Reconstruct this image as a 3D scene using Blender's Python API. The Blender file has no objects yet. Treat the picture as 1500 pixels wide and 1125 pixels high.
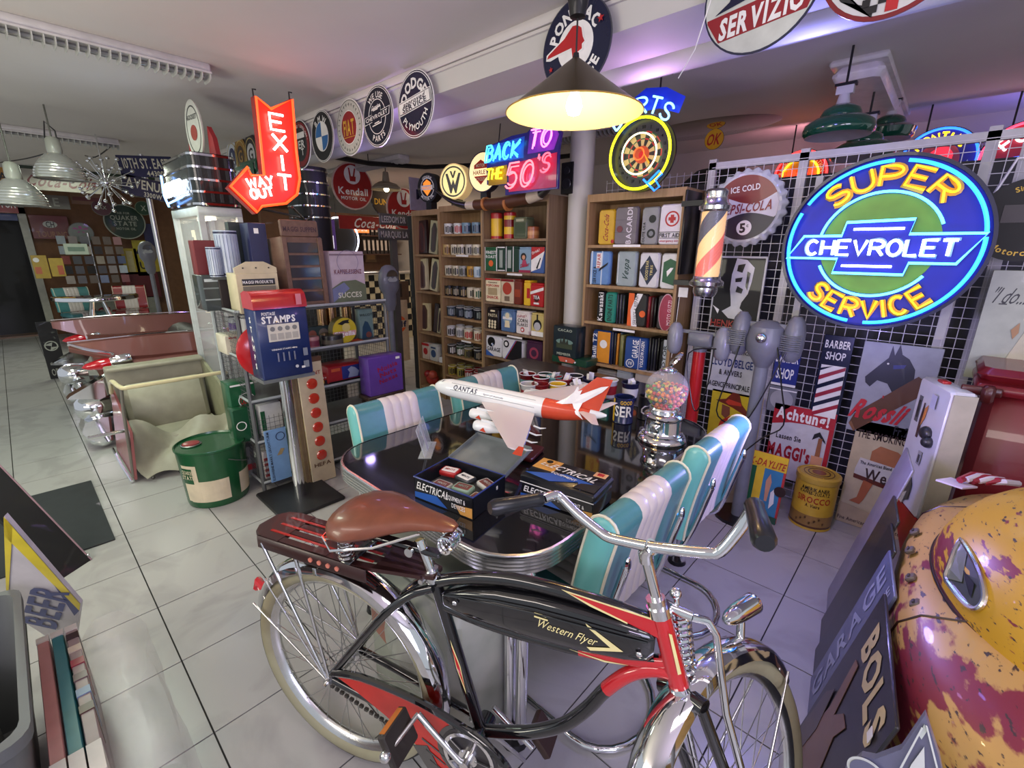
import bpy, math, random
from mathutils import Vector, Matrix
random.seed(7)
PI = math.pi
S = bpy.context.scene
# ------------------------------------------------------------ camera
FPX = 674.75768
RC = Matrix(((0.7326079, -0.1960868, 0.6517942), (0.6805973, 0.1990188, -0.7051091), (0.0085432, 0.9601778, 0.2792589)))
E0 = Vector((0, 0, 1.53))
cam_d = bpy.data.cameras.new('camera'); cam = bpy.data.objects.new('camera', cam_d)
S.collection.objects.link(cam); S.camera = cam
cam.matrix_world = Matrix.Translation(E0) @ RC.to_4x4()
cam_d.sensor_width = 36; cam_d.lens = FPX / 1500 * 36; cam_d.clip_start = 0.02
# ------------------------------------------------------------ light and exposure
S.view_settings.view_transform = 'Standard'; S.view_settings.look = 'None'
S.view_settings.gamma = 1; S.view_settings.use_curve_mapping = False
S.view_settings.exposure = 0.06
W = bpy.data.worlds.new('world'); S.world = W; W.use_nodes = True
W.node_tree.nodes['Background'].inputs[0].default_value = (0.62, 0.66, 0.72, 1)
W.node_tree.nodes['Background'].inputs[1].default_value = 0.75
def area(name, loc, to, sx, sy, power, col):
    l = bpy.data.lights.new(name, 'AREA'); l.shape = 'RECTANGLE'; l.size = sx; l.size_y = sy
    l.energy = power; l.color = col
    o = bpy.data.objects.new(name, l); S.collection.objects.link(o)
    o.location = loc; o.rotation_euler = (Vector(to) - Vector(loc)).to_track_quat('-Z', 'Y').to_euler()
    return o
def point(name, loc, power, col, r=.05):
    l = bpy.data.lights.new(name, 'POINT'); l.energy = power; l.color = col; l.shadow_soft_size = r
    o = bpy.data.objects.new(name, l); S.collection.objects.link(o); o.location = loc
    return o
area('ceiling_fill', (-2.2, -1.5, 1.2), (-3.2, .6, 2.6), 1.6, .5, 34, (1, .95, .76))  # added upward fill to brighten the ceiling, no lamp stands here
area('ceiling_fill', (.9, -.6, 1.5), (-.2, 1.4, 2.6), .8, .5, 16, (.84, .66, 1))  # added violet upward fill for the ceiling on the right
area('overhead_fill', (.6, .6, 2.5), (.4, .9, 0), 1.5, .3, 12, (1, .90, .88))  # these overhead areas are added fill; the strip fittings in view are off
area('overhead_fill', (-1.4, -1.6, 2.45), (-1.6, 1.5, .5), 1.8, .4, 22, (1, .88, .80))  # added warm fill from behind the camera
area('overhead_fill', (-4.1, .0, 2.5), (-4.1, .1, 0), 1.3, .3, 30, (.82, 1, .80))  # added greenish fill over the aisle, its strip light is unlit
area('overhead_fill', (-8.5, .9, 2.5), (-8.5, 1.0, 0), 1.5, .5, 26, (.92, 1, .80))
area('overhead_fill', (-6.6, 4.6, 2.5), (-6.6, 4.6, 0), 1.5, .5, 26, (1, .78, .58))
area('right_fill', (2.2, -.4, 1.7), (-.2, 2.0, .8), 1.2, 1.4, 40, (.74, .72, 1))  # added bluish fill for the right side, no window is built here
point('neon_glow', (.35, 5.0, 2.2), 26, (.25, .2, 1))
point('neon_glow', (-1.2, 5.0, 2.3), 14, (1, .4, .5))
point('neon_glow', (-3.0, 2.0, 2.15), 3, (.55, .35, 1))
point('neon_glow', (-.6, 2.45, 2.25), 5, (.25, .25, 1))
point('neon_glow', (-1.3, 2.4, 2.25), 3, (.75, .4, 1))
point('neon_glow', (-.3, 1.9, .95), 13, (.40, .34, 1))  # bare point added in mid-air, blue fill for the right-hand floor
# ------------------------------------------------------------ pixel of the photograph -> point on a plane
def ray(px, py): return RC @ Vector((px - 750, 562.5 - py, -FPX))
def PZ(px, py, z): d = ray(px, py); return E0 + d * ((z - E0.z) / d.z)
def PX(px, py, x): d = ray(px, py); return E0 + d * (x / d.x)
def PY(px, py, y): d = ray(px, py); return E0 + d * (y / d.y)
# ------------------------------------------------------------ materials
MATS = {}
def mat(key, rgb=(.5, .5, .5), rough=.5, metal=0., em=0., noise=0., scale=8., rgb2=None, bump=0., alpha=1., trans=0., coat=0., thr=None, stretch=None):
    if key in MATS: return MATS[key]
    m = bpy.data.materials.new(key); m.use_nodes = True; MATS[key] = m
    nt = m.node_tree; b = nt.nodes['Principled BSDF']
    c = tuple(rgb) + (1,)
    b.inputs['Base Color'].default_value = c
    b.inputs['Roughness'].default_value = rough; b.inputs['Metallic'].default_value = metal
    b.inputs['Coat Weight'].default_value = coat
    if em:
        b.inputs['Emission Color'].default_value = c; b.inputs['Emission Strength'].default_value = em
    if trans:
        b.inputs['Transmission Weight'].default_value = trans; b.inputs['IOR'].default_value = 1.2
    b.inputs['Alpha'].default_value = alpha
    if noise or bump or rgb2:
        tc = nt.nodes.new('ShaderNodeTexCoord'); n = nt.nodes.new('ShaderNodeTexNoise')
        n.inputs['Scale'].default_value = scale; n.inputs['Detail'].default_value = 5
        if stretch:
            mp = nt.nodes.new('ShaderNodeMapping'); mp.inputs['Scale'].default_value = stretch
            nt.links.new(tc.outputs['Object'], mp.inputs[0]); nt.links.new(mp.outputs[0], n.inputs['Vector'])
        else: nt.links.new(tc.outputs['Object'], n.inputs['Vector'])
        if noise or rgb2:
            r = nt.nodes.new('ShaderNodeValToRGB'); t0, t1 = thr or (.3, .7)
            r.color_ramp.elements[0].position = t0; r.color_ramp.elements[1].position = t1
            c2 = rgb2 or tuple(min(1, x * (1 + noise)) for x in rgb)
            c1 = rgb if rgb2 else tuple(x * (1 - noise) for x in rgb)
            r.color_ramp.elements[0].color = tuple(c1) + (1,); r.color_ramp.elements[1].color = tuple(c2) + (1,)
            nt.links.new(n.outputs[0], r.inputs[0]); nt.links.new(r.outputs[0], b.inputs['Base Color'])
            if em: nt.links.new(r.outputs[0], b.inputs['Emission Color'])
        if bump:
            bp = nt.nodes.new('ShaderNodeBump'); bp.inputs['Strength'].default_value = bump; bp.inputs['Distance'].default_value = .01
            nt.links.new(n.outputs[0], bp.inputs['Height']); nt.links.new(bp.outputs[0], b.inputs['Normal'])
    return m
def P(r, g, b, gloss=.35):      # painted / printed colour from an sRGB 0-255 triple
    k = 'paint_%d_%d_%d_%d' % (r, g, b, int(gloss * 100))
    if k in MATS: return MATS[k]
    l = lambda v: ((v / 255 + .055) / 1.055) ** 2.4 if v > 10 else v / 255 / 12.92
    return mat(k, (l(r), l(g), l(b)), gloss, noise=.1, scale=14, coat=.15)
def GL(r, g, b, em):            # glowing: neon tube or lit plastic
    k = 'glow_%d_%d_%d_%d' % (r, g, b, int(em * 10))
    l = lambda v: ((v / 255 + .055) / 1.055) ** 2.4
    return mat(k, (l(r), l(g), l(b)), .4, em=em)
CHROME = mat('chrome', (.82, .83, .85), .07, 1.)
CHROME2 = mat('worn_chrome', (.72, .72, .72), .22, 1., noise=.08, scale=20)
STEEL = mat('steel', (.5, .5, .5), .35, 1.)
BLACK = P(18, 17, 19, .35); DBLACK = P(10, 9, 11, .6); WHITE = P(232, 230, 226); CREAM = P(226, 214, 176); GREY = P(120, 122, 124)
RED = P(176, 30, 34); DRED = P(120, 16, 22); BLUE = P(30, 62, 140); NAVY = P(22, 28, 62); GREEN = P(24, 84, 48); DGREEN = P(16, 52, 36)
YELLOW = P(224, 180, 40); ORANGE = P(222, 96, 34); BROWN = P(92, 58, 36); TEAL = P(60, 150, 150); SKIN = P(205, 150, 115); PURPLE = P(98, 60, 160)
GLASS = mat('clear_glass', (.95, .97, .97), .03, alpha=.16); GLASS.node_tree.nodes['Principled BSDF'].inputs['Specular IOR Level'].default_value = .8
BLKGLOSS = mat('black_enamel', (.006, .006, .007), .12, coat=1.)
REDGLOSS = mat('red_enamel', (.5, .012, .018), .15, coat=1.)
# ------------------------------------------------------------ geometry buffer
class G:
    def __init__(s): s.v = []; s.f = []; s.m = None; s.mi = []; s.cur = 0
    def add(s, vs, fs):
        n = len(s.v)
        s.v += [tuple(s.m @ Vector(v)) for v in vs] if s.m else [tuple(v) for v in vs]
        s.f += [tuple(i + n for i in f) for f in fs]; s.mi += [s.cur] * len(fs)
        return s
    def box(s, x0, x1, y0, y1, z0, z1, bev=0):
        if not bev:
            return s.add([(x0, y0, z0), (x1, y0, z0), (x1, y1, z0), (x0, y1, z0), (x0, y0, z1), (x1, y0, z1), (x1, y1, z1), (x0, y1, z1)],
                         [(0, 3, 2, 1), (4, 5, 6, 7), (0, 1, 5, 4), (1, 2, 6, 5), (2, 3, 7, 6), (3, 0, 4, 7)])
        b = bev; q = lambda d: [(x0 + d + b, y0 + d), (x1 - d - b, y0 + d), (x1 - d, y0 + d + b), (x1 - d, y1 - d - b), (x1 - d - b, y1 - d), (x0 + d + b, y1 - d), (x0 + d, y1 - d - b), (x0 + d, y0 + d + b)]
        L = [(q(b * .6), z0), (q(0), z0 + b), (q(0), z1 - b), (q(b * .6), z1)]
        vs = [(x, y, z) for r, z in L for x, y in r]; fs = [tuple(range(7, -1, -1)), tuple(range(24, 32))]
        for k in range(3):
            for i in range(8): j = (i + 1) % 8; fs.append((k * 8 + i, k * 8 + j, k * 8 + 8 + j, k * 8 + 8 + i))
        return s.add(vs, fs)
    def cyl(s, a, b, r0, r1=None, n=14, caps=True):
        a = Vector(a); b = Vector(b); r1 = r0 if r1 is None else r1
        d = (b - a).normalized(); u = d.orthogonal().normalized(); w = d.cross(u)
        vs = []
        for p, r in ((a, r0), (b, r1)):
            for i in range(n): t = 2 * PI * i / n; vs.append(p + u * (r * math.cos(t)) + w * (r * math.sin(t)))
        fs = [(i, (i + 1) % n, n + (i + 1) % n, n + i) for i in range(n)]
        if caps: fs += [tuple(range(n - 1, -1, -1)), tuple(range(n, 2 * n))]
        return s.add(vs, fs)
    def lathe(s, prof, n=24, c=(0, 0, 0), closed=False):
        vs = []; fs = []; k = len(prof)
        for r, z in prof:
            for i in range(n): t = 2 * PI * i / n; vs.append((c[0] + r * math.cos(t), c[1] + r * math.sin(t), c[2] + z))
        for j in range(k - 1 + (1 if closed else 0)):
            j2 = (j + 1) % k
            for i in range(n): i2 = (i + 1) % n; fs.append((j * n + i, j * n + i2, j2 * n + i2, j2 * n + i))
        return s.add(vs, fs)
    def tube(s, pts, r, n=8, closed=False, flat=1.):
        pts = [Vector(p) for p in pts]; k = len(pts); vs = []; fs = []; prev = None
        rr = r if isinstance(r, (list, tuple)) else [r] * k
        for i, p in enumerate(pts):
            a = pts[i - 1] if (i or closed) else p; b = pts[(i + 1) % k] if (i < k - 1 or closed) else p
            d = (b - a).normalized() if (b - a).length > 1e-9 else Vector((0, 0, 1))
            if prev is None: u = d.orthogonal().normalized()
            else:
                u = prev - d * prev.dot(d); u = u.normalized() if u.length > 1e-6 else d.orthogonal().normalized()
            prev = u; w = d.cross(u)
            for q in range(n): t = 2 * PI * q / n; vs.append(p + u * (rr[i] * math.cos(t)) + w * (rr[i] * flat * math.sin(t)))
        for i in range(k - 1 + (1 if closed else 0)):
            i2 = (i + 1) % k
            for q in range(n): q2 = (q + 1) % n; fs.append((i * n + q, i * n + q2, i2 * n + q2, i2 * n + q))
        if not closed: fs += [tuple(range(n - 1, -1, -1)), tuple(range((k - 1) * n, k * n))]
        return s.add(vs, fs)
    def prism(s, pts, z0, z1):
        n = len(pts); ar = sum(pts[i][0] * pts[(i + 1) % n][1] - pts[(i + 1) % n][0] * pts[i][1] for i in range(n))
        if ar < 0: pts = pts[::-1]
        vs = [(x, y, z0) for x, y in pts] + [(x, y, z1) for x, y in pts]
        return s.add(vs, [tuple(range(n - 1, -1, -1)), tuple(range(n, 2 * n))] + [(i, (i + 1) % n, n + (i + 1) % n, n + i) for i in range(n)])
    def ring(s, r0, r1, z0, z1, n=36, c=(0, 0), sy=1.):
        vs = []
        for r, z in ((r0, z0), (r1, z0), (r1, z1), (r0, z1)):
            for i in range(n): t = 2 * PI * i / n; vs.append((c[0] + r * math.cos(t), c[1] + r * sy * math.sin(t), z))
        fs = []
        for j in range(4):
            for i in range(n): fs.append((j * n + i, j * n + (i + 1) % n, ((j + 1) % 4) * n + (i + 1) % n, ((j + 1) % 4) * n + i))
        return s.add(vs, fs)
    def ball(s, c, r, n=12, m=8, sc=(1, 1, 1)):
        vs = [(c[0], c[1], c[2] - r * sc[2])]; fs = []
        for j in range(1, m):
            a = -PI / 2 + PI * j / m
            for i in range(n): t = 2 * PI * i / n; vs.append((c[0] + r * sc[0] * math.cos(a) * math.cos(t), c[1] + r * sc[1] * math.cos(a) * math.sin(t), c[2] + r * sc[2] * math.sin(a)))
        vs.append((c[0], c[1], c[2] + r * sc[2])); L = len(vs) - 1
        for i in range(n):
            i2 = (i + 1) % n; fs.append((0, 1 + i2, 1 + i)); fs.append((L, L - n + i, L - n + i2))
            for j in range(m - 2): a = 1 + j * n; fs.append((a + i, a + i2, a + n + i2, a + n + i))
        return s.add(vs, fs)
    def loft(s, rings, caps=True, closed=False):
        n = len(rings[0]); vs = [p for r in rings for p in r]; fs = []
        for k in range(len(rings) - 1 + (1 if closed else 0)):
            a = k * n; b = ((k + 1) % len(rings)) * n
            for i in range(n): i2 = (i + 1) % n; fs.append((a + i, a + i2, b + i2, b + i))
        if caps and not closed: fs += [tuple(range(n - 1, -1, -1)), tuple(range((len(rings) - 1) * n, len(rings) * n))]
        return s.add(vs, fs)
def mesh(g, m, name='mesh', smooth=True):
    me = bpy.data.meshes.new(name); me.from_pydata([tuple(v) for v in g.v], [], g.f)
    for x in (m if isinstance(m, (list, tuple)) else [m]): me.materials.append(x)
    if isinstance(m, (list, tuple)): me.polygons.foreach_set('material_index', g.mi)
    me.validate()
    if smooth: me.shade_smooth(); me.set_sharp_from_angle(angle=math.radians(38))
    return me
def put(me, name, parent=None, loc=None, label=None):
    o = bpy.data.objects.new(name, me); S.collection.objects.link(o)
    if parent: o.parent = parent
    if loc is not None: o.location = loc
    if label: o['label'] = label
    return o
def part(g, m, name, parent, label=None, kind=None, smooth=True):
    o = put(mesh(g, m, name, smooth), name, parent, None, label)
    if kind: o['kind'] = kind
    return o
def tag(o, label, cat, group=None, kind=None):
    o['label'] = label; o['category'] = cat
    if group: o['group'] = group
    if kind: o['kind'] = kind
    return o
def struct(g, m, name, parent=None, smooth=True):
    o = put(mesh(g, m, name, smooth), name, parent)
    if not parent: o['kind'] = 'structure'
    return o
def frame(o, ax, ay):
    ax = Vector(ax).normalized(); az = ax.cross(Vector(ay)).normalized(); ay = az.cross(ax)
    m = Matrix((ax, ay, az)).transposed().to_4x4(); m.translation = Vector(o); return m
def thing(name, label, cat, M=None, group=None):
    o = bpy.data.objects.new(name, None); S.collection.objects.link(o); o.empty_display_size = .05
    if M is not None: o.matrix_world = M if isinstance(M, Matrix) else Matrix.Translation(Vector(M))
    return tag(o, label, cat, group)
def copy_tree(o, M=None, label=None, parent=None):
    c = o.copy(); S.collection.objects.link(c); c.parent = parent
    if M is not None: c.matrix_world = M if isinstance(M, Matrix) else Matrix.Translation(Vector(M))
    if label: c['label'] = label
    for ch in list(o.children): copy_tree(ch, None, None, c)
    return c
def rotz(loc, deg): return Matrix.Translation(Vector(loc)) @ Matrix.Rotation(math.radians(deg), 4, 'Z')
XZ = lambda o: frame(o, (1, 0, 0), (0, 0, 1))    # a board facing the aisle in front of the bookcases
YZ = lambda o: frame(o, (0, 1, 0), (0, 0, 1))    # a board facing along +X
# ------------------------------------------------------------ lettering
_gl = {}
def _prebuild():
    col = []
    for bold in (0., .02, .04):
        for ch in "ABCDEFGHIJKLMNOPQRSTUVWXYZabcdefghijklmnopqrstuvwxyz0123456789.,!?&*'\"-":
            cu = bpy.data.curves.new('t', 'FONT'); cu.body = ch; cu.resolution_u = 2; cu.offset = bold; cu.fill_mode = 'FRONT'
            o = bpy.data.objects.new('t', cu); S.collection.objects.link(o); col.append((ch, bold, o, cu))
    dg = bpy.context.evaluated_depsgraph_get(); dg.update()
    for ch, bold, o, cu in col:
        me = bpy.data.meshes.new_from_object(o.evaluated_get(dg))
        vs = [(v.co.x, v.co.y) for v in me.vertices]; fs = [tuple(p.vertices) for p in me.polygons]; bpy.data.meshes.remove(me)
        _gl[(ch, bold)] = (vs, fs, min((v[0] for v in vs), default=0.), max((v[0] for v in vs), default=.3))
    for ch, bold, o, cu in col: bpy.data.objects.remove(o); bpy.data.curves.remove(cu)
    for b in (0., .02, .04): _gl[(' ', b)] = ([], [], 0., .3)
_prebuild()
def glyph(ch, bold=0.):
    bold = 0. if bold < .012 else .02 if bold <= .04 else .04
    if (ch, bold) in _gl: return _gl[(ch, bold)]
    k = (ch, bold)
    if k not in _gl:
        cu = bpy.data.curves.new('t', 'FONT'); cu.body = ch; cu.resolution_u = 2; cu.offset = bold; cu.fill_mode = 'FRONT'
        o = bpy.data.objects.new('t', cu); S.collection.objects.link(o); dg = bpy.context.evaluated_depsgraph_get(); dg.update()
        me = bpy.data.meshes.new_from_object(o.evaluated_get(dg))
        vs = [(v.co.x, v.co.y) for v in me.vertices]; fs = [tuple(p.vertices) for p in me.polygons]
        S.collection.objects.unlink(o); bpy.data.objects.remove(o); bpy.data.meshes.remove(me); bpy.data.curves.remove(cu)
        x1 = max((v[0] for v in vs), default=.3); x0 = min((v[0] for v in vs), default=0.)
        _gl[k] = (vs, fs, x0, x1)
    return _gl[k]
def text_g(g, st, h, w=None, at=(0, 0), z=0., arc=None, flip=False, bold=.02, shear=0., rot=0., ext=.001, upr=False, sp=.09):
    """lettering h tall (capital height), centred on at; w squeezes it to a width; arc=radius bends it over (flip: under) a circle"""
    sc = h / .7; adv = []; x = 0
    for c in st:
        vs, fs, a, b = glyph(c, bold)
        if c == ' ': adv.append((x, vs, fs, a)); x += .32; continue
        adv.append((x, vs, fs, a)); x += b - a + sp
    tot = max(x - sp, .01) * sc; kx = (w / tot if w else 1.) * sc; tot *= kx / sc
    cr, sr = math.cos(rot), math.sin(rot)
    for x0, vs, fs, a in adv:
        if not vs: continue
        out = []
        cw = (max(v[0] for v in vs) - a) / 2
        for vx, vy in vs:
            X = (x0 + vx - a) * kx - tot / 2; Y = vy * sc - h / 2
            if arc:
                mid = (x0 + cw) * kx - tot / 2; dx = X - mid; th = mid / arc
                if flip: px, py = math.sin(th) * (arc - Y) + dx * math.cos(th), -math.cos(th) * (arc - Y) + dx * math.sin(th)
                else: px, py = math.sin(th) * (arc + Y) + dx * math.cos(th), math.cos(th) * (arc + Y) - dx * math.sin(th)
                X, Y = px, py
            X += Y * shear
            out.append((at[0] + X * cr - Y * sr, at[1] + X * sr + Y * cr))
        g.add([(p[0], p[1], z) for p in out], fs)
    return g
# stroke letters for neon tubes: polylines in a 0..1 box
def _arc(cx, cy, rx, ry, a0, a1, n=8): return [(cx + rx * math.cos(math.radians(a0 + (a1 - a0) * i / n)), cy + ry * math.sin(math.radians(a0 + (a1 - a0) * i / n))) for i in range(n + 1)]
_Ob = _arc(.5, .5, .5, .5, 90, 450, 16)
STK = {'A': [[(0, 0), (.5, 1), (1, 0)], [(.2, .38), (.8, .38)]], 'B': [[(0, 0), (0, 1)] + _arc(.5, .76, .4, .24, 90, -90) + [(0, .52)], _arc(.5, .26, .5, .26, 90, -90) + [(0, 0)]],
 'C': [_arc(.5, .5, .5, .5, 45, 315, 12)], 'D': [[(0, 0), (0, 1)] + _arc(.45, .5, .55, .5, 90, -90) + [(0, 0)]], 'E': [[(1, 1), (0, 1), (0, 0), (1, 0)], [(0, .52), (.8, .52)]],
 'F': [[(1, 1), (0, 1), (0, 0)], [(0, .52), (.8, .52)]], 'H': [[(0, 0), (0, 1)], [(1, 0), (1, 1)], [(0, .5), (1, .5)]], 'I': [[(.5, 0), (.5, 1)]], 'K': [[(0, 0), (0, 1)], [(1, 1), (0, .45), (1, 0)]],
 'L': [[(0, 1), (0, 0), (1, 0)]], 'O': [_Ob], 'P': [[(0, 0), (0, 1)] + _arc(.5, .74, .5, .26, 90, -90) + [(0, .48)]], 'R': [[(0, 0), (0, 1)] + _arc(.5, .74, .5, .26, 90, -90) + [(0, .48)], [(.5, .48), (1, 0)]],
 'S': [_arc(.5, .75, .46, .25, 25, 270, 8) + _arc(.5, .25, .5, .25, 90, -155, 8)], 'T': [[(0, 1), (1, 1)], [(.5, 1), (.5, 0)]], 'U': [[(0, 1), (0, .4)] + _arc(.5, .4, .5, .4, 180, 360) + [(1, 1)]],
 'V': [[(0, 1), (.5, 0), (1, 1)]], 'W': [[(0, 1), (.25, 0), (.5, .8), (.75, 0), (1, 1)]], 'X': [[(0, 0), (1, 1)], [(0, 1), (1, 0)]], 'Y': [[(0, 1), (.5, .5), (1, 1)], [(.5, .5), (.5, 0)]],
 'N': [[(0, 0), (0, 1), (1, 0), (1, 1)]], '5': [[(.95, 1), (.15, 1), (.05, .55)] + _arc(.45, .33, .5, .33, 90, -140, 8)], '0': [_Ob], "'": [[(.5, 1), (.4, .75)]], 'G': [_arc(.5, .5, .5, .5, 45, 340, 12) + [(1, .5), (.6, .5)]], 'M': [[(0, 0), (0, 1), (.5, .3), (1, 1), (1, 0)]]}
WID = {'I': .25, "'": .3, 'W': 1.3, 'L': .85}
def neon(g, st, h, w, at, z, r, arc=None, flip=False, shear=0., gap=.35, rot=0., n=6, off=0.):
    ws = [WID.get(c, 1.) for c in st]; tot = sum(ws) + gap * (len(st) - 1); k = w / tot; x = 0
    for c, cw in zip(st, ws):
        mid = (x + cw / 2) * k - w / 2
        for pl in STK.get(c, []):
            out = []
            for px, py in pl:
                X = (x + px * cw) * k - w / 2; Y = (py - .5) * h
                if arc:
                    dx = X - mid; th = mid / arc
                    if flip: X, Y = math.sin(th) * (arc - Y) + dx * math.cos(th), -math.cos(th) * (arc - Y) + dx * math.sin(th)
                    else: X, Y = math.sin(th) * (arc + Y) + dx * math.cos(th), math.cos(th) * (arc + Y) - dx * math.sin(th)
                X += Y * shear
                out.append((at[0] + X * math.cos(rot) - Y * math.sin(rot), at[1] + X * math.sin(rot) + Y * math.cos(rot), z))
            g.tube(out, r, n)
        x += cw + gap
    return g
# a printed board: every shape laid on it is a thin part of its own
class Board:
    def __init__(s, name, label, cat, M, group=None, base=None, z=0.):
        s.t = thing(name, label, cat, M, group); s.z = z; s.b = None
    def shape(s, pts, m, name='print', d=.0012, lab=None):
        g = G().prism(pts, s.z, s.z + d); s.z += d; return part(g, m, name, s.t, lab, smooth=False)
    def rect(s, x0, x1, y0, y1, m, name='print', d=.0012, lab=None): return s.shape([(x0, y0), (x1, y0), (x1, y1), (x0, y1)], m, name, d, lab)
    def rrect(s, x0, x1, y0, y1, r, m, name='panel', d=.0012):
        pts = []
        for cx, cy, a in ((x1 - r, y1 - r, 0), (x0 + r, y1 - r, 90), (x0 + r, y0 + r, 180), (x1 - r, y0 + r, 270)): pts += _arc(cx, cy, r, r, a, a + 90, 4)
        return s.shape(pts, m, name, d)
    def disc(s, r, m, name='print', d=.0012, c=(0, 0), sy=1., n=40): return s.shape([(c[0] + r * math.cos(2 * PI * i / n), c[1] + r * sy * math.sin(2 * PI * i / n)) for i in range(n)], m, name, d)
    def ring(s, r0, r1, m, name='border_ring', d=.0012, c=(0, 0), sy=1.):
        g = G().ring(r0, r1, s.z, s.z + d, 40, c, sy); s.z += d; return part(g, m, name, s.t, smooth=False)
    def text(s, st, h, w=None, at=(0, 0), m=WHITE, lab=None, **k):
        g = text_g(G(), st, h, w, at, s.z + .0008, **k); s.z += .0008; return part(g, m, 'lettering', s.t, lab, smooth=False)
    def neon(s, st, h, w, at, m, r, z=.02, **k): return part(neon(G(), st, h, w, at, z, r, **k), m, 'neon_tube', s.t)
# ------------------------------------------------------------ the room
T = 0.40012; TX0 = -1.75032 * 1.53; TY0 = 0.11307159 * 1.53
tile_m = mat('marbled_tile', (.37, .36, .345), .27, rgb2=(.43, .42, .40), scale=2.6, thr=(.38, .52), bump=.015)
n_ = tile_m.node_tree; tc_ = [n for n in n_.nodes if n.type == 'TEX_COORD'][0]; nz_ = [n for n in n_.nodes if n.type == 'TEX_NOISE'][0]
ge_ = n_.nodes.new('ShaderNodeNewGeometry'); n_.links.new(ge_.outputs['Position'], nz_.inputs['Vector']); nz_.inputs['Distortion'].default_value = 1.6; nz_.inputs['Detail'].default_value = 9
grout = mat('dark_grout', (.022, .019, .018), .8); ceil_m = mat('ceiling_paint', (.60, .565, .53), .8, noise=.05, scale=1.2)
wall_m = mat('wall_paint', (.50, .45, .40), .8, noise=.05, scale=2)
fl = struct(G().box(-12, 2.6, -1.6, 6, -.1, -.005), grout, 'floor')
hg = .0026; tile_me = mesh(G().box(hg, T - hg, hg, T - hg, -.005, 0), tile_m, 'tile', False)
far = G()
for i in range(-23, 12):
    for j in range(-5, 14):
        x = TX0 + i * T; y = TY0 + j * T
        if -14 <= i <= 6 and -3 <= j <= 7 and not (i < -8 and j > 4):
            put(tile_me, 'tile', fl, (x, y, 0))
        elif not (x < -12 or x > 2.3 or y > 5.5): far.box(x + hg, x + T - hg, y + hg, y + T - hg, -.005, 0)
part(far, tile_m, 'far_tiles', fl, kind='stuff', smooth=False)
struct(G().box(-12, 2.6, -1.6, 6, 2.6, 2.7), ceil_m, 'ceiling')
struct(G().box(-12, 2.6, 5.55, 5.65, 0, 2.6), wall_m, 'wall_back')
struct(G().box(-11.75, -11.6, .42, 5.6, 0, 2.6).box(-11.75, -11.6, -1.6, -.75, 0, 2.6).box(-11.75, -11.6, -.75, .42, 2.1, 2.6), P(120, 84, 58, .8), 'wall_left')
# shallow downstand beam across the ceiling with its picture rail
bm = G().box(-12, 2.6, 2.0, 2.62, 2.43, 2.6); bm.cyl((-12, 2.42, 2.44), (2.6, 2.42, 2.44), .07, n=16)
struct(bm, mat('beam_paint', (.56, .545, .51), .7, noise=.04, scale=2), 'beam')
struct(G().box(-12, 2.6, 1.975, 1.999, 2.555, 2.6, .005).box(-12, 2.6, 1.985, 1.999, 2.535, 2.55), ceil_m, 'trim_1')
# doorway in the far left wall
d = put(mesh(G().box(-11.64, -11.52, .36, .46, 0, 2.14).box(-11.64, -11.52, -.8, .46, 2.04, 2.16).box(-11.64, -11.52, -.85, -.75, 0, 2.1), P(176, 176, 160), 'door_1'), 'door_1'); d['kind'] = 'structure'
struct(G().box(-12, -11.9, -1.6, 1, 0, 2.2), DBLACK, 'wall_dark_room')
part(G().box(-11.5, -10.6, -.40, -.36, .01, 2.0, .006), P(150, 152, 138), 'door_leaf', d)
struct(G().box(-12.0, -11.6, -.75, .42, 0, .03), P(120, 90, 70), 'trim_2')
struct(G().box(-4.0, -3.04, -.75, .13, 0, .008, .003), P(40, 44, 46, .8), 'floor_mat')
o = bpy.data.objects['floor_mat']; del o['kind']; tag(o, 'black rubber mat lying flat on the aisle tiles', 'mat')
# column between the bookcases
struct(G().lathe([(.092, 0), (.092, 2.45)], 28, (-2.19, 3.12, 0)), mat('column_paint', (.52, .50, .47), .5, noise=.03), 'column')
# ------------------------------------------------------------ strip lights under the ceiling
white_em = P(196, 192, 190, .5)
def strip_light(x, y0, y1, label, g='louvred strip lights under the ceiling', along='y', w=.15):
    t = thing('ceiling_light', label, 'ceiling light', frame((x, y0, 2.6), (1, 0, 0), (0, 1, 0)) if along == 'y' else frame((y0, x, 2.6), (0, -1, 0), (1, 0, 0)), g)
    L = y1 - y0
    part(G().box(-w / 2, w / 2, 0, L, -.05, -.001, .006), white_em, 'housing', t)
    part(G().box(-w / 2 - .01, -w / 2, 0, L, -.056, -.046).box(w / 2, w / 2 + .01, 0, L, -.056, -.046), white_em, 'reflector', t)
    n = int(L / .042)
    bl = mesh(G().prism([(-w / 2, -.05), (w / 2, -.05), (w / 2 - .01, -.08), (w / 4, -.092), (-w / 4, -.092), (-w / 2 + .01, -.08)], 0, .004), P(190, 190, 184), 'blade', False)
    for i in range(n + 1):
        o = put(bl, 'louvre_blade', t); o.matrix_local = Matrix.Translation((0, i * L / n - .002, 0)) @ Matrix.Rotation(PI / 2, 4, 'X')
    part(G().cyl((0, .02, -.06), (0, L - .02, -.06), .012), P(150, 150, 146), 'tube_lamp', t)
    return t
strip_light(-3.62, -.35, 1.11, 'unlit white louvred strip light nearest on the ceiling')
strip_light(-6.7, -.2, 1.10, 'louvred strip light further down the aisle, behind the two metal shades')
strip_light(3.5, -6.8, -5.0, 'louvred strip light over the dome lamp and the round red oil signs', along='x')
for (x0, x1, y, lb) in ((-3.2, -2.0, 3.9, 'louvred strip light behind the multicoloured neon sign'),):
    strip_light(y, x0, x1, lb, along='x')
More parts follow.
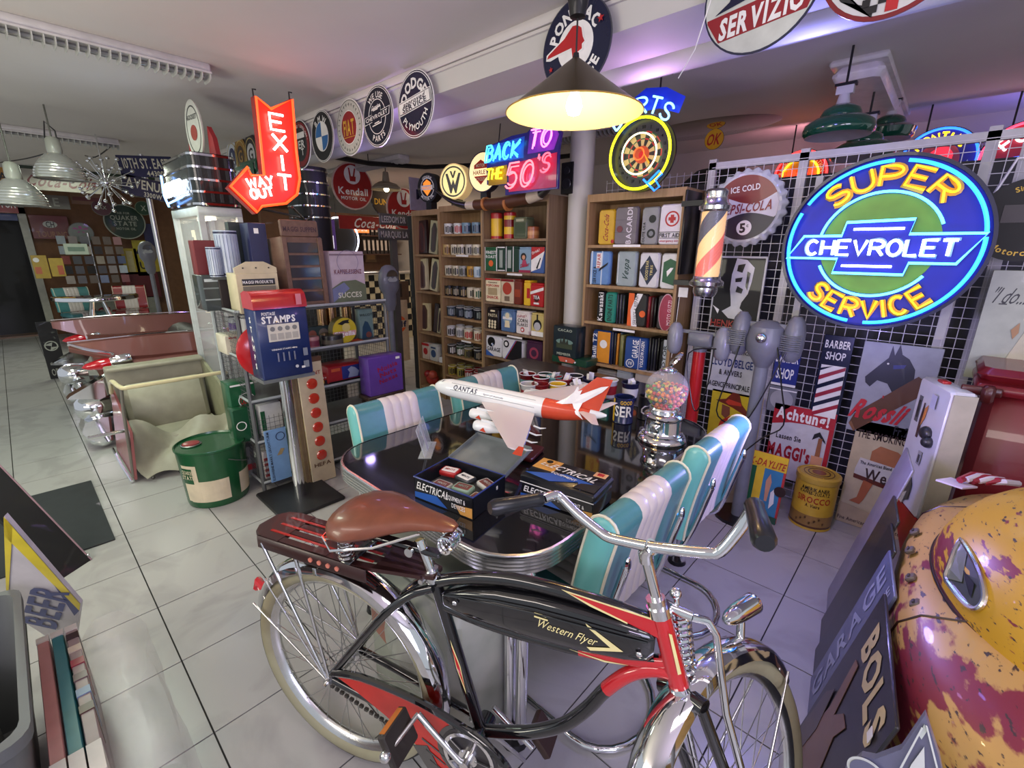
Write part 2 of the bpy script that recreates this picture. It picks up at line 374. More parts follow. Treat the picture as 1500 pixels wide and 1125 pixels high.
t = thing('ceiling_light', 'white box ceiling light with a moulded cover above the green enamel lamps', 'ceiling light', (-.62, 4.3, 2.6))
part(G().box(-.14, .14, -.78, .78, -.035, -.001, .01), white_em, 'backplate', t)
part(G().box(-.125, .125, -.75, .75, -.11, -.035, .03), P(214, 206, 214, .3), 'cover', t)
mir = G().lathe([(0, -.015), (.5, -.015), (.55, -.001)], 40); M_ = Matrix.Translation((-1.9, 4.6, 2.6)) @ Matrix.Diagonal((1.15, .62, 1, 1))
o = put(mesh(mir, mat('ceiling_mirror', (.6, .55, .55), .08, 1.), 'ceiling_mirror'), 'ceiling_mirror'); o.matrix_world = M_
tag(o, 'oval mirror panel fixed flat to the ceiling behind the darts sign', 'mirror')
# curved dark curtain rail
pts = [(-4.9, 2.2, 2.5), (-5.2, 2.6, 2.5), (-5.3, 3.2, 2.5), (-5.0, 3.8, 2.5), (-4.2, 4.2, 2.5), (-3.0, 4.4, 2.5)]
t = thing('curtain_rail', 'curved black rail hung under the ceiling beyond the round enamel signs', 'rail', (-4.9, 3.2, 2.5)); t_i = Matrix.Translation((4.9, -3.2, -2.5))
part(G().tube([t_i @ Vector(p) for p in pts], .022, 6, flat=1.6), DBLACK, 'rail', t)
for p in pts[::2]: part(G().cyl(t_i @ Vector(p), t_i @ Vector((p[0], p[1], 2.6)), .005, n=6), BLACK, 'hanger', t)
# ------------------------------------------------------------ bookcases
wood = mat('oak_veneer', (.28, .165, .07), .5, rgb2=(.39, .245, .12), scale=5, stretch=(9, 9, .5))
wood2 = mat('dark_oak_veneer', (.18, .112, .06), .5, rgb2=(.26, .175, .10), scale=5, stretch=(9, 9, .5))
BY = 2.94; BD = .28
def bay(name, label, x0, x1, top, levels, m, group, foot=.06):
    t = thing(name, label, 'bookcase', frame((x0, BY, 0), (1, 0, 0), (0, 1, 0)), group); w = x1 - x0; k = .02
    part(G().box(0, k, 0, BD, 0, top), m, 'side_panel', t, smooth=False); part(G().box(w - k, w, 0, BD, 0, top), m, 'side_panel', t, smooth=False)
    part(G().box(k, w - k, BD - .008, BD, .02, top - .02), m, 'back_panel', t, smooth=False)
    part(G().box(k, w - k, 0, BD, top - k - .03, top), m, 'top_panel', t, smooth=False)
    for z in levels: part(G().box(k, w - k, .006, BD - .01, z - k, z), m, 'shelf', t, smooth=False)
    part(G().box(k, w - k, .02, .035, 0, foot), m, 'plinth', t, smooth=False)
    return t
gb = 'oak bookcases along the aisle'
bay('bookcase', 'narrow oak bookcase section at the left end holding boxed ties', -4.13, -3.69, 1.90, (.07, .38, .68, 1.11, 1.48), wood, gb)
bay('bookcase', 'oak bookcase section full of printed mugs', -3.69, -3.09, 1.92, (.07, .28, .50, .69, .89, 1.09, 1.285, 1.48, 1.67), wood, gb)
bay('bookcase', 'dark oak bookcase section with storage tins below the horns', -3.09, -2.35, 1.94, (.07, .32, .58, .83, 1.08, 1.35, 1.62), wood2, gb)
bay('bookcase', 'oak bookcase beside the round white column, packed with flat tins', -2.0, -1.28, 1.91, (.07, .38, .71, 1.02, 1.29, 1.57), wood, gb)
# shelf-edge price strips
for px0, px1, py, l in ((668, 686, 374.5, 'under the coffee mugs'), (743, 765, 401.5, 'below the coffee tins'), (743, 765, 492, 'below the corn flakes tin'), (898, 938, 360, 'below the silver and yellow tins'), (898, 930, 482, 'below the round pink tin'), (676, 690, 499, 'below the white mugs')):
    a = PY(px0, py, BY); b = PY(px1, py, BY); o = put(mesh(G().box(0, b.x - a.x, -.002, 0, -.008, .008), WHITE, 'price_strip'), 'price_strip', None, a); tag(o, 'small white paper price strip on the shelf edge ' + l, 'price strip', 'shelf price strips')
# ---- printed faces: ops in 0..1 of the face
def deco(B, w, h, ops, x0=None, y0=0.):
    x0 = -w / 2 if x0 is None else x0
    for o in ops:
        k = o[0]
        if k == 'r': B.rect(x0 + o[1] * w, x0 + o[2] * w, y0 + o[3] * h, y0 + o[4] * h, o[5])
        elif k == 'd': B.disc(o[3] * w, o[4], c=(x0 + o[1] * w, y0 + o[2] * h), sy=(o[5] if len(o) > 5 else 1.), n=24)
        elif k == 'o': B.ring(o[3] * w, o[4] * w, o[5], 'print', c=(x0 + o[1] * w, y0 + o[2] * h))
        elif k == 'p': B.shape([(x0 + a * w, y0 + b * h) for a, b in o[1]], o[2])
        elif k == 't':
            kw = o[7] if len(o) > 7 else {}
            if abs(kw.get('rot', 0) - PI / 2) < .01: B.text(o[1], o[4] * w, o[5] * h if o[5] else None, (x0 + o[2] * w, y0 + o[3] * h), o[6], **kw); continue
            B.text(o[1], o[4] * h, o[5] * w if o[5] else None, (x0 + o[2] * w, y0 + o[3] * h), o[6], **kw)
V = {'rot': PI / 2}
def tin(px0, px1, py, pyt, z, label, body, ops=(), depth=.1, dy=.02, group='storage tins in the bookcases', name='storage_tin', cat='tin', lid=True, yaw=0., bev=.006, y=None):
    y = y if y is not None else BY + dy
    a = PY(px0, py, y); b = PY(px1, py, y); c = PY((px0 + px1) / 2, pyt, y); w = max(b.x - a.x, .01); h = c.z - z
    M = XZ(((a.x + b.x) / 2, y, z + .0005)) @ Matrix.Rotation(math.radians(yaw), 4, 'Y')
    B = Board(name, label, cat, M, group)
    g = G().box(-w / 2, w / 2, 0, h - (.014 if lid else 0), -depth, 0, bev); part(g, body, 'body', B.t)
    if lid: part(G().box(-w / 2 + .002, w / 2 - .002, h - .014, h, -depth + .002, -.002, .004), body, 'lid', B.t)
    deco(B, w, h, ops); return B
def label_of(s): return s
SV = P(150, 158, 168); LB = P(100, 140, 190); CR = CREAM; KH = P(150, 140, 110)
# top shelf, right bay (z 1.62)
def canister(px, py, pyt, z, r, label, m, lidm, ops, y=BY + .1, group='storage tins in the bookcases'):
    a = PY(px, py, y); h = PY(px, pyt, y).z - z
    t = thing('canister', label, 'canister', XZ((a.x, y, z)), group); t['category'] = 'tin'
    R_ = Matrix.Rotation(-PI / 2, 4, 'X')
    g = G(); g.m = R_; g.lathe([(0, 0), (r, 0), (r, h - .02), (r - .004, h - .018)], 20); part(g, m, 'body', t)
    g = G(); g.m = R_; g.lathe([(r - .004, h - .03), (r + .002, h - .03), (r + .002, h - .006), (r - .004, h), (0, h)], 20); part(g, lidm, 'lid', t)
    for (z0, z1, mm) in ops:
        g = G(); g.m = R_; g.lathe([(r + .0012, h * z0), (r + .0012, h * z1)], 20); part(g, mm, 'label_band', t)
    return t
canister(728, 349, 312, 1.62, .052, 'red and yellow round canister, first on the top shelf under the horns', YELLOW, RED, [(.02, .12, RED), (.78, .9, RED)])
canister(747, 349, 311, 1.62, .052, 'red and yellow round canister with red slanted lettering beside its twin', YELLOW, RED, [(.02, .18, RED), (.45, .72, DRED)])
tin(752, 771, 350, 318, 1.62, 'grey-green ornate square tin on the top shelf between canisters', P(90, 96, 70), [('r', .1, .9, .1, .75, P(60, 74, 48)), ('r', .2, .8, .8, .92, P(170, 170, 140))], dy=.03)
canister(780, 350, 332, 1.62, .055, 'low copper-coloured round tin at the right of the top shelf', P(176, 110, 66), P(150, 84, 50), [(.3, .6, P(196, 140, 90))])
canister(770, 350, 318, 1.62, .04, 'slim dark round canister half hidden on the top shelf', P(70, 60, 50), P(40, 36, 34), [], y=BY + .18)
tin(711, 728, 395, 362, 1.35, 'green coffee tin with white front panel lettering and red dot', GREEN, [('t', 'FINEST', .5, .78, .12, .8, WHITE), ('t', 'ROAST', .5, .6, .12, .8, WHITE), ('d', .5, .32, .18, ORANGE), ('r', 0, .06, 0, 1, WHITE), ('r', .94, 1, 0, 1, WHITE)], yaw=4)
tin(728.5, 740, 396, 361, 1.35, 'dark green tin with white upright print, left of a pair', DGREEN, [('r', .04, .96, .02, .06, WHITE), ('r', .04, .96, .94, .98, WHITE), ('r', .3, .7, .15, .85, P(150, 160, 150))])
tin(741, 760, 397, 361, 1.35, 'dark green tin with white edges, right of a pair', DGREEN, [('r', 0, .05, 0, 1, WHITE), ('r', .55, .6, 0, 1, WHITE), ('r', .16, .42, .15, .85, P(160, 170, 160))])
tin(760, 777, 398, 362, 1.35, 'pale blue tin showing a dark-haired pin-up woman over pink script', P(130, 160, 180), [('r', 0, 1, 0, .1, P(150, 40, 70)), ('d', .4, .62, .24, BLACK), ('d', .42, .6, .14, SKIN), ('p', [(.25, .2), (.75, .25), (.6, .5), (.35, .5)], P(176, 60, 90)), ('t', 'Diner', .55, .3, .14, .8, P(150, 30, 60), {'shear': .4, 'rot': .2})])
tin(778, 797, 400, 362, 1.35, 'red, white and blue tin with a tilted bottle picture', P(60, 90, 150), [('p', [(0, .4), (0, 1), (1, 1), (1, .8)], RED), ('p', [(0, .05), (0, .5), (1, .85), (.7, .2)], WHITE), ('t', 'Drink!', .35, .83, .1, .6, WHITE, {'rot': .35}), ('p', [(.4, .2), (.7, .6), (.75, .58), (.5, .16)], BLACK)])
# second shelf right bay z 1.08
tin(712, 732, 442, 408, 1.08, 'cream tin with red popcorn lettering and red lid', CR, [('r', 0, 1, .93, 1, RED), ('t', 'Genuine', .5, .84, .07, .6, BROWN), ('t', 'POPCORN', .5, .7, .1, .85, RED), ('r', .2, .8, .3, .6, P(170, 150, 110)), ('t', 'SNACK', .5, .2, .12, .8, RED)], yaw=4)
tin(734, 752, 444, 409, 1.08, 'cream tin with a red character panel beside the popcorn tin', P(206, 190, 160), [('r', 0, 1, .9, 1, DRED), ('d', .5, .62, .36, P(176, 60, 40)), ('r', .3, .7, .1, .3, P(120, 100, 80))])
tin(752.5, 763, 445, 409, 1.08, 'brown-red tin with a dark side label', P(110, 40, 26), [('r', .1, .9, .3, .6, P(150, 60, 30))])
tin(767, 776, 446, 411, 1.08, 'narrow yellow tin behind the red banner tin', YELLOW, [('r', .5, 1, .3, .7, RED)])
tin(776, 796, 451, 415, 1.08, 'red tin with a tilted white banner across the front', RED, [('p', [(0, .5), (0, .62), (1, .85), (1, .72)], WHITE), ('d', .5, .35, .2, P(70, 20, 20)), ('t', 'TEA', .5, .4, .14, .5, WHITE), ('r', .3, .7, .1, .18, WHITE)], yaw=-3)
# third shelf z .83
tin(714, 730, 482, 451, .83, 'black pasta tin with rows of cream pasta shapes', P(30, 22, 22), [('t', 'PASTA', .5, .66, .14, .8, CR), ('r', .3, .7, .82, .9, CR)] + [('d', .22 + .28 * i, .38 - .13 * j, .09, CR) for i in range(3) for j in range(3)])
tin(734, 753, 485, 453, .83, 'blue tin with a cream emblem of a baker', P(80, 110, 150), [('d', .5, .6, .34, P(130, 160, 180)), ('r', .15, .85, .55, .66, WHITE), ('d', .5, .72, .16, CR), ('p', [(.3, .2), (.7, .2), (.65, .5), (.35, .5)], CR)])
tin(756, 775, 490, 456, .83, 'white corn flakes tin with black and red lettering', P(222, 214, 208), [('t', 'Kellogg\'s', .45, .8, .1, .7, P(150, 30, 60), {'shear': .3, 'rot': .15}), ('t', 'CORN', .5, .6, .15, .75, BLACK), ('t', 'FLAKES', .5, .42, .13, .8, BLACK), ('d', .5, .2, .14, RED), ('d', .5, .2, .08, WHITE)])
tin(778, 796, 492, 459, .83, 'cream and yellow sugar tin with a silver kettle picture', P(196, 178, 110), [('r', .02, .98, .02, .22, WHITE), ('d', .5, .5, .34, BLACK), ('d', .5, .44, .26, P(176, 176, 180)), ('r', .45, .55, .66, .95, BLACK)])
# fourth shelf z .58
def quart(B, x, y, r):
    for k in range(4):
        a0 = 90 * k; m = (P(50, 100, 160), WHITE)[k % 2]; g = G().prism([(x, y)] + [(x + r * math.cos(math.radians(a0 + 15 * i)), y + r * math.sin(math.radians(a0 + 15 * i))) for i in range(7)], B.z, B.z + .001); part(g, m, 'print', B.t, smooth=False)
    B.z += .001
B = tin(713, 734, 524, 493, .58, 'white garage tin with a black ring badge and blue corner', P(214, 214, 216), [('p', [(0, 0), (0, .3), (.55, 0)], P(50, 90, 160)), ('d', .35, .72, .24, BLACK), ('t', 'GARAGE', .5, .36, .2, .85, BLACK)], yaw=4); quart(B, -.15 * .09, .11, .014)
B = tin(736, 764, 529, 498, .58, 'white and black tin with diagonal stripes beside the garage tin', P(214, 214, 216), [('p', [(.2, 0), (1, 0), (1, 1), (.75, 1)], P(24, 24, 28)), ('p', [(.12, 0), (.16, 0), (.72, 1), (.68, 1)], P(60, 110, 190)), ('p', [(.17, 0), (.2, 0), (.76, 1), (.73, 1)], RED), ('d', .22, .76, .14, BLACK), ('d', .22, .76, .08, WHITE)])
tin(771, 793, 534, 500, .58, 'purple tin with an ornate rose emblem', P(64, 34, 60), [('t', 'BARBER', .5, .8, .13, .8, P(180, 150, 160), {'arc': .12}), ('d', .5, .5, .3, P(150, 60, 84)), ('d', .5, .5, .18, P(64, 34, 60)), ('r', .3, .7, .12, .2, P(180, 140, 150))])
tin(794, 799, 536, 503, .58, 'edge of a dark purple tin against the bookcase side', P(64, 34, 60), [])
for a, b, c, lb in ((714, 735, P(150, 120, 60), 'brown tin low in the dark oak bookcase behind the chair'), (737, 756, P(180, 150, 80), 'yellowish tin low in the dark oak bookcase')): tin(a, b, 556, 538, .32, lb, c, [('r', .2, .8, .3, .7, DRED)])
# tie boxes in the left bay: tall, leaning pale boxes with a coffin-shaped window
def tie(px0, px1, py, pyt, z, label, m, win, lean=0.):
    y = BY + .06; a = PY(px0, py, y); b = PY(px1, py, y); h = PY(px0, pyt, y).z - z - .015; w = b.x - a.x; M = XZ(((a.x + b.x) / 2, y, z + .001 + abs(math.sin(math.radians(lean))) * w / 2)) @ Matrix.Rotation(math.radians(lean), 4, 'Z') @ Matrix.Rotation(math.radians(-3), 4, 'X')
    B = Board('tie_box', label, 'box', M, 'tall windowed boxes on the narrow shelves')
    part(G().box(-w / 2, w / 2, 0, h, -.03, 0), m, 'box_body', B.t, smooth=False)
    B.shape([(x * w, y * h) for x, y in ((-.3, .12), (-.16, .05), (.16, .05), (.3, .12), (.33, .75), (.12, .93), (-.12, .93), (-.33, .75))], win, 'window')
    B.shape([(x * w, y * h) for x, y in ((-.12, .1), (.12, .1), (.16, .7), (0, .88), (-.16, .7))], P(70, 50, 50), 'tie')
tie(612, 626, 368, 322, 1.48, 'dark box with red top, upper left corner of the narrow shelves', P(50, 30, 28), P(90, 50, 44), 5)
tie(628, 640, 371, 322, 1.48, 'pale greenish tie box beside the dark box on the uppermost shelf', P(176, 172, 130), P(64, 58, 50), -6)
tie(613, 626, 425, 378, 1.11, 'cream tie box on the second shelf down, left one', P(214, 204, 160), P(100, 84, 80), 5)
tie(629, 640, 425, 378, 1.11, 'cream tie box on the second shelf down, tilted right one', P(204, 196, 150), P(70, 66, 60), -8)
tie(615, 629, 486, 442, .68, 'cream tie box with a brown tie on the middle shelf', P(220, 206, 150), P(90, 66, 50), 2)
tie(634, 640, 487, 443, .68, 'dark slim tie box with red tip on the middle shelf', P(40, 34, 36), P(80, 70, 66), -7)
tie(640, 645, 488, 450, .68, 'slim pale box against the divider on the middle shelf', P(190, 180, 140), P(80, 70, 60), -7)
tin(619, 629, 527, 503, .38, 'small red and white tin on the lower narrow shelf', P(200, 180, 160), [('d', .5, .5, .3, RED), ('r', 0, 1, .85, 1, RED)])
tin(630, 641, 530, 505, .38, 'small cream and blue tin with a teapot print', P(190, 190, 180), [('d', .5, .45, .32, P(50, 74, 110)), ('r', .2, .8, .75, .85, P(50, 74, 110))])
tin(643, 648, 533, 524, .38, 'tiny white tin beside the teapot tin', WHITE, [])
o = thing('toy_bag', 'bag of red plastic toys on the lowest narrow shelf', 'toy bag', (PY(632, 566, BY + .08).x, BY + .1, .071))
part(G().ball((0, 0, .07), .09, 12, 8, (1, .7, .8)), P(176, 50, 40), 'bag', o); part(G().ball((.05, -.03, .13), .05), P(196, 84, 60), 'toy', o); part(G().ball((-.05, -.02, .12), .045), P(150, 34, 34), 'toy', o)
# mugs
mug_g = {}
def mug(x, y, z, m, band, label, group, r=.034, h=.075, yaw=0., enamel=False):
    t = thing('mug', label, 'mug', rotz((x, y, z), yaw), group)
    k = (m.name, r, h, 'b')
    if k not in mug_g: mug_g[k] = mesh(G().lathe([(0, 0), (r * .9, 0), (r, .008), (r, h), (r - .003, h), (r - .004, .012), (0, .01)], 16), m, 'mug')
    put(mug_g[k], 'cup', t)
    k = ('h', m.name, h)
    if k not in mug_g: mug_g[k] = mesh(G().tube([(r * .96, 0, h * .82), (r + .02, 0, h * .78), (r + .028, 0, h * .5), (r + .018, 0, h * .25), (r * .96, 0, h * .2)], .005, 6), m, 'handle')
    put(mug_g[k], 'handle', t)
    if band:
        k = (band.name, 'band', r, h)
        if k not in mug_g:
            g = G()
            for i in range(5):
                a = -PI / 2 + (i - 2) * .42
                for q in range(3):
                    zz = h * (.25 + .2 * q); g.add([((r + .0006) * math.cos(a + s * .15), (r + .0006) * math.sin(a + s * .15), zz + u * h * .07 * (1 + (i + q) % 2)) for s, u in ((-1, -1), (1, -1), (1, 1), (-1, 1))], [(0, 1, 2, 3)])
            mug_g[k] = mesh(g, band, 'print', False)
        put(mug_g[k], 'print', t)
    if enamel: put(mug_g.setdefault((enamel.name, r, h, 'rim'), mesh(G().ring(r - .003, r + .0012, h - .003, h + .001, 16), enamel, 'rim')), 'rim', t)
def mugrow(px0, px1, py, z, specs, shelf, rows=1):
    n = len(specs); ords = ('first', 'second', 'third', 'fourth', 'fifth', 'sixth', 'seventh', 'eighth')
    a = PY(px0, py, BY + .05).x; b = PY(px1, py, BY + .05).x
    for i, (m, band, desc) in enumerate(specs):
        x = a + (b - a) * (i + .5) / n
        mug(x, BY + .055 + (i % 2) * .01, z + .0005, m, band, '%s, %s from the left %s' % (desc, ords[i], shelf.replace('on the ', 'on ')), 'mugs ' + shelf, r=min(.045, (b - a) / n / 2 - .001), yaw=random.uniform(50, 90), enamel=(WHITE if rows > 1 else False), h=.095)
        if rows > 1: mug(x + .012, BY + .165, z + .0005, m, band, 'back-row %s behind %s one %s' % (desc, ords[i], shelf.replace('on the ', 'on ')), 'mugs ' + shelf, r=min(.045, (b - a) / n / 2 - .001), yaw=70, enamel=WHITE, h=.095)
LBm = P(110, 140, 160); CRm = P(214, 204, 176); BKm = P(30, 30, 34); YLm = P(200, 150, 50); WHm = P(214, 212, 206)
mugrow(651, 704, 340, 1.67, [(WHm, BLACK, 'white chequered mug with red dot'), (WHm, RED, 'white mug with black checks'), (LBm, NAVY, 'pale blue picture mug'), (LBm, NAVY, 'blue-grey picture mug')], 'on the top mug shelf')
mugrow(650, 705, 372, 1.48, [(P(190, 160, 100), BROWN, 'tan mug'), (CRm, BLACK, 'cream mug with black print'), (CRm, BKm, 'cream mug with dark figures'), (P(190, 184, 170), BKm, 'greyish mug with dark figures'), (CRm, BKm, 'cream mug with black motif')], 'on the second mug shelf')
mugrow(653, 706, 404, 1.285, [(CRm, BLACK, 'cream mug with bold lettering'), (CRm, BLACK, 'cream coffee mug with dark letters'), (P(160, 160, 150), BKm, 'grey mug with a portrait'), (YLm, BROWN, 'ochre yellow mug'), (P(190, 206, 214), LBm, 'pale blue mug')], 'on the third mug shelf')
mugrow(653, 706, 434, 1.09, [(BKm, P(150, 130, 90), 'black mug with gold specks'), (BKm, P(170, 160, 140), 'black mug with pale print'), (BKm, P(150, 130, 90), 'black mug with beige print'), (CRm, BLACK, 'cream mug printed coffee'), (CRm, GREEN, 'cream mug with green print')], 'on the fourth mug shelf')
mugrow(655, 706, 464, .89, [(P(60, 74, 84), P(150, 160, 160), 'slate enamel mug'), (P(34, 40, 50), P(110, 120, 130), 'dark enamel mug'), (P(50, 60, 70), P(150, 160, 170), 'blue-black enamel mug'), (P(24, 28, 30), P(120, 130, 120), 'black enamel mug')], 'on the fifth mug shelf', 2)
mugrow(655, 706, 495, .69, [(WHm, BKm, 'white enamel mug with grey script'), (WHm, GREY, 'white enamel mug with a motif'), (CRm, RED, 'cream mug with a red car'), (CRm, P(150, 60, 40), 'cream mug with a rust car')], 'on the sixth mug shelf', 2)
mugrow(656, 706, 523, .50, [(P(60, 54, 50), WHm, 'dark enamel mug with a pale band'), (P(50, 70, 40), WHm, 'green enamel mug'), (P(110, 100, 60), BKm, 'khaki enamel mug'), (BKm, P(130, 120, 100), 'black enamel mug with print')], 'on the seventh mug shelf', 2)
mugrow(657, 706, 553, .28, [(P(180, 160, 60), BKm, 'yellow and black enamel mug'), (P(170, 160, 70), BKm, 'yellow enamel mug'), (P(150, 40, 40), WHm, 'red enamel mug'), (P(160, 44, 40), WHm, 'red and white enamel mug')], 'on the eighth mug shelf', 2)
# bookcase beside the column: flat tins standing on edge, lettering running upward
gt = 'flat tins in the bookcase beside the column'
def ftin(px0, px1, py, pyt, z, label, body, ops, n=0, **k):
    B = tin(px0, px1, py, pyt, z, label, body, ops, depth=.05, lid=False, bev=.012, group=gt, **k)
    return B
def stackof(px0, px1, py, pyt, z, n, cols, desc):
    y = BY + .03; a = PY(px0, py, y).x; b = PY(px1, py, y).x; h = PY(px0, pyt, y).z - z
    for i in range(n):
        x = a + (b - a) * (i + .5) / n; w = (b - a) / n * .9
        o = put(mesh(G().box(-w / 2, w / 2, 0, .16, 0, h * (1 - .02 * (i % 3)), .003), cols[i % len(cols)], 'flat_tin'), 'flat_tin', None, (x, y + .012 * i, z + .0005))
        tag(o, ('first', 'second', 'third', 'fourth', 'fifth', 'sixth')[i] + ' edge-on tin of the packed row ' + desc, 'tin', 'edge-on tins ' + desc)
ftin(875, 898, 357, 307, 1.57, 'yellow flat tin with red script running up its front', P(206, 164, 40), [('t', 'Coca-Cola', .5, .5, .3, .75, P(150, 40, 30), dict(V, shear=.5)), ('d', .95, .1, .1, RED)])
ftin(899, 931, 357, 303, 1.57, 'grey plank-patterned flat tin with tall white lettering', P(112, 104, 108), [('r', 0, 1, .33, .335, P(70, 66, 70)), ('r', 0, 1, .66, .665, P(70, 66, 70)), ('t', 'BACARDI', .66, .5, .22, .95, P(214, 206, 214), V), ('d', .25, .42, .13, P(110, 50, 56))], yaw=3)
ftin(937, 962, 356, 303, 1.57, 'grey flat tin showing a motorcycle in black and white', P(140, 140, 140), [('d', .62, .3, .24, BLACK), ('d', .62, .3, .13, GREY), ('d', .65, .68, .2, BLACK), ('t', 'ROUTE USA', .2, .3, .14, .6, BLACK, V)])
ftin(963, 997, 355, 299, 1.57, 'white first aid tin with a red cross in a ring', P(214, 210, 210), [('o', .55, .64, .24, .3, RED), ('r', .48, .62, .54, .74, RED), ('r', .4, .7, .6, .68, RED), ('t', 'FIRST AID', .5, .24, .1, .85, BLACK), ('r', .05, .95, .31, .325, BLACK), ('r', .05, .95, .16, .172, BLACK), ('t', 'emergency kit', .5, .1, .05, .8, RED)], dy=.01)
ftin(862, 891, 417, 368, 1.29, 'pale blue flat tin with service and repair lettering', LB, [('r', .08, .16, 0, 1, P(190, 206, 220)), ('r', .6, .66, 0, 1, P(190, 206, 220)), ('t', 'SERVICE &', .3, .3, .16, .5, BLACK, V), ('r', .36, .62, .5, .95, WHITE), ('t', 'REPAIR', .48, .72, .16, .42, RED, V), ('p', [(.5, .4), (.9, .6), (.95, .68), (.55, .5)], BLACK)])
ftin(901, 929, 418, 368, 1.29, 'pale grey flat tin with dark green script', P(150, 164, 164), [('t', 'Vespa', .5, .5, .3, .6, P(24, 60, 56), dict(V, shear=.5)), ('r', .1, .12, .1, .9, WHITE)])
ftin(934, 962, 419, 370, 1.29, 'white flat tin with a navy diamond badge', P(206, 206, 204), [('p', [(.5, .08), (.95, .5), (.5, .92), (.05, .5)], P(24, 34, 60)), ('t', 'GOODYEAR', .42, .5, .14, .56, P(206, 190, 120), V), ('t', 'TIRES', .66, .5, .12, .3, P(206, 190, 120), V)])
ftin(965, 992, 421, 371, 1.29, 'white flat tin with a distressed green shield and leaping deer', P(206, 208, 200), [('p', [(.15, .2), (.85, .1), (.95, .75), (.5, .85), (.15, .75)], GREEN), ('p', [(.4, .35), (.6, .5), (.7, .6), (.55, .6), (.35, .5)], WHITE)])
ftin(873, 884, 468, 426, 1.02, 'black flat tin with white lettering running up its edge', BLACK, [('t', 'Kawasaki', .5, .5, .6, .9, WHITE, V)])
ftin(884.5, 900, 469, 428, 1.02, 'turquoise flat tin with engine parts lettering', P(40, 130, 110), [('t', 'ENGINE PARTS', .5, .5, .4, .85, BLACK, V)])
stackof(901, 910, 470, 430, 1.02, 3, [BLACK, P(50, 50, 54), P(34, 40, 36)], 'beside the turquoise tin')
ftin(918, 945, 478, 430, 1.02, 'orange and black flat tin with a white service ribbon', P(34, 30, 30), [('r', 0, .3, 0, 1, ORANGE), ('p', [(.25, 0), (.55, .0), (.4, .5), (.75, 1), (.45, 1), (.15, .5)], WHITE), ('t', 'SERVICE & REPAIR', .42, .5, .2, .9, BLACK, dict(V, bold=.0)), ('d', .8, .4, .16, ORANGE)])
stackof(946, 956, 480, 434, 1.02, 3, [DRED, P(60, 34, 30), BLACK], 'behind the orange and black tin')
B = ftin(960, 987, 480, 432, 1.02, 'black flat tin with an oval magenta badge', P(36, 24, 28), [('d', .52, .5, .42, P(196, 150, 160), 2.3), ('d', .52, .5, .38, P(150, 36, 66), 2.4), ('t', 'MOTO GUZZI', .68, .5, .2, .7, P(220, 180, 190), V)])
ftin(866, 892, 527, 484, .71, 'orange and blue flat tin with van pictures', P(30, 60, 110), [('r', .3, 1, .03, .97, P(214, 140, 40)), ('t', 'Bulli T2', .15, .5, .22, .8, WHITE, V), ('d', .65, .6, .2, WHITE)])
stackof(893, 905, 529, 486, .71, 4, [P(24, 30, 50), BLACK, P(200, 130, 40), P(40, 60, 70)], 'beside the orange and blue van tin')
stackof(906, 911, 531, 490, .71, 1, [P(110, 110, 60)], 'half hidden before the deep blue tin')
B = ftin(913, 945, 541, 494, .71, 'deep blue flat tin with white garage lettering', P(30, 66, 130), [('t', 'GARAGE', .48, .64, .26, .55, WHITE, V), ('t', 'VOLKSWAGEN', .8, .5, .14, .8, WHITE, V), ('r', .66, .68, .02, .98, WHITE), ('o', .3, .18, .15, .18, WHITE), ('t', 'VW', .3, .18, .12, .2, WHITE)], yaw=3)
stackof(947, 962, 543, 494, .71, 5, [BLACK, P(24, 28, 34), P(40, 40, 44)], 'beside the deep blue garage tin')
ftin(963, 974, 543, 497, .71, 'black flat tin with white motor lettering along its edge', BLACK, [('r', .5, .98, 0, 1, P(180, 190, 196)), ('t', 'MOTOR', .72, .45, .4, .8, BLACK, V)])
for a, b, c, lb in ((872, 900, P(140, 136, 130), 'grey chest-shaped tin on the lowest visible shelf, left'), (901, 922, P(150, 156, 160), 'silver square tin on the lowest visible shelf, middle'), (928, 958, P(170, 160, 150), 'cream and blue box tin on the lowest visible shelf')): tin(a, b, 575, 543, .38, lb, c, [('r', .1, .9, .6, .66, WHITE)])
# ------------------------------------------------------------ diner table
blk_top = mat('black_speckled_laminate', (.008, .008, .009), .07, noise=.5, scale=160, coat=.6)
alu = mat('ribbed_aluminium', (.62, .62, .61), .25, 1.)
TXa, TXb, TYa, TYb = -1.675, -.645, .715, 2.12
def rr(x0, x1, y0, y1, r, n=7):
    p = []
    for cx, cy, a in ((x1 - r, y1 - r, 0), (x0 + r, y1 - r, 90), (x0 + r, y0 + r, 180), (x1 - r, y0 + r, 270)): p += _arc(cx, cy, r, r, a, a + 90, n)
    return p
t = thing('diner_table', 'black-topped diner table with ribbed chrome edge and rounded corners', 'table', ((TXa + TXb) / 2, (TYa + TYb) / 2, 0))
hx, hy = (TXb - TXa) / 2, (TYb - TYa) / 2
part(G().prism(rr(-hx + .004, hx - .004, -hy + .004, hy - .004, .2), .715, .75), blk_top, 'table_top', t)
def loop_band(prof, hx, hy, r):
    rings = []
    for (o, z) in prof: rings.append([(x, y, z) for x, y in rr(-hx - o, hx + o, -hy - o, hy + o, r + o)])
    return G().loft(rings, caps=False)
pr = [(-.006, .752), (.001, .751)]
for i in range(5): z = .747 - i * .0115; pr += [(.004, z), (.004, z - .006), (.0005, z - .0085), (.0005, z - .0105)]
pr += [(-.008, .688)]
part(loop_band(pr, hx, hy, .2), alu, 'chrome_edge', t)
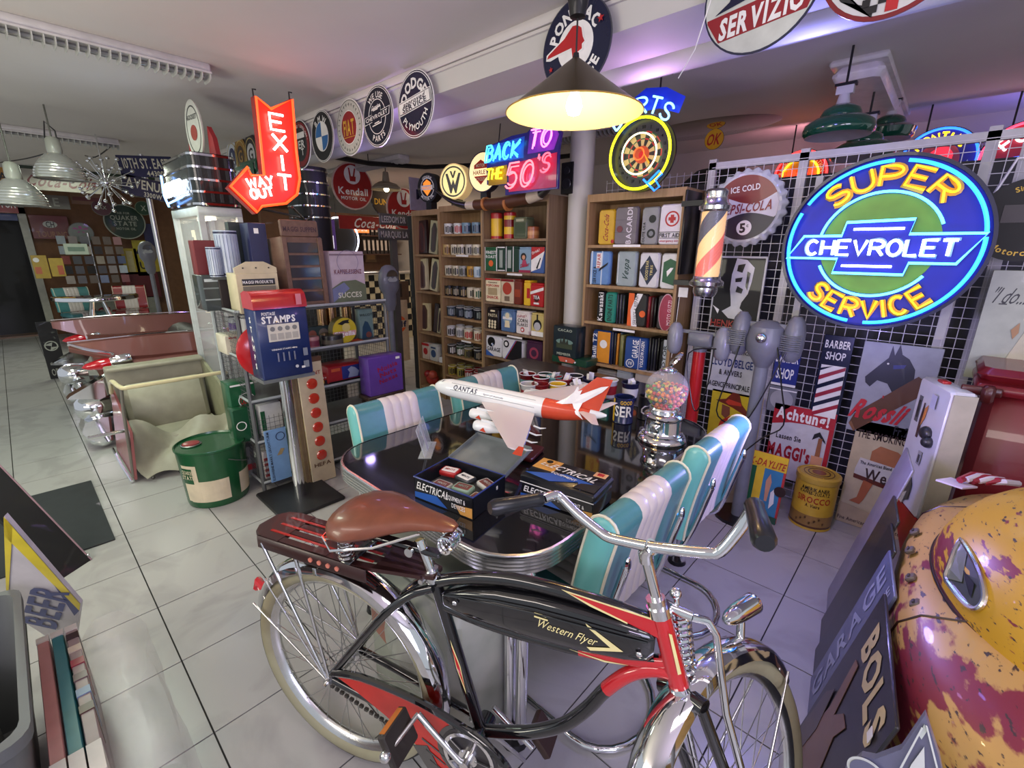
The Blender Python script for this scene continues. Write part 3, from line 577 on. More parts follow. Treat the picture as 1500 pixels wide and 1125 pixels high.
for k, (sx, sy) in enumerate(((1, -1), (-1, -1), (1, 1), (-1, 1))):
    lx, ly = sx * (hx - .10), sy * (hy - (.12 if sy < 0 else .055))
    for o in (-.026, .026):
        g = G().tube([(lx - sx * .05 + o * 3.0, ly, .70), (lx - sx * .01 + o * 2.2, ly, .665), (lx + o * 1.2, ly, .62), (lx + o * 1.0, ly, .56), (lx + o * .9, ly, .02)], .0185, 12)
        part(g, CHROME, 'leg', t)
    part(G().cyl((lx, ly, .0), (lx, ly, .02), .045, .04), BLACK, 'foot', t)
# ------------------------------------------------------------ chairs
vt = mat('turquoise_vinyl', (.075, .25, .26), .32, noise=.06, scale=30, coat=.25); vl = mat('light_turquoise_vinyl', (.14, .45, .42), .32, coat=.25)
vw = mat('white_vinyl', (.66, .60, .57), .38, noise=.03, scale=30, coat=.15); pip = mat('cream_piping', (.72, .68, .52), .4)
def chair():
    t = thing('diner_chair', '', 'chair', (0, 0, 0), 'turquoise and white chairs at the diner table')
    # back: profile in (y, z), thick and rounded, extruded in x. seat faces +y
    def prof(e=0., k=1.):
        p = []
        n = 12; pts = []
        for i in range(n + 1): z = .49 + (.83 - .49) * i / n; pts.append((z, -.055 * (i / n) ** 1.5))
        h = .043 + e
        f = [(y + h * (1 if i else .8), z) for i, (z, y) in enumerate(pts)]; top = [(pts[-1][1] + h * math.cos(a), pts[-1][0] + (h) * math.sin(a)) for a in (.4, .8, 1.2, 1.57, 1.94, 2.34, 2.74)]
        return f + top + [(y - h, z) for z, y in pts[::-1]]
    def seg(x0, x1, e0, e1): return [[(x, y, z) for y, z in prof(e)] for x, e in ((x0, e0), (x1, e1))]
    W_ = .232
    def panel(xs, m, name): part(G().loft([[(x, y, z) for y, z in prof(e)] for x, e in xs]), m, name, t)
    panel([(-W_, -.012), (-W_ + .006, -.003), (-W_ + .012, 0)], vl, 'side_panel'); panel([(W_, -.012), (W_ - .006, -.003), (W_ - .012, 0)][::-1], vl, 'side_panel')
    panel([(-W_ + .012, 0), (-.092, 0)], vt, 'back_panel'); panel([(.092, 0), (W_ - .012, 0)], vt, 'back_panel')
    xs = []
    for i in range(4):
        a = -.092 + i * .046; xs += [(a, -.0005), (a + .004, .0015), (a + .023, .0025), (a + .042, .0015), (a + .0458, -.0005)]
    panel(xs, vw, 'white_panel')
    for s in (-1, 1):
        pr_ = [(s * (W_ - .010), y, z) for y, z in prof(.0015)]; part(G().tube(pr_, .0045, 6), pip, 'piping', t)
    # seat
    def sp(e=0.): return [(.42, .415 - e), (.445 + e, .425), (.45 + e, .45), (.44 + e, .475 + e), (.40, .49 + e), (.04, .478 + e), (.02, .45), (.03, .42 - e), (.04, .415 - e)]
    def sseg(xs, m, name): part(G().loft([[(x, y, z) for y, z in sp(e)] for x, e in xs]), m, name, t)
    sseg([(-.225, -.012), (-.215, 0), (-.088, 0)], vt, 'seat_panel'); sseg([(.088, 0), (.215, 0), (.225, -.012)], vt, 'seat_panel')
    xs = []
    for i in range(4): a = -.088 + i * .044; xs += [(a, -.001), (a + .006, .003), (a + .022, .005), (a + .038, .003), (a + .0438, -.001)]
    sseg(xs, vw, 'white_seat_panel')
    # cantilever tube: up the rear of the back, along under the seat, down at the front, back along the floor in a round loop
    def fil(pts, r=.05, n=5):
        out = [Vector(pts[0])]
        for i in range(1, len(pts) - 1):
            p = Vector(pts[i]); a = (Vector(pts[i - 1]) - p); b = (Vector(pts[i + 1]) - p); ra = min(r, a.length * .48, b.length * .48)
            s_, e_ = p + a.normalized() * ra, p + b.normalized() * ra
            for k in range(n + 1): u = k / n; out.append(s_ * (1 - u) ** 2 + p * 2 * u * (1 - u) + e_ * u * u)
        return out + [Vector(pts[-1])]
    for s in (-1, 1):
        part(G().tube(fil([(s * .19, .40, .40), (s * .19, .44, .405), (s * .19, .445, .02), (s * .19, .30, .0125)], .07), .0125, 10), CHROME, 'front_leg', t)
        part(G().tube(fil([(s * .19, .40, .40), (s * .19, -.02, .40), (s * .172, -.058, .52), (s * .172, -.103, .72)], .06), .0125, 10), CHROME, 'seat_rail', t)
        part(G().ball((s * .172, -.105, .725), .017, 8, 6, (.8, .6, 1.6)), CHROME, 'end_cap', t)
    lp = [(.19, .30, .0125)] + [(.19, .1, .0125)] + [(.19 * math.cos(a), .02 - .16 * math.sin(a), .0125) for a in [PI * i / 12 for i in range(0, 13)]] + [(-.19, .1, .0125), (-.19, .30, .0125)]
    part(G().tube(lp, .0125, 10), CHROME, 'floor_loop', t)
    return t
chair0 = chair()
spots = [(-.585, 1.15, 90, 'turquoise and white chair nearest the bicycle handlebar, seen from behind'), (-.585, 1.76, 90, 'turquoise and white chair beside the gumball machine, seen from behind'),
         (-1.74, 1.14, -90, 'turquoise and white chair facing the camera, close to the red reflector board'), (-1.74, 1.72, -90, 'turquoise and white chair behind the nose of the model airliner')]
for i, (x, y, a, lb) in enumerate(spots):
    c_ = chair0 if i == 0 else copy_tree(chair0); c_.matrix_world = rotz((x, y, 0), a); c_['label'] = lb
# ------------------------------------------------------------ on the table
ZT = .7505
# gumball machine
t = thing('gumball_machine', 'chrome and glass gumball machine full of coloured balls on the table corner', 'gumball machine', rotz((-.78, 1.80, ZT), 0))
part(G().lathe([(0, 0), (.098, 0), (.102, .008), (.096, .022), (.086, .028), (.086, .034), (.078, .040), (.074, .046), (.074, .096), (.080, .102), (.082, .112), (.074, .122), (.06, .126), (.058, .136), (.064, .142), (.06, .150), (.042, .156), (0, .156)], 40), CHROME, 'base', t)
GC = .222; GR = .088
part(G().lathe([(.042, .157)] + [(GR * math.cos(a), GC + GR * math.sin(a)) for a in [math.radians(d) for d in range(-50, 71, 8)]] + [(.026, GC + GR * .96)], 36), GLASS, 'globe', t)
part(G().lathe([(.034, GC + .078), (.036, GC + .086), (.024, GC + .094), (0, GC + .096)], 24), CHROME, 'collar', t)
g = G(); g.m = Matrix.Translation((.005, 0, GC + .1)) @ Matrix.Rotation(math.radians(28), 4, 'Z') @ Matrix.Rotation(math.radians(-52), 4, 'Y'); g.lathe([(0, 0), (.036, .0), (.038, .003), (.034, .010), (0, .014)], 24, (.038, 0, 0)); part(g, CHROME, 'lid', t)
g = G().box(-.02, .02, -.082, -.072, .05, .085, .003).cyl((0, -.08, .07), (0, -.092, .07), .012); part(g, CHROME, 'coin_slot', t)
cols = [('red', P(186, 44, 34)), ('green', P(70, 140, 50)), ('yellow', P(220, 190, 60)), ('orange', P(222, 120, 40)), ('dark blue', P(50, 40, 70)), ('pink', P(220, 110, 90))]
R_ = .0085; gm = {n: mesh(G().ball((0, 0, 0), R_, 8, 6), m, 'gumball') for n, m in cols}
cnt = 0
rg = random.Random(3)
ctr = Vector((-.78, 1.80, ZT + GC)); placed = []
for k in range(11):
    z = -.066 + k * .0125
    if z > .012: break
    for ring_ in (0, 1):
        rad = math.sqrt(max((GR - .0025) ** 2 - z * z, 0)) - R_ - ring_ * .0178
        if rad < .02: continue
        n = int(2 * PI * rad / .0182)
        for i in range(n):
            a = 2 * PI * (i + (k % 2) * .5 + ring_ * .3) / n; p = Vector((rad * math.cos(a), rad * math.sin(a), z))
            if p.y > .02 + .01 * ring_ and k < 6: continue
            if any((p - q).length < R_ * 1.93 for q in placed): continue
            placed.append(p)
for rad, n in ((.052, 17), (.034, 11), (.016, 5), (0, 1)):
    for i in range(n):
        p = Vector((rad * math.cos(2 * PI * i / n), rad * math.sin(2 * PI * i / n), .012 + (.052 - rad) * .12))
        if any((p - q).length < R_ * 1.93 for q in placed): continue
        placed.append(p)
for p in placed[:290]:
    nme = rg.choice([0, 0, 1, 1, 2, 2, 3, 3, 4, 5]); o = put(gm[cols[nme][0]], 'gumball', None, ctr + p); tag(o, 'small %s gumball inside the glass globe' % cols[nme][0], 'gumball', cols[nme][0] + ' gumballs in the globe')
# model airliner on its stand
nose = Vector((-1.46, 1.115, 1.0)); tail = Vector((-.775, 1.318, .965)); L = (tail - nose).length
u_ = (nose - tail).normalized(); Mp = frame((nose + tail) / 2, u_, Vector((0, 0, 1)).cross(u_))   # x forward, y left, z up
t = thing('model_airliner', 'model airliner with red tail and white kangaroo on a display stand', 'model airplane', Mp)
fw = mat('airliner_white', (.72, .74, .72), .22, coat=.3); fr_ = P(196, 72, 46, .25); hL = L / 2
def fus(xs): 
    rings = []
    for x, r, dz in xs: rings.append([(x * L - hL, r * .92 * math.cos(a), dz + r * 1.06 * math.sin(a)) for a in [2 * PI * i / 20 for i in range(20)]])
    return rings
XS = [(1., .002, -.006), (.99, .012, -.005), (.97, .021, -.003), (.94, .029, -.001), (.89, .0345, 0), (.8, .036, 0), (.32, .036, 0)]
part(G().loft(fus(XS)), fw, 'fuselage', t)
part(G().loft(fus([(.32, .0362, 0), (.24, .034, .002), (.16, .028, .007), (.08, .018, .013)])), fr_, 'rear_fuselage', t)
part(G().loft(fus([(.08, .018, .013), (.03, .011, .017), (0, .004, .02)])), fw, 'tail_cone', t)
def blade(pts, th): # pts: root le, root te, tip te, tip le (x,y,z)
    a = [Vector(p) for p in pts]; up_ = Vector((0, 0, 1)) if abs((a[1] - a[2]).normalized().z) < .8 else Vector((0, 1, 0))
    n = (a[1] - a[0]).cross(a[3] - a[0]).normalized()
    mid = lambda p, q, f: p + (q - p) * f
    r1 = [a[0], mid(a[0], a[1], .3) + n * th, mid(a[0], a[1], .7) + n * th * .7, a[1], mid(a[0], a[1], .7) - n * th * .5, mid(a[0], a[1], .3) - n * th]
    r2 = [a[3], mid(a[3], a[2], .3) + n * th * .35, mid(a[3], a[2], .7) + n * th * .25, a[2], mid(a[3], a[2], .7) - n * th * .2, mid(a[3], a[2], .3) - n * th * .35]
    return G().loft([[tuple(p) for p in r1], [tuple(p) for p in r2]])
wg = mat('airliner_wing', (.62, .56, .56), .3)
for s in (-1, 1):
    part(blade([(.13, s * .02, -.018), (-.10, s * .02, -.018), (-.215, s * .38, .004), (-.17, s * .38, .004)], .008), wg, 'wing', t)
    part(blade([(-.185, s * .38, -.012), (-.215, s * .38, -.012), (-.222, s * .382, .018), (-.205, s * .382, .018)], .002), fr_, 'winglet', t)
    part(blade([(-.255, s * .01, .02), (-.32, s * .01, .02), (-.365, s * .125, .03), (-.34, s * .125, .03)], .004), wg, 'tailplane', t)
    for (ey, ex) in ((.115, .04), (.205, -.03)):
        g = G().loft([[(ex + dx, s * ey + r * math.cos(a), -.035 + r * math.sin(a)) for a in [2 * PI * i / 14 for i in range(14)]] for dx, r in ((.075, .015), (.07, .0185), (.05, .020), (.02, .019), (-.01, .011), (-.03, .006))])
        e_ = part(g, fw, 'engine', t); part(G().box(ex - .02, ex + .05, s * ey - .002, s * ey + .002, -.022, -.008), fw, 'pylon', e_)
        part(G().loft([[(ex + dx, s * ey + r * math.cos(a), -.035 + r * math.sin(a)) for a in [2 * PI * i / 12 for i in range(12)]] for dx, r in ((.0765, .013), (.074, .014))]), DBLACK, 'intake', e_)
        g = G(); g.add([(ex + .045, s * (ey + .0201 * 1), -.042), (ex + .02, s * (ey + .0197), -.045), (ex + .03, s * (ey + .0203), -.028)], [(0, 1, 2), (2, 1, 0)]); part(g, fr_, 'emblem', e_)
    for i, yy in enumerate((.13, .19, .25, .31)): part(G().tube([(-.12 - yy * .18, s * yy, -.022), (-.145 - yy * .18, s * yy, -.026), (-.165 - yy * .18, s * yy, -.02)], [.003, .003, .001], 6), fw, 'flap_fairing', t)
part(blade([(-.19, 0, .03), (-.33, 0, .03), (-.365, 0, .15), (-.31, 0, .15)], .005), fr_, 'fin', t)
for s in (1, -1):   # white leaping kangaroo on each side of the fin (side outline)
    roo = [(-.175, .022), (-.21, .045), (-.235, .07), (-.245, .092), (-.25, .078), (-.265, .085), (-.258, .066), (-.29, .085), (-.33, .108), (-.355, .115), (-.335, .09), (-.30, .062), (-.27, .038), (-.262, .012), (-.285, -.012), (-.255, .0), (-.235, .03), (-.20, .022)]
    g = G(); pts_ = [(x, -s * (.0062 if z > .04 else .022), z + .01) for x, z in roo]
    g.prism([(x, z + .012) for x, z in roo], 0, .0008); g.v = [(x, -s * (.0058 + z + max(0, (.048 - y)) * .55), y) for x, y, z in g.v]; part(g, WHITE, 'kangaroo_emblem', t, smooth=False)
def on_side(g_, off=.0345):   # lay flat lettering (local x,y) onto the fuselage side facing the camera (bike side = -left => local right is -u)
    g_.v = [(-x, (off - max(0, y - .010) ** 1.3 * 1.6 + z), y) for x, y, z in g_.v]; return g_
for s in (1,):
    g = text_g(G(), 'QANTAS', .0175, .105, at=(-.195, .017), z=.0012, shear=.15); g.v = [(-x, math.sqrt(max(.0333 ** 2 - (y * .87) ** 2, 0)) + .0008, y) for x, y, z in g.v]; part(g, P(30, 30, 60), 'lettering', t, smooth=False)
    g = text_g(G(), 'Spirit of Australia', .007, .085, at=(-.07, .014), z=.0012, shear=.3, bold=0); g.v = [(-x, math.sqrt(max(.0333 ** 2 - (y * .87) ** 2, 0)) + .0008, y) for x, y, z in g.v]; part(g, P(60, 70, 100), 'lettering', t, smooth=False)
    for zz in (.0285, .004):
        g = G()
        for i in range(64):
            x = .26 - i * .0066
            if x < -.10: break
            yy = math.sqrt(max(.0333 ** 2 - (zz * .87) ** 2, 0)) + .0008; g.add([(x, yy, zz), (x - .003, yy, zz), (x - .003, yy, zz + .0025), (x, yy, zz + .0025)], [(0, 1, 2, 3), (3, 2, 1, 0)])
        part(g, P(80, 84, 90), 'cabin_windows', t, kind='stuff', smooth=False)
g = G().add([(.318, -.016, .019), (.318, .016, .019), (.304, .02, .031), (.304, -.02, .031)], [(0, 1, 2, 3)]); part(g, DBLACK, 'cockpit_window', t, smooth=False)
zb = -(((nose + tail) / 2).z - ZT) + .007
g = G().tube([(-.02, -.07, zb + .018), (-.03, -.10, zb + .09), (0, 0, -.034)], .006, 6, flat=2.4); part(g, mat('acrylic_blue', (.35, .4, .8), .1, alpha=.75), 'stand_arm', t)
g = G().box(-.10, .06, -.11, .02, zb + .0012, zb + .018, .004); part(g, P(84, 20, 24, .3), 'stand_base', t)
g = G().box(.0, .05, -.09, -.03, zb + .018, zb + .0192); part(g, P(190, 190, 190), 'plate', t)
# clear acrylic card holder
t = thing('card_holder', 'clear acrylic sign holder standing empty on the black table', 'sign holder', frame(PZ(622, 672, ZT), (PZ(640, 622, ZT) - PZ(622, 672, ZT)), (0, 0, 1)))
t.matrix_world = Matrix.Translation((0, 0, 0)) @ t.matrix_world
acr = mat('acrylic', (.8, .85, .86), .04, alpha=.32)
part(G().box(0, .16, 0, .003, -.025, .025), acr, 'foot_plate', t); g = G(); g.m = Matrix.Rotation(-.25, 4, 'X'); part(g.box(0, .16, .002, .12, 0, .003), acr, 'front_plate', t)
g = G(); g.m = Matrix.Rotation(-.25, 4, 'X'); part(g.box(.06, .09, .006, .118, .0035, .0045), P(190, 196, 200), 'paper_strip', t)
# electrical tins
tb = P(20, 22, 28, .3); tbl = P(40, 90, 170); tor = P(216, 160, 80)
def elec_front(B, w, h, full=True):
    B.shape([(-w / 2 + .002, .004), (w * .08, .004), (-w * .1, h * .45), (-w / 2 + .002, h * .3)], tbl)
    B.shape([(w / 2 - .002, .004), (w / 2 - .002, h * .5), (w * .22, h * .4), (w * .3, .004)], tor)
    B.text('ELECTRICAL', h * .34, w * .55, (-w * .16, h * .68), WHITE, shear=.25); B.text('EQUIPMENT &', h * .2, w * .3, (w * .24, h * .66), WHITE); B.text('DEVICES', h * .2, w * .22, (w * .28, h * .36), WHITE)
Mt = frame((-1.075, .86, ZT), (PZ(690, 758, ZT) - PZ(612, 722, ZT)).normalized(), (0, 0, 1))
c0 = PZ(608, 728, ZT); c1 = PZ(693, 762, ZT); wA = (c1 - c0).length; axA = (c1 - c0).normalized(); dA = .17
B = Board('hinged_tin', 'open black and blue electrical tin full of mint tins on the table', 'tin', frame((c0 + c1) / 2, axA, (0, 0, 1)))
hA = .075; part(G().box(-wA / 2, wA / 2, 0, hA, -.004, 0).box(-wA / 2, wA / 2, 0, hA, -dA, -dA + .004).box(-wA / 2, -wA / 2 + .004, 0, hA, -dA, 0).box(wA / 2 - .004, wA / 2, 0, hA, -dA, 0).box(-wA / 2, wA / 2, 0, .004, -dA, 0), tb, 'body', B.t)
part(G().tube([(-wA / 2, hA, 0), (wA / 2, hA, 0), (wA / 2, hA, -dA), (-wA / 2, hA, -dA)], .003, 6, closed=True), mat('blue_lip', (.03, .05, .2), .3), 'rim', B.t); elec_front(B, wA, hA)
g = G(); g.m = Matrix.Translation((0, hA, -dA)) @ Matrix.Rotation(math.radians(-78), 4, 'X')
g.box(-wA / 2, wA / 2, 0, dA, -.012, -.009).box(-wA / 2, wA / 2, dA - .002, dA, -.012, .006).box(-wA / 2, -wA / 2 + .002, 0, dA, -.012, .006).box(wA / 2 - .002, wA / 2, 0, dA, -.012, .006); part(g, P(120, 126, 124, .2), 'open_lid', B.t)
MA = frame((c0 + c1) / 2, axA, (0, 0, 1))
for i, (x, z, yaw, c, lb) in enumerate(((-.075, -.125, 10, P(170, 34, 34), 'small red mint tin inside the open tin'), (.0, -.115, -8, P(44, 48, 50), 'small black mint tin with white print inside the open tin'), (.035, -.06, 6, P(140, 170, 150), 'small mint-green and cream tin inside the open tin'), (.085, -.12, -20, P(206, 204, 196), 'small white mint tin at the far side of the open tin'), (-.05, -.055, 0, P(190, 190, 182), 'pale mint tin under the near rim of the open tin'), (.092, -.045, 90, P(200, 200, 180), 'pale small tin tucked in the near corner of the open tin'))):
    y0 = .042 if i < 4 else .028
    M_ = MA @ Matrix.Translation((x, y0, z)) @ Matrix.Rotation(math.radians(yaw), 4, 'Y') @ Matrix.Rotation(-PI / 2, 4, 'X')
    B2 = Board('mint_tin', lb, 'mint tin', M_, 'mint tins in the open tin', z=.018)
    part(G().box(-.033, .033, -.022, .022, 0, .018, .004), c, 'body', B2.t); B2.rrect(-.026, .026, -.016, .016, .003, WHITE if i in (0, 1) else P(120, 60, 50), 'print', .0006); B2.text('MINTS', .011, .036, (0, 0), c)
# tins have a false floor so the small tins sit near the rim
part(G().box(-wA / 2 + .005, wA / 2 - .005, .004, .026, -dA + .005, -.005), P(90, 90, 92), 'lining', B.t)
c0 = PZ(762, 728, ZT); c1 = PZ(868, 765, ZT); wB = (c1 - c0).length; ax = (c1 - c0).normalized(); dB = .15; hB = .085
B = Board('hinged_tin', 'closed black and blue electrical equipment tin on the table edge', 'tin', frame((c0 + c1) / 2, ax, (0, 0, 1)))
part(G().box(-wB / 2, wB / 2, 0, hB - .022, -dB, 0, .008), tb, 'body', B.t); part(G().box(-wB / 2 - .002, wB / 2 + .002, hB - .024, hB, -dB - .002, .002, .006), tb, 'lid', B.t)
part(G().tube([(-wB / 2, hB - .025, .002), (wB / 2, hB - .025, .002)], .0015, 5), WHITE, 'lid_line', B.t); elec_front(B, wB, hB * .7)
B.t2 = B.t; B3 = Board.__new__(Board); B3.t = thing('x', 'x', 'x'); B3.z = 0
g_t = B3.t
B3.rect(-wB / 2 + .004, -wB * .18, dB * .45, dB - .006, tor); B3.shape([(-wB / 2 + .006, .02), (-wB * .1, .006), (wB * .2, .05), (wB * .3, .008), (wB / 2 - .02, dB * .4), (0, dB * .5)], tbl); B3.shape([(wB * .2, .01), (wB / 2 - .006, .01), (wB / 2 - .006, dB * .45), (wB * .25, dB * .3)], DBLACK)
B3.text('ELECTRICAL', .03, wB * .8, (0, dB * .62), WHITE, shear=.3, rot=-.12); B3.text('EQUIPMENT', .012, wB * .36, (0, dB * .36), WHITE, rot=-.12); B3.disc(.016, tor, c=(-wB * .33, dB * .78)); B3.disc(.011, DBLACK, c=(-wB * .33, dB * .78)); B3.rect(wB * .3, wB * .46, dB * .7, dB * .9, P(220, 170, 120)); B3.rect(wB * .34, wB * .42, dB * .75, dB * .86, RED)
Ml = Matrix.Translation((0, hB + .0005, .0)) @ Matrix.Rotation(-PI / 2, 4, 'X')
for c_ in list(g_t.children): c_.parent = B.t; c_.matrix_local = Ml.copy()
bpy.data.objects.remove(g_t)
# tins and mugs standing behind the airliner
def can(px, py, r, h, label, m, ops=(), z=ZT, lidless=True, cat='tin', name='round_tin', group='round tins and cups behind the airliner', inner=None, txt=None, tm=WHITE, y=None):
    p = PZ(px, py, z) if y is None else Vector((0, 0, 0)); t = thing(name, label, cat, rotz((p.x, p.y, z), 0), group)
    part(G().lathe([(0, 0), (r, 0), (r + .002, .003), (r, .006), (r, h - .005), (r + .003, h - .002), (r, h), (r - .003, h - .002), (r - .004, .01), (0, .008)], 22), m, 'body', t)
    for z0, z1, mm in ops: part(G().lathe([(r + .0012, h * z0), (r + .0012, h * z1)], 22), mm, 'label_band', t)
    if txt:
        g = text_g(G(), txt[0], txt[1], txt[2], (0, h * txt[3]), 0); a0 = math.atan2(-p.y, -p.x) + (txt[4] if len(txt) > 4 else 0); g.v = [((r + .0025) * math.cos(a0 + x / r), (r + .0025) * math.sin(a0 + x / r), y_) for x, y_, z_ in g.v]; part(g, tm, 'lettering', t, smooth=False)
    return t, p
t, p = can(912, 617, .045, .125, 'dark blue and yellow round tin with big white letters beside the airliner tail', P(24, 34, 70, .25), [(.80, .86, P(24, 34, 70))], txt=('SER', .05, .085, .5), tm=WHITE)
g = text_g(G(), 'GOOD', .018, .055, (.012, .105), 0); a0 = math.atan2(-p.y, -p.x); g.v = [(.0476 * math.cos(a0 + x / .045), .0476 * math.sin(a0 + x / .045), y_) for x, y_, z_ in g.v]; part(g, YELLOW, 'lettering', t, smooth=False)
g = G().lathe([(.0472, .01), (.0472, .11)], 22); a0_ = math.atan2(-p.y, -p.x) - 1.5
g = G(); [g.add([(.0473 * math.cos(a0_ + a), .0473 * math.sin(a0_ + a), .006), (.0473 * math.cos(a0_ + a + .12), .0473 * math.sin(a0_ + a + .12), .006), (.0473 * math.cos(a0_ + a + .12), .0473 * math.sin(a0_ + a + .12), .118), (.0473 * math.cos(a0_ + a), .0473 * math.sin(a0_ + a), .118)], [(0, 1, 2, 3)]) for a in (-.1, .02, .14, .26, .38)]; part(g, YELLOW, 'yellow_stripe', t)
t, p = can(945, 612, .038, .115, 'black pencil mug with white scribble beside the gumball machine', BLACK, cat='mug', name='pen_mug')
part(G().tube([(.036, .0, .09), (.066, .0, .085), (.07, 0, .05), (.036, 0, .025)], .006, 6), BLACK, 'handle', t)
g = text_g(G(), 'G', .05, None, (0, .055), 0, shear=.4, bold=-.01); a0 = math.atan2(-p.y, -p.x); g.v = [(.0392 * math.cos(a0 + x / .038), .0392 * math.sin(a0 + x / .038), y_) for x, y_, z_ in g.v]; part(g, WHITE, 'scribble', t, smooth=False)
part(G().box(-.01, .006, -.002, 0, .08, .13).box(.0, .02, .004, .006, .07, .125), WHITE, 'price_tag', t)
# low sales table behind, with enamel pails and cups holding tags
t = thing('sales_table', 'low table behind the diner table carrying rows of enamel cups', 'table', (-1.76, 2.50, 0))
part(G().box(-.66, .66, -.26, .26, .655, .69, .004), P(60, 54, 50), 'table_top', t)
for sx in (-1, 1):
    for sy in (-1, 1): part(G().box(sx * .6 - .02, sx * .6 + .02, sy * .23 - .02, sy * .23 + .02, 0, .655), P(50, 46, 44), 'leg', t)
pal = [(DRED, 'dark red'), (P(40, 56, 48), 'dark green'), (P(120, 170, 170), 'pale aqua'), (P(150, 30, 40), 'crimson'), (P(34, 34, 40), 'charcoal'), (P(24, 26, 60), 'navy'), (YELLOW, 'yellow'), (P(206, 204, 200), 'white'), (P(150, 160, 190), 'steel blue'), (P(200, 196, 190), 'off-white striped')]
cups = [(773, 547, 0, 'beside the chair back'), (792, 562, 0, 'in front of the red cup row'), (800, 548, 1, 'behind the red cups'), (812, 551, 2, 'with a white tag in it'), (793, 552, 3, 'at the middle of the cup rows'), (826, 554, 3, 'holding a folded white tag'), (842, 550, 4, 'below the green chest tin'), (866, 554, 5, 'with papers sticking out'), (817, 562, 6, 'in front of the tagged cups'), (848, 563, 7, 'holding white paper tags'), (893, 556, 7, 'near the low bookcase shelf'), (878, 562, 8, 'with a clipped tag'), (864, 571, 9, 'nearest the airliner fin'), (924, 560, 5, 'with crumpled paper beside the globe'), (775, 562, 7, 'nearest the airliner wing')]
for i, (px, py, c, ds) in enumerate(cups):
    m, nm = pal[c]; r = .048; zc = .691
    p = PZ(px, py, zc + .105); t = thing('enamel_cup', '%s enamel cup %s' % (nm, ds), 'cup', rotz((p.x, p.y, zc), 30 * i), 'enamel cups and pails behind the airliner')
    part(G().lathe([(0, 0), (r * .84, 0), (r, .1), (r + .004, .105), (r - .001, .103), (r * .8, .01), (0, .008)], 20), m, 'body', t)
    part(G().lathe([(r * .89, .02), (r * .97 + .001, .075)], 20), pal[(c * 3 + 2) % 10][0], 'label_band', t)
    part(G().tube([(r + .004 * math.cos(a), .0, .105) if False else ((r + .003) * math.cos(a), (r + .003) * math.sin(a), .105) for a in [2 * PI * k / 20 for k in range(20)]], .003, 5, closed=True), m if i % 2 else WHITE, 'rim', t)
    if i in (0, 3, 5, 7, 9, 11, 13): g = G(); g.m = Matrix.Translation((0, 0, .07)) @ Matrix.Rotation(.4, 4, 'X') @ Matrix.Rotation(i, 4, 'Z'); part(g.box(-.018, .018, -.001, .001, 0, .07).box(-.001, .02, -.02, .001, 0, .06), WHITE, 'paper_tag', t)
# ------------------------------------------------------------ bicycle
hd, ln = .355, .034
bu = Vector((math.cos(hd), math.sin(hd), 0)); bn = Vector((-bu.y, bu.x, 0)); bup = Vector((0, 0, 1)) * math.cos(ln) + bn * math.sin(ln); bl_ = bup.cross(bu)
MBk = Matrix((bu, bl_, bup)).transposed().to_4x4(); MBk.translation = Vector((-1.1, .458, 0))
bike = thing('bicycle', 'black and red cruiser bicycle with brown saddle parked in front of the table', 'bicycle', MBk)
wall_m2 = mat('aged_whitewall', (.35, .335, .21), .5, rgb2=(.25, .22, .13), scale=3, thr=(.45, .6)); tread = P(24, 24, 24, .8)
BW = .335
def wheel(Mw, px):
    def part_(g, m, nm, par=bike): o = part(g, m, nm, par); return o
    RX = Mw @ Matrix.Rotation(PI / 2, 4, 'X')
    w = thing('x', 'x', 'x'); bpy.data.objects.remove(w)
    g = G(); g.m = RX; r, R0 = .027, .307
    def arcp(a0, a1, n=8, k=1.): return [(R0 + r * k * math.cos(math.radians(a0 + (a1 - a0) * i / n)), r * k * math.sin(math.radians(a0 + (a1 - a0) * i / n))) for i in range(n + 1)]
    g.lathe(arcp(52, 160), 56); g.lathe(arcp(-160, -52), 56); tyre = part_(g, wall_m2, 'tyre')
    g = G(); g.m = RX; g.lathe(arcp(-56, 56, 10, 1.02), 56); part(g, tread, 'tread', tyre)
    g = G(); g.m = RX; g.lathe([(.285, -.019), (.289, -.013), (.278, -.008), (.274, 0), (.278, .008), (.289, .013), (.285, .019), (.281, .016), (.271, .008), (.268, 0), (.271, -.008), (.281, -.016)], 56, closed=True); rim = part_(g, CHROME2, 'rim')
    hb = G(); hb.m = RX; hb.lathe([(0, -.055), (.007, -.055), (.007, -.036), (.028, -.034), (.028, -.030), (.014, -.026), (.014, .026), (.028, .03), (.028, .034), (.007, .036), (.007, .055), (0, .055)], 20); part_(hb, CHROME2, 'hub')
    sm = None
    for i in range(36):
        a = 2 * PI * i / 36; s = 1 if i % 2 else -1; b = a + (1 if (i // 2) % 2 else -1) * .9
        g = G(); g.m = RX; g.cyl((.027 * math.cos(b), .027 * math.sin(b), s * .031), (.273 * math.cos(a), .273 * math.sin(a), s * .004), .0012, n=4, caps=False); part(g, STEEL, 'spoke', rim)
def fender(Mw, a0, a1, R0=.352, hw=.040, name='fender', n=26):
    g = G(); g.m = Mw; rings = []
    for i in range(n + 1):
        a = math.radians(a0 + (a1 - a0) * i / n); k = min(1, .35 + 3 * min(i, n - i) / n); sec = []
        for off in (0, -.0035):
            pts_ = [(-1, -.72), (-.95, -.25), (-.65, .0), (-.25, .12), (0, .16), (.25, .12), (.65, .0), (.95, -.25), (1, -.72)]
            if off: pts_ = pts_[::-1]
            for u, v in pts_: rr_ = R0 + v * hw + off; sec.append((rr_ * math.cos(a), u * hw * k, rr_ * math.sin(a)))
        rings.append(sec)
    return part(g.loft(rings), CHROME, name, bike)
MR = Matrix.Translation((0, 0, BW))
wheel(MR, 0); fender(MR, -22, 166)
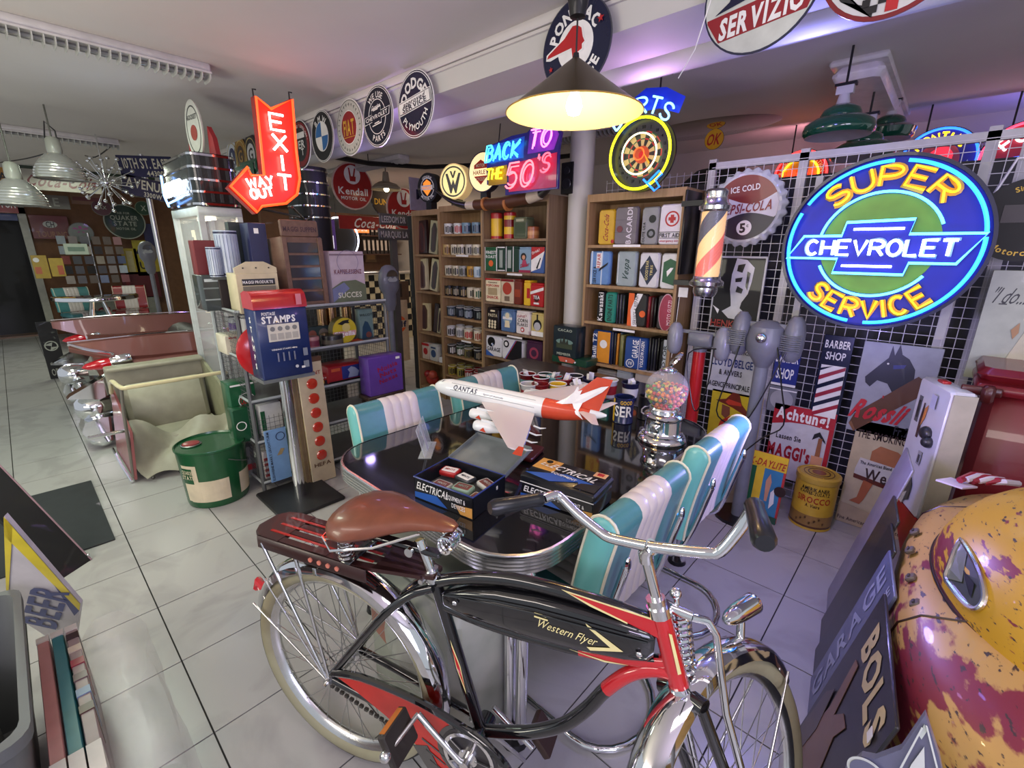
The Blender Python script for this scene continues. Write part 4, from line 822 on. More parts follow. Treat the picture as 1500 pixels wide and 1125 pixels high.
part(G().tube([(-.31, 0, .50), (-.335, 0, .515), (-.34, 0, .49)], .014, 8), REDGLOSS, 'rear_reflector', bike)
def B(name, pts, r, m=BLKGLOSS, n=10, y=0., flat=1.): return part(G().tube([(p[0], p[2] if len(p) > 2 else y, p[1]) for p in pts], r, n, flat=flat), m, name, bike)
def sm_(pts, k=4):   # smooth polyline
    out = []
    P_ = [Vector(p) for p in pts]; n = len(P_)
    for i in range(n - 1):
        p0, p1, p2, p3 = P_[max(i - 1, 0)], P_[i], P_[i + 1], P_[min(i + 2, n - 1)]
        for j in range(k): t_ = j / k; out.append(.5 * ((2 * p1) + (p2 - p0) * t_ + (2 * p0 - 5 * p1 + 4 * p2 - p3) * t_ ** 2 + (3 * p1 - p0 - 3 * p2 + p3) * t_ ** 3))
    return [tuple(v) for v in out] + [tuple(P_[-1])]
B('seat_tube', [(.317, .735), (.454, .30)], .0165)
B('top_tube', sm_([(.325, .722, 0), (.39, .752, 0), (.47, .778, 0), (.56, .795, 0), (.67, .800, 0), (.78, .796, 0), (.87, .785, 0)]), .0165)
B('head_tube', [(.860, .816), (.914, .655)], .0215, REDGLOSS)
B('head_cup', [(.855, .832), (.861, .812)], .0245, CHROME); B('head_cup', [(.913, .66), (.919, .643)], .0245, CHROME)
B('lower_tank_tube', sm_([(.34, .66, 0), (.45, .648, 0), (.6, .652, 0), (.75, .668, 0), (.895, .705, 0)]), .014)
B('lower_tank_tube', sm_([(.70, .6615, 0), (.80, .678, 0), (.895, .705, 0)]), .0146, REDGLOSS)
dn = sm_([(.905, .680, 0), (.865, .676, 0), (.815, .643, 0), (.768, .580, 0), (.728, .505, 0), (.675, .432, 0), (.60, .372, 0), (.53, .335, 0), (.46, .305, 0)], 5)
B('down_tube', dn, .0165); B('down_tube', [dn[i] for i in range(0, 16)], .0171, REDGLOSS)
part(G().cyl((.454, -.042, .30), (.454, .042, .30), .024), BLKGLOSS, 'bottom_bracket', bike)
for s in (-1, 1):
    B('seat_stay', sm_([(.325, .715, s * .018), (.27, .69, s * .035), (.2, .62, s * .05), (.11, .50, s * .055), (.0, .345, s * .058)]), [.0115] * 17)
    B('chain_stay', sm_([(.0, .335, s * .058), (.15, .318, s * .055), (.32, .30, s * .045), (.44, .30, s * .03)]), .0115)
    part(G().cyl((0, s * .05, .335), (0, s * .088, .335), .006).cyl((0, s * .066, .335), (0, s * .078, .335), .013, n=6), CHROME2, 'axle_nut', bike)
    B('rack_strut', [(-.205, .730, s * .068), (-.006, .345, s * .07)], .0048, CHROME2); B('rack_strut', [(-.095, .745, s * .062), (.0, .345, s * .066)], .0048, CHROME2)
    B('fender_stay', [(-.325, .46, s * .032), (-.004, .34, s * .072)], .003, CHROME2); B('fender_stay', [(-.262, .572, s * .034), (.0, .338, s * .072)], .003, CHROME2)
# seat tube diamonds
g = G(); Ms = frame((.394, -.0175, .49), Vector((.137, 0, -.435)).normalized(), (0, -1, 0)); g.m = Ms
cr_ = P(226, 216, 150)
def side_poly(pts, m, nm, y=-.0005, d=.0006, par=bike): g = G().prism([(p[0], p[1]) for p in pts], 0, d); g.v = [(a, -b_ * 1.0 + y if False else y - z, b_) for a, b_, z in g.v]; return part(g, m, nm, par, smooth=False)
side_poly([(.373, .575), (.390, .495), (.418, .425), (.402, .505)], cr_, 'decal_outline', -.0172); side_poly([(.3765, .558), (.3925, .497), (.4145, .443), (.3995, .503)], REDGLOSS, 'decal', -.0178)
# tank
def tank_sec(s, z0, z1, hw): 
    h = (z1 - z0) / 2; c = (z0 + z1) / 2; q = []
    for i in range(16):
        a = 2 * PI * i / 16 + .2; ca, sa = math.cos(a), math.sin(a); e = .45
        q.append((s, hw * abs(ca) ** e * (1 if ca > 0 else -1), c + h * abs(sa) ** e * (1 if sa > 0 else -1)))
    return q
TK = [(.345, .672, .700, .012), (.36, .668, .715, .022), (.42, .664, .742, .029), (.50, .663, .765, .032), (.60, .667, .780, .033), (.70, .676, .784, .033), (.80, .690, .781, .031), (.845, .702, .775, .027), (.858, .712, .765, .016)]
tank = part(G().loft([tank_sec(*k) for k in TK]), BLKGLOSS, 'tank', bike)
part(G().tube([(s, -hw - .0015, z0 + .62 * (z1 - z0) + .012) for s, z0, z1, hw in TK[1:-1]], .0022, 5), BLKGLOSS, 'rib', tank); part(G().tube([(s, -hw - .0015, z0 + .80 * (z1 - z0) + .004) for s, z0, z1, hw in TK[1:-1]], .0022, 5), BLKGLOSS, 'rib', tank)
for s, z in ((.395, .705), (.83, .728)): part(G().ball((s, -.033, z), .0065, 8, 6, (1, .5, 1)), CHROME, 'screw', tank)
def tside(s):   # tank side surface
    for a, b in zip(TK, TK[1:]):
        if a[0] <= s <= b[0]: k = (s - a[0]) / (b[0] - a[0]); return a[3] + (b[3] - a[3]) * k
    return .03
def on_tank(g, off=.0012): g.v = [(x, -tside(x) - off - z, y) for x, y, z in g.v]; return g
tg = text_g(G(), 'Western Flyer', .021, .135, (0, 0), 0, shear=.42, bold=.006); tg.v = [(.676 + x, y + .727 - (x) * .02, z) for x, y, z in tg.v]; part(on_tank(tg), cr_, 'lettering', tank, smooth=False)
part(on_tank(G().prism([(.715, .765), (.798, .722), (.73, .700), (.722, .706), (.772, .722), (.722, .755)], 0, .0006)), cr_, 'arrow_decal', tank, smooth=False)
part(on_tank(G().prism([(.60, .752), (.628, .752), (.628, .748), (.60, .748)], 0, .0006).prism([(.60, .744), (.632, .744), (.632, .740), (.60, .740)], 0, .0006)), cr_, 'dash_decal', tank, smooth=False)
side_poly([(.66, .815), (.87, .806), (.875, .765), (.80, .782), (.72, .798)], REDGLOSS, 'red_panel', -.0150, .002); side_poly([(.655, .8175), (.87, .810), (.87, .806), (.665, .8145)], cr_, 'pinstripe', -.0172, .0008); side_poly([(.655, .8175), (.72, .796), (.80, .780), (.80, .783), (.725, .800)], cr_, 'pinstripe', -.0172, .0008)
side_poly([(.68, .667), (.76, .668), (.81, .676), (.76, .664)], cr_, 'pinstripe', -.0150, .0008)
for k, off in (('pinstripe', .0135), ('pinstripe', -.0135)): part(G().tube([(a + (off * .75), -.0125, c - off * .4) for a, b_, c in dn[9:21]], .0012, 4), cr_, k, bike)
g = G().prism([(.882, .79), (.888, .79), (.915, .705), (.909, .70)], 0, .001); g.v = [(x, -.0218 - z, y) for x, y, z in g.v]; part(g, cr_, 'head_badge', bike, smooth=False)
# rack
rk = mat('rack_maroon', (.03, .008, .007), .42, coat=.1); rr_ = P(150, 30, 24, .25)
g = G(); zr = .742
def rk_out(): return [(-.255, -.03), (-.235, -.058), (-.20, -.068), (.10, -.066), (.26, -.045), (.33, -.024), (.33, .024), (.26, .045), (.10, .066), (-.20, .068), (-.235, .058), (-.255, .03)]
g = G()
for y0, y1 in ((-.066, -.046), (-.026, -.008), (.008, .026), (.046, .066)): g.prism([(-.20, y0), (.12, y0), (.30, y0 * .5), (.30, y1 * .5), (.12, y1), (-.20, y1)], zr, zr + .010)
g.prism([(-.255, -.03), (-.235, -.058), (-.20, -.068), (-.14, -.068), (-.14, .068), (-.20, .068), (-.235, .058), (-.255, .03)], zr - .001, zr + .011)
g.prism([(-.02, -.066), (.03, -.066), (.03, .066), (-.02, .066)], zr, zr + .011); g.prism([(.17, -.058), (.33, -.022), (.33, .022), (.17, .058)], zr - .001, zr + .010)
g.box(-.22, .16, -.071, -.064, zr - .03, zr + .008, .003).box(-.22, .16, .064, .071, zr - .03, zr + .008, .003)
rack = part(g, rk, 'luggage_rack', bike)
for y in (-.036, .0, .036): part(G().box(-.2, .16, y - .004, y + .004, zr + .0112, zr + .0125), rr_, 'red_stripe', rack)
for x in (-.02, .01, .04, .07): part(G().cyl((x, -.071, zr - .012), (x, -.0745, zr - .012), .0065), P(200, 120, 100), 'reflector_stud', rack)
part(G().box(-.268, -.252, -.022, .022, zr - .022, zr + .004, .004), P(200, 20, 24, .2), 'tail_lamp', rack)
# saddle
SD = [(.045, .045, .868, .83), (.055, .085, .885, .825), (.085, .110, .898, .82), (.13, .115, .905, .825), (.18, .098, .907, .84), (.23, .068, .908, .855), (.28, .045, .909, .868), (.33, .032, .906, .878), (.365, .026, .900, .880), (.382, .014, .894, .884)]
rings = []
for s, hw, zt, zb_ in SD:
    q = []
    for i in range(20):
        a = 2 * PI * i / 20; ca, sa = math.cos(a), math.sin(a); c_z = zb_ + (zt - zb_) * .35
        q.append((s, hw * abs(ca) ** .8 * (1 if ca > 0 else -1), c_z + ((zt - c_z) * sa ** .9 if sa > 0 else (c_z - zb_) * sa)))
    rings.append(q)
sad = part(G().loft(rings), mat('brown_saddle_leather', (.17, .05, .023), .36, noise=.12, scale=30, coat=.2), 'saddle', bike)
part(G().tube([(.30, -.03, .868), (.2, -.085, .835), (.10, -.118, .82), (.045, -.085, .825), (.03, 0, .83), (.045, .085, .825), (.10, .118, .82), (.2, .085, .835), (.30, .03, .868)], .0035, 6), CHROME, 'saddle_rail', sad)
def coil(c, r, h, turns, w, m, nm, par, axis=None):
    pts_ = [(c[0] + r * math.cos(2 * PI * i / 10), c[1] + r * math.sin(2 * PI * i / 10), c[2] + h * i / (turns * 10)) for i in range(turns * 10 + 1)]
    g = G();
    if axis: g.m = axis
    return part(g.tube(pts_, w, 5), m, nm, par)
coil((.10, -.065, .765), .019, .06, 5, .003, CHROME, 'coil_spring', sad); coil((.10, .065, .765), .019, .06, 5, .003, CHROME, 'coil_spring', sad)
coil((0, 0, -.03), .019, .06, 5, .004, CHROME, 'nose_spring', sad, Matrix.Translation((.365, 0, .85)) @ Matrix.Rotation(PI / 2, 4, 'X'))
part(G().box(.08, .34, -.012, .012, .795, .81, .004).box(.09, .12, -.08, .08, .757, .765, .003), BLKGLOSS, 'saddle_frame', sad)
for y in (-.02, .02): part(G().cyl((.26, y - .005, .80), (.26, y + .005, .80), .012), CHROME, 'clamp_bolt', sad)
B('seat_post', [(.312, .74), (.278, .83)], .0125, CHROME); B('seat_clamp', [(.318, .722), (.308, .752)], .021, CHROME2); part(G().cyl((.30, -.035, .735), (.30, .035, .735), .007), CHROME2, 'clamp_bolt', bike)
# chain guard, cranks, pedals
gp = [(.02, .372), (.12, .398), (.28, .402), (.40, .385), (.50, .355), (.565, .30), (.575, .22), (.52, .15), (.44, .135), (.36, .17), (.30, .25), (.2, .305), (.10, .345)]
g = G().prism(gp, 0, .004); g.v = [(x, -.066 - z, y) for x, y, z in g.v]; cg = part(g, P(186, 34, 24, .2), 'chain_guard', bike)
part(G().tube(sm_([(a, -.067, b_) for a, b_ in gp[:8]]), .010, 8), BLKGLOSS, 'guard_edge', cg)
side_poly([(.40, .135), (.33, .19), (.285, .25), (.33, .27), (.36, .22), (.42, .165)], BLKGLOSS, 'black_patch', -.0705, .001, cg)
for i in range(3): side_poly([(.315 + i * .012, .29 - i * .03), (.385, .262 - i * .027), (.385, .258 - i * .027), (.313 + i * .012, .284 - i * .03)], BLKGLOSS, 'guard_stripe', -.0705, .001, cg)
g = G(); g.m = Matrix.Translation((.454, -.0715, .30)) @ Matrix.Rotation(PI / 2, 4, 'X'); g.ring(.078, .092, -.004, .0, 32); part(g, BLKGLOSS, 'guard_ring', cg)
g = G(); g.m = Matrix.Translation((.454, -.0755, .30)) @ Matrix.Rotation(PI / 2, 4, 'X'); g.ring(.062, .072, -.003, .001, 32); g.ring(.012, .026, -.003, .002, 20)
for i in range(5): a = 2 * PI * i / 5; g.tube([(.02 * math.cos(a), .02 * math.sin(a), 0), (.066 * math.cos(a), .066 * math.sin(a), 0)], .007, 6, flat=.4)
part(g, CHROME2, 'chainring', bike); g = G(); g.m = Matrix.Translation((.454, -.072, .30)) @ Matrix.Rotation(PI / 2, 4, 'X'); part(g.ring(0.001, .080, -.001, .0005, 32), P(44, 42, 42), 'guard_recess', cg)
g = G()
for i in range(26):
    k = i / 25; x = .0 + .43 * k; z = .305 - .055 * math.sin(k * 2) ; g.box(x - .006, x + .005, -.060, -.052, z - .004, z + .004)
part(g, P(50, 46, 42), 'chain', bike, kind='stuff')
cp = (.325, .405)
B('crank', [(.454, .30, -.092), (.44, .312, -.098), (cp[0], cp[1], -.100)], .008, CHROME2); part(G().cyl((.454, -.07, .30), (.454, -.10, .30), .013), CHROME2, 'crank_cap', bike)
pb = G().box(cp[0] - .045, cp[0] + .012, -.205, -.115, cp[1] - .075, cp[1] - .052, .004); pb = G(); pb.m = Matrix.Translation((cp[0] - .02, -.155, cp[1] - .02)) @ Matrix.Rotation(1.15, 4, 'Y'); pb.box(-.045, .045, -.045, .045, -.012, .012, .004)
pd = part(pb, P(40, 34, 30, .6), 'pedal', bike); g = G(); g.m = Matrix.Translation((cp[0] - .02, -.155, cp[1] - .02)) @ Matrix.Rotation(1.15, 4, 'Y'); part(g.box(-.0465, -.045, -.036, .036, -.008, .008), P(190, 110, 40, .3), 'pedal_reflector', pd)
part(G().cyl((cp[0] - .0, -.10, cp[1] - .0), (cp[0] - .02, -.205, cp[1] - .02), .006).ball((cp[0] - .02, -.205, cp[1] - .02), .014), CHROME2, 'pedal_axle', pd)
B('crank', [(.454, .30, .075), (.57, .20, .085)], .008, CHROME2); pb = G(); pb.m = Matrix.Translation((.585, .135, .20)) @ Matrix.Rotation(.9, 4, 'Y'); pd = part(pb.box(-.045, .045, -.04, .04, -.011, .011, .004), P(60, 40, 30, .6), 'pedal', bike)
B('kickstand', [(.40, .27, .04), (.47, .14, .11), (.52, .02, .17)], .006, CHROME2)
# steering assembly, turned to the left
tax = Vector((.911 - .863, 0, .662 - .809)).normalized(); axs = -tax; P0 = Vector((.911, 0, .662))
ST = Matrix.Translation(P0) @ Matrix.Rotation(math.radians(60), 4, axs) @ Matrix.Translation(-P0)
MF = ST @ Matrix.Translation((1.075, 0, BW))
wheel(MF, 0); fender(MF, 32, 176)
def FS(name, pts, r, m=BLKGLOSS, n=10, flat=1.): g = G(); g.m = ST; return part(g.tube(pts, r, n, flat=flat), m, name, bike)
for s in (-1, 1):
    FS('fork_leg', [(.925, s * .045, .625), (.965, s * .055, .52), (1.045, s * .058, .345)], .0125)
    FS('springer_strut', [(.925, s * .028, .80), (.955, s * .045, .79), (.975, s * .052, .76), (.99, s * .058, .60), (1.068, s * .066, .36), (1.075, s * .066, .335)], .0085, CHROME)
    FS('fender_stay', [(1.075 + .335 * math.cos(.75), s * .032, .335 + .335 * math.sin(.75)), (1.073, s * .068, .34)], .003, CHROME2)
    g = G(); g.m = MF; part(g.cyl((0, s * .05, 0), (0, s * .08, 0), .010, n=6), CHROME2, 'axle_nut', bike)
FS('fork_crown', [(.925, -.052, .628), (.925, 0, .640), (.925, .052, .628)], .018)
FS('springer_yoke', [(.925, -.03, .802), (.905, 0, .812), (.925, .03, .802)], .011, CHROME); FS('spring_bolt', [(.925, 0, .66), (.915, 0, .835)], .006, CHROME); g = G(); g.m = ST; part(g.ball((.914, 0, .842), .013, 10, 8), CHROME, 'bolt_cap', bike)
coil((0, 0, 0), .021, .125, 9, .0042, CHROME, 'fork_spring', bike, ST @ Matrix.Translation((.938, 0, .672)) @ Matrix.Rotation(-.11, 4, 'Y'))
hl = MF @ Matrix.Rotation(math.radians(-62), 4, 'Y')
g = G(); g.m = ST @ Matrix.Translation((1.17, 0, .742)) @ Matrix.Rotation(PI / 2 - .08, 4, 'Y') ; g.lathe([(0, -.075), (.010, -.07), (.018, -.052), (.023, -.015), (.025, .04), (.026, .052), (.023, .057), (0, .058)], 24); part(g, CHROME, 'headlamp', bike)
g = G(); g.m = ST; part(g.cyl((1.16, 0, .68), (1.165, 0, .72), .010), CHROME, 'headlamp_bracket', bike)
# stem and bars
iM = MBk.inverted(); lw = lambda *p: tuple(iM @ Vector(p))
clamp = lw(-.330, .772, .965)
qs = [.862, 0, .815]; B('stem_nut', [(.855, .826), (.848, .848)], .020, CHROME2)
part(G().tube([(.851, 0, .845), (.822, 0, .935)], .0115, 12), CHROME, 'quill', bike)
part(G().tube([(.824, 0, .925), (.820, 0, .945), ((clamp[0] + .820) / 2, clamp[1] * .5, (clamp[2] + .955) / 2), clamp], [.0145, .0155, .014, .017], 12), CHROME, 'stem', bike)
bar = [(-.566, .72, .999), (-.558, .748, 1.000), (-.545, .757, .994), (-.50, .755, .975), (-.445, .757, .956), (-.420, .758, .951), (-.385, .764, .955), (-.330, .772, .965), (-.270, .783, .980), (-.232, .792, .990), (-.212, .799, 1.000), (-.190, .810, 1.05), (-.179, .815, 1.085), (-.173, .812, 1.105), (-.168, .79, 1.12)]
part(G().tube(sm_([lw(*p) for p in bar], 3), .0112, 12), CHROME, 'handlebar', bike)
gm_ = P(20, 22, 26, .35)
for e in ([(-.568, .715, 1.0), (-.579, .688, 1.0), (-.612, .597, 1.010)], [(-.168, .785, 1.121), (-.160, .755, 1.126), (-.120, .668, 1.128)]):
    a, b_, c_ = [Vector(lw(*p)) for p in e]; d = (c_ - a)
    part(G().tube([a, a + d * .05, a + d * .12, a + d * .55, a + d * .92, a + d], [.014, .0165, .015, .0165, .018, .013], 14), gm_, 'grip', bike)
# ------------------------------------------------------------ round enamel signs along the beam
def round_sign(name, px, py, y, r, label, base, edge, group=None, cat='sign', thick=.006, tilt=0., M=None):
    c = PY(px, py, y)
    B = Board(name, label, cat, (M or XZ(c)) @ Matrix.Rotation(tilt, 4, 'Z'), group)
    part(G().cyl((0, 0, -thick), (0, 0, 0), r, n=48), edge, 'panel', B.t); B.rim = r; B.disc(r * .975, base, 'enamel'); return B
NV = P(24, 28, 54, .2); BE = 'round enamel signs along the beam'
B = round_sign('round_sign', 608, 153, 1.95, .187, 'round navy enamel sign with a white slanted service band, largest letters at top', NV, WHITE, BE, tilt=.12)
B.ring(.172, .176, WHITE); B.text('DODGE', .055, None, (0, 0), WHITE, arc=.118, bold=.05); B.shape([(-.165, -.028), (.165, -.028), (.165, .05), (-.165, .05)], WHITE); B.shape([(-.16, -.023), (.16, -.023), (.16, .045), (-.16, .045)], NV); B.shape([(-.156, -.019), (.156, -.019), (.156, .041), (-.156, .041)], WHITE); B.text('approved', .026, .22, (0, .025), NV, shear=.4); B.text('SERVICE', .027, .25, (0, -.003), NV); B.text('PLYMOUTH', .036, None, (0, 0), WHITE, arc=.128, flip=True, bold=.04)
B = round_sign('round_sign', 553, 171, 1.95, .187, 'round black enamel sign with a white bow-tie emblem across its middle', P(22, 26, 44, .2), WHITE, BE, tilt=.1)
B.ring(.172, .176, WHITE); B.text('WE USE', .035, None, (0, 0), WHITE, arc=.132, bold=.03); B.ring(.102, .107, WHITE); B.text('Genuine', .026, .11, (0, .062), WHITE, shear=.4); B.text('PARTS', .034, None, (0, 0), WHITE, arc=.134, flip=True, bold=.03)
bt = lambda k: [(-.165 * k, -.022 * k), (-.15 * k, .026 * k), (-.06 * k, .026 * k), (-.055 * k, .055 * k), (.06 * k, .055 * k), (.055 * k, .026 * k), (.165 * k, .026 * k), (.15 * k, -.022 * k), (.055 * k, -.022 * k), (.05 * k, -.05 * k), (-.065 * k, -.05 * k), (-.06 * k, -.022 * k)]
B.shape(bt(1), WHITE); B.shape([(x * .96, y * .86) for x, y in bt(1)], P(22, 26, 44, .2)); B.text('CHEVROLET', .024, .27, (0, .002), WHITE, bold=.03); B.rect(-.03, .03, -.040, -.034, WHITE); B.rect(-.03, .03, .038, .044, WHITE)
B = round_sign('round_sign', 512, 187, 1.95, .187, 'round enamel sign with a red centre, gold letters and laurel wreath border', P(190, 188, 180), WHITE, BE)
B.ring(.175, .178, BLACK)
for i in range(26):
    a = 2 * PI * i / 26; B_ = [(.150 * math.cos(a) + .022 * math.cos(a + 1.1 * s) * k + .0, .150 * math.sin(a) + .022 * math.sin(a + 1.1 * s) * k) for s, k in ((0, -.6), (1, .35), (1.6, .9), (-.2, .45))]; part(G().prism(B_, B.z, B.z + .001), P(70, 74, 70), 'laurel_leaf', B.t, smooth=False)
B.z += .001; B.disc(.112, WHITE); B.disc(.106, P(140, 26, 28)); B.text('FIAT', .10, .15, (0, .0), P(204, 160, 50), bold=.02); B.rect(-.08, .08, -.066, -.062, P(204, 160, 50))
B = round_sign('round_sign', 472, 200, 1.95, .187, 'round black-bordered sign with a blue and white quartered centre', BLACK, WHITE, BE)
B.ring(.174, .178, WHITE); B.disc(.108, WHITE)
for k in range(4): part(G().prism([(0, 0)] + _arc(0, 0, .102, .102, 90 * k, 90 * k + 90, 8), B.z, B.z + .001), (WHITE, P(40, 100, 160))[k % 2], 'print', B.t, smooth=False)
B.z += .002; B.text('BMW', .042, None, (0, 0), WHITE, arc=.125, sp=.5)
B = round_sign('round_sign', 440, 212, 1.95, .187, 'round red-rimmed enamel sign mostly hidden behind the red neon arrow', P(28, 28, 32), WHITE, BE)
B.ring(.13, .172, P(130, 26, 34)); B.text('THE LEGEND * LIVES ON *', .022, None, (0, 0), WHITE, arc=.142, sp=.12); B.text('ER', .06, .12, (.03, 0), WHITE, bold=.04); B.text('T', .05, .05, (.04, -.06), WHITE, bold=.04); B.rect(-.06, .1, .045, .09, WHITE)
B = round_sign('round_sign', 843, 67, 1.95, .187, 'round navy sign with a red profile head, behind the hanging lamp', NV, P(60, 60, 70), BE, tilt=.1)
B.text('PONTIAC', .045, None, (0, 0), WHITE, arc=.128, bold=.05); B.disc(.096, WHITE); B.text('SERVICE', .042, None, (0, 0), WHITE, arc=.132, flip=True, bold=.05)
B.shape([(-.165, -.01), (-.16, .012), (-.06, .05), (-.01, .085), (.02, .08), (.045, .06), (.05, .02), (.06, 0), (.045, -.01), (.045, -.03), (.02, -.035), (.01, -.085), (-.02, -.05), (-.025, -.01), (-.06, -.01), (-.14, -.018)], WHITE); B.shape([(-.158, -.004), (-.15, .008), (-.055, .044), (-.008, .078), (.018, .073), (.038, .056), (.043, .02), (.052, 0), (.038, -.006), (.037, -.024), (.014, -.03), (.008, -.07), (-.014, -.045), (-.018, -.004), (-.06, -.004)], RED)
star = lambda c, r: [(c[0] + (r if i % 2 == 0 else r * .42) * math.cos(PI / 2 + PI * i / 5), c[1] + (r if i % 2 == 0 else r * .42) * math.sin(PI / 2 + PI * i / 5)) for i in range(10)]
B.shape(star((-.138, -.055), .013), RED); B.shape(star((.138, .055), .017), RED)
B = Board('round_sign', 'round white sign with a red servizio band at the top edge of the view', 'sign', XZ((-.665, 1.95, 2.392)) @ Matrix.Rotation(.12, 4, 'Z'), BE)
part(G().cyl((0, 0, -.006), (0, 0, 0), .19, n=48), P(30, 34, 60), 'panel', B.t); B.disc(.184, P(196, 200, 190), 'enamel'); B.shape([(-.178, -.04), (-.14, -.115), (.14, -.115), (.178, -.04), (.178, -.03), (-.178, -.03)], P(140, 24, 34)); B.text('SERVIZIO', .062, .27, (0, -.076), WHITE, shear=.15, bold=.05); B.shape([(-.1, .0), (-.15, -.025), (.0, -.01), (.16, 0), (.1, .1), (-.05, .1)], NV); B.text('AUTO', .05, .18, (0, .05), WHITE)
B = Board('round_sign', 'round white sign with a chequered flag and red stripe, top right', 'sign', XZ((-.30, 1.95, 2.392)), BE)
part(G().cyl((0, 0, -.006), (0, 0, 0), .187, n=48), P(120, 20, 26), 'panel', B.t); B.disc(.175, P(200, 200, 196), 'enamel'); B.shape([(-.178, -.03), (-.03, -.176), (-.03, -.15), (-.12, -.11), (-.165, -.03)], BLACK); B.rect(.0, .03, -.17, .1, RED)
for i in range(3):
    for j in range(6):
        if (i + j) % 2: B.rect(-.06 + .02 * i, -.04 + .02 * i, -.165 + .02 * j, -.145 + .02 * j, BLACK)
        B.z -= .0012 if (i + j) % 2 else 0
B.z += .002
for px, py, m1, m2, lb in ((341, 232, P(200, 206, 214), P(40, 50, 90), 'small round pale sign with a blue letter, leftmost behind the red neon arrow'), (353, 229, P(150, 110, 40), P(60, 40, 20), 'small round gold lion sign behind the red neon arrow'), (368, 226, P(40, 36, 40), P(200, 200, 200), 'small round black and white sign touching the red neon arrow')):
    B = round_sign('round_sign', px, py, 1.95, .187, lb, m1, P(30, 28, 26), BE); B.disc(.10, m2); B.ring(.14, .15, P(190, 170, 110)); B.text('A' if px == 341 else 'G', .11, .12, (0, 0), m1)
def street_sign(px0, px1, py, y, h, st, label, m=P(24, 80, 56), tm=WHITE, sub=None, M=None, w=None, group='street name signs'):
    if M is None: a = PY(px0, py, y); b = PY(px1, py, y); w = (b - a).length; M = XZ((a + b) / 2)
    B = Board('street_sign', label, 'sign', M, group); part(G().box(-w / 2, w / 2, -h / 2, h / 2, -.008, 0, .003), m, 'panel', B.t)
    B.text(st, h * (.5 if sub else .6), w * .84, (0, h * (.14 if sub else 0)), tm, bold=.01)
    if sub: B.text(sub, h * .26, w * .42, (w * .1, -h * .34), tm)
    return B
street_sign(333, 372, 256, 1.9, .16, 'ROSAMOND BLVD', 'green street sign lettered Rosamond beside the red neon arrow')
street_sign(327, 350, 277, 1.88, .14, 'TH ST', 'green street sign with a white letter below the Rosamond one')
street_sign(352, 376, 245, 1.92, .12, 'BOYS LN', 'small green street sign behind the neon arrow, partly hidden')
# ------------------------------------------------------------ hanging cone lamp
t = thing('pendant_lamp', 'lit brass-lined cone pendant lamp hanging over the diner table', 'pendant lamp', (-1.04, 1.42, 0))
brz = mat('bronze_shade', (.10, .075, .04), .32, .6); inn = mat('cream_shade_lining', (.80, .62, .30), .45)
part(G().lathe([(.012, 2.135), (.022, 2.128), (.125, 2.05), (.228, 1.975)], 48), brz, 'shade', t)
part(G().lathe([(.228, 1.973), (.125, 2.047), (.022, 2.124)], 48), inn, 'shade_lining', t)
part(G().lathe([(.228, 1.973), (.231, 1.974), (.230, 1.977), (.227, 1.976)], 48), P(176, 140, 70), 'rim', t)
part(G().cyl((0, 0, 2.12), (0, 0, 2.15), .014, .009).cyl((0, 0, 2.14), (0, 0, 2.26), .003), BLACK, 'flex', t)
part(G().lathe([(0, 2.245), (.025, 2.25), (.042, 2.34), (.042, 2.345), (.085, 2.36), (.09, 2.42), (.0, 2.425)], 28), DBLACK, 'canopy', t); part(G().cyl((0, 0, 2.42), (0, 0, 2.6), .006), BLACK, 'hook', t)
part(G().lathe([(0, 1.965), (.02, 1.972), (.028, 1.993), (.024, 2.015), (.014, 2.035), (.014, 2.06)], 20), mat('lit_bulb', (1, .78, .42), .4, em=9), 'bulb', t)
point('lamp_light', (-1.04, 1.42, 1.93), 7, (1, .72, .38), .03)
g = G().tube([(-.66, 1.7, 2.6), (-.74, 1.75, 2.35), (-.80, 1.78, 2.2), (-.86, 1.8, 2.13)], .0018, 4); tag(put(mesh(g, WHITE, 'hanging_cord'), 'hanging_cord'), 'thin white cord hanging from the beam beside the lamp', 'cord')
# ------------------------------------------------------------ neon: back to the fifties
nb = GL(70, 200, 255, 2.6); npk = GL(255, 120, 190, 2.6); nr = GL(255, 90, 110, 2.4); ny = GL(255, 230, 40, 2.4); nbl = GL(30, 110, 255, 3.0); nwh = GL(235, 245, 255, 4.5); ncy = GL(90, 210, 255, 3.2); nor = GL(255, 90, 30, 3.0); nye = GL(255, 190, 30, 1.6)
c0 = PY(762, 238, 2.72); B = Board('neon_sign', 'multicoloured neon sign reading back to the fifties above the steer horns', 'neon sign', XZ(c0)); w2 = .36
part(G().prism([(-.36, .02), (-.35, .15), (-.1, .19), (.05, .19), (.12, .23), (.30, .21), (.36, .15), (.34, .05), (.34, -.20), (-.16, -.21), (-.16, -.14), (-.36, -.12)], -.03, -.012), P(30, 30, 110, .25), 'backing', B.t)
B.z = -.012; B.shape([(-.34, .03), (-.33, .15), (.03, .17), (.02, .03)], mat('blue_backlight', (.01, .08, .40), .4, em=.15)); B.shape([(.06, .05), (.08, .2), (.3, .2), (.34, .14), (.3, .05)], P(110, 40, 190)); B.shape([(-.34, -.13), (-.34, .0), (-.14, .0), (-.14, -.13)], P(150, 120, 10)); B.shape([(-.12, -.19), (-.12, .0), (.33, .03), (.33, -.19)], P(170, 30, 80))
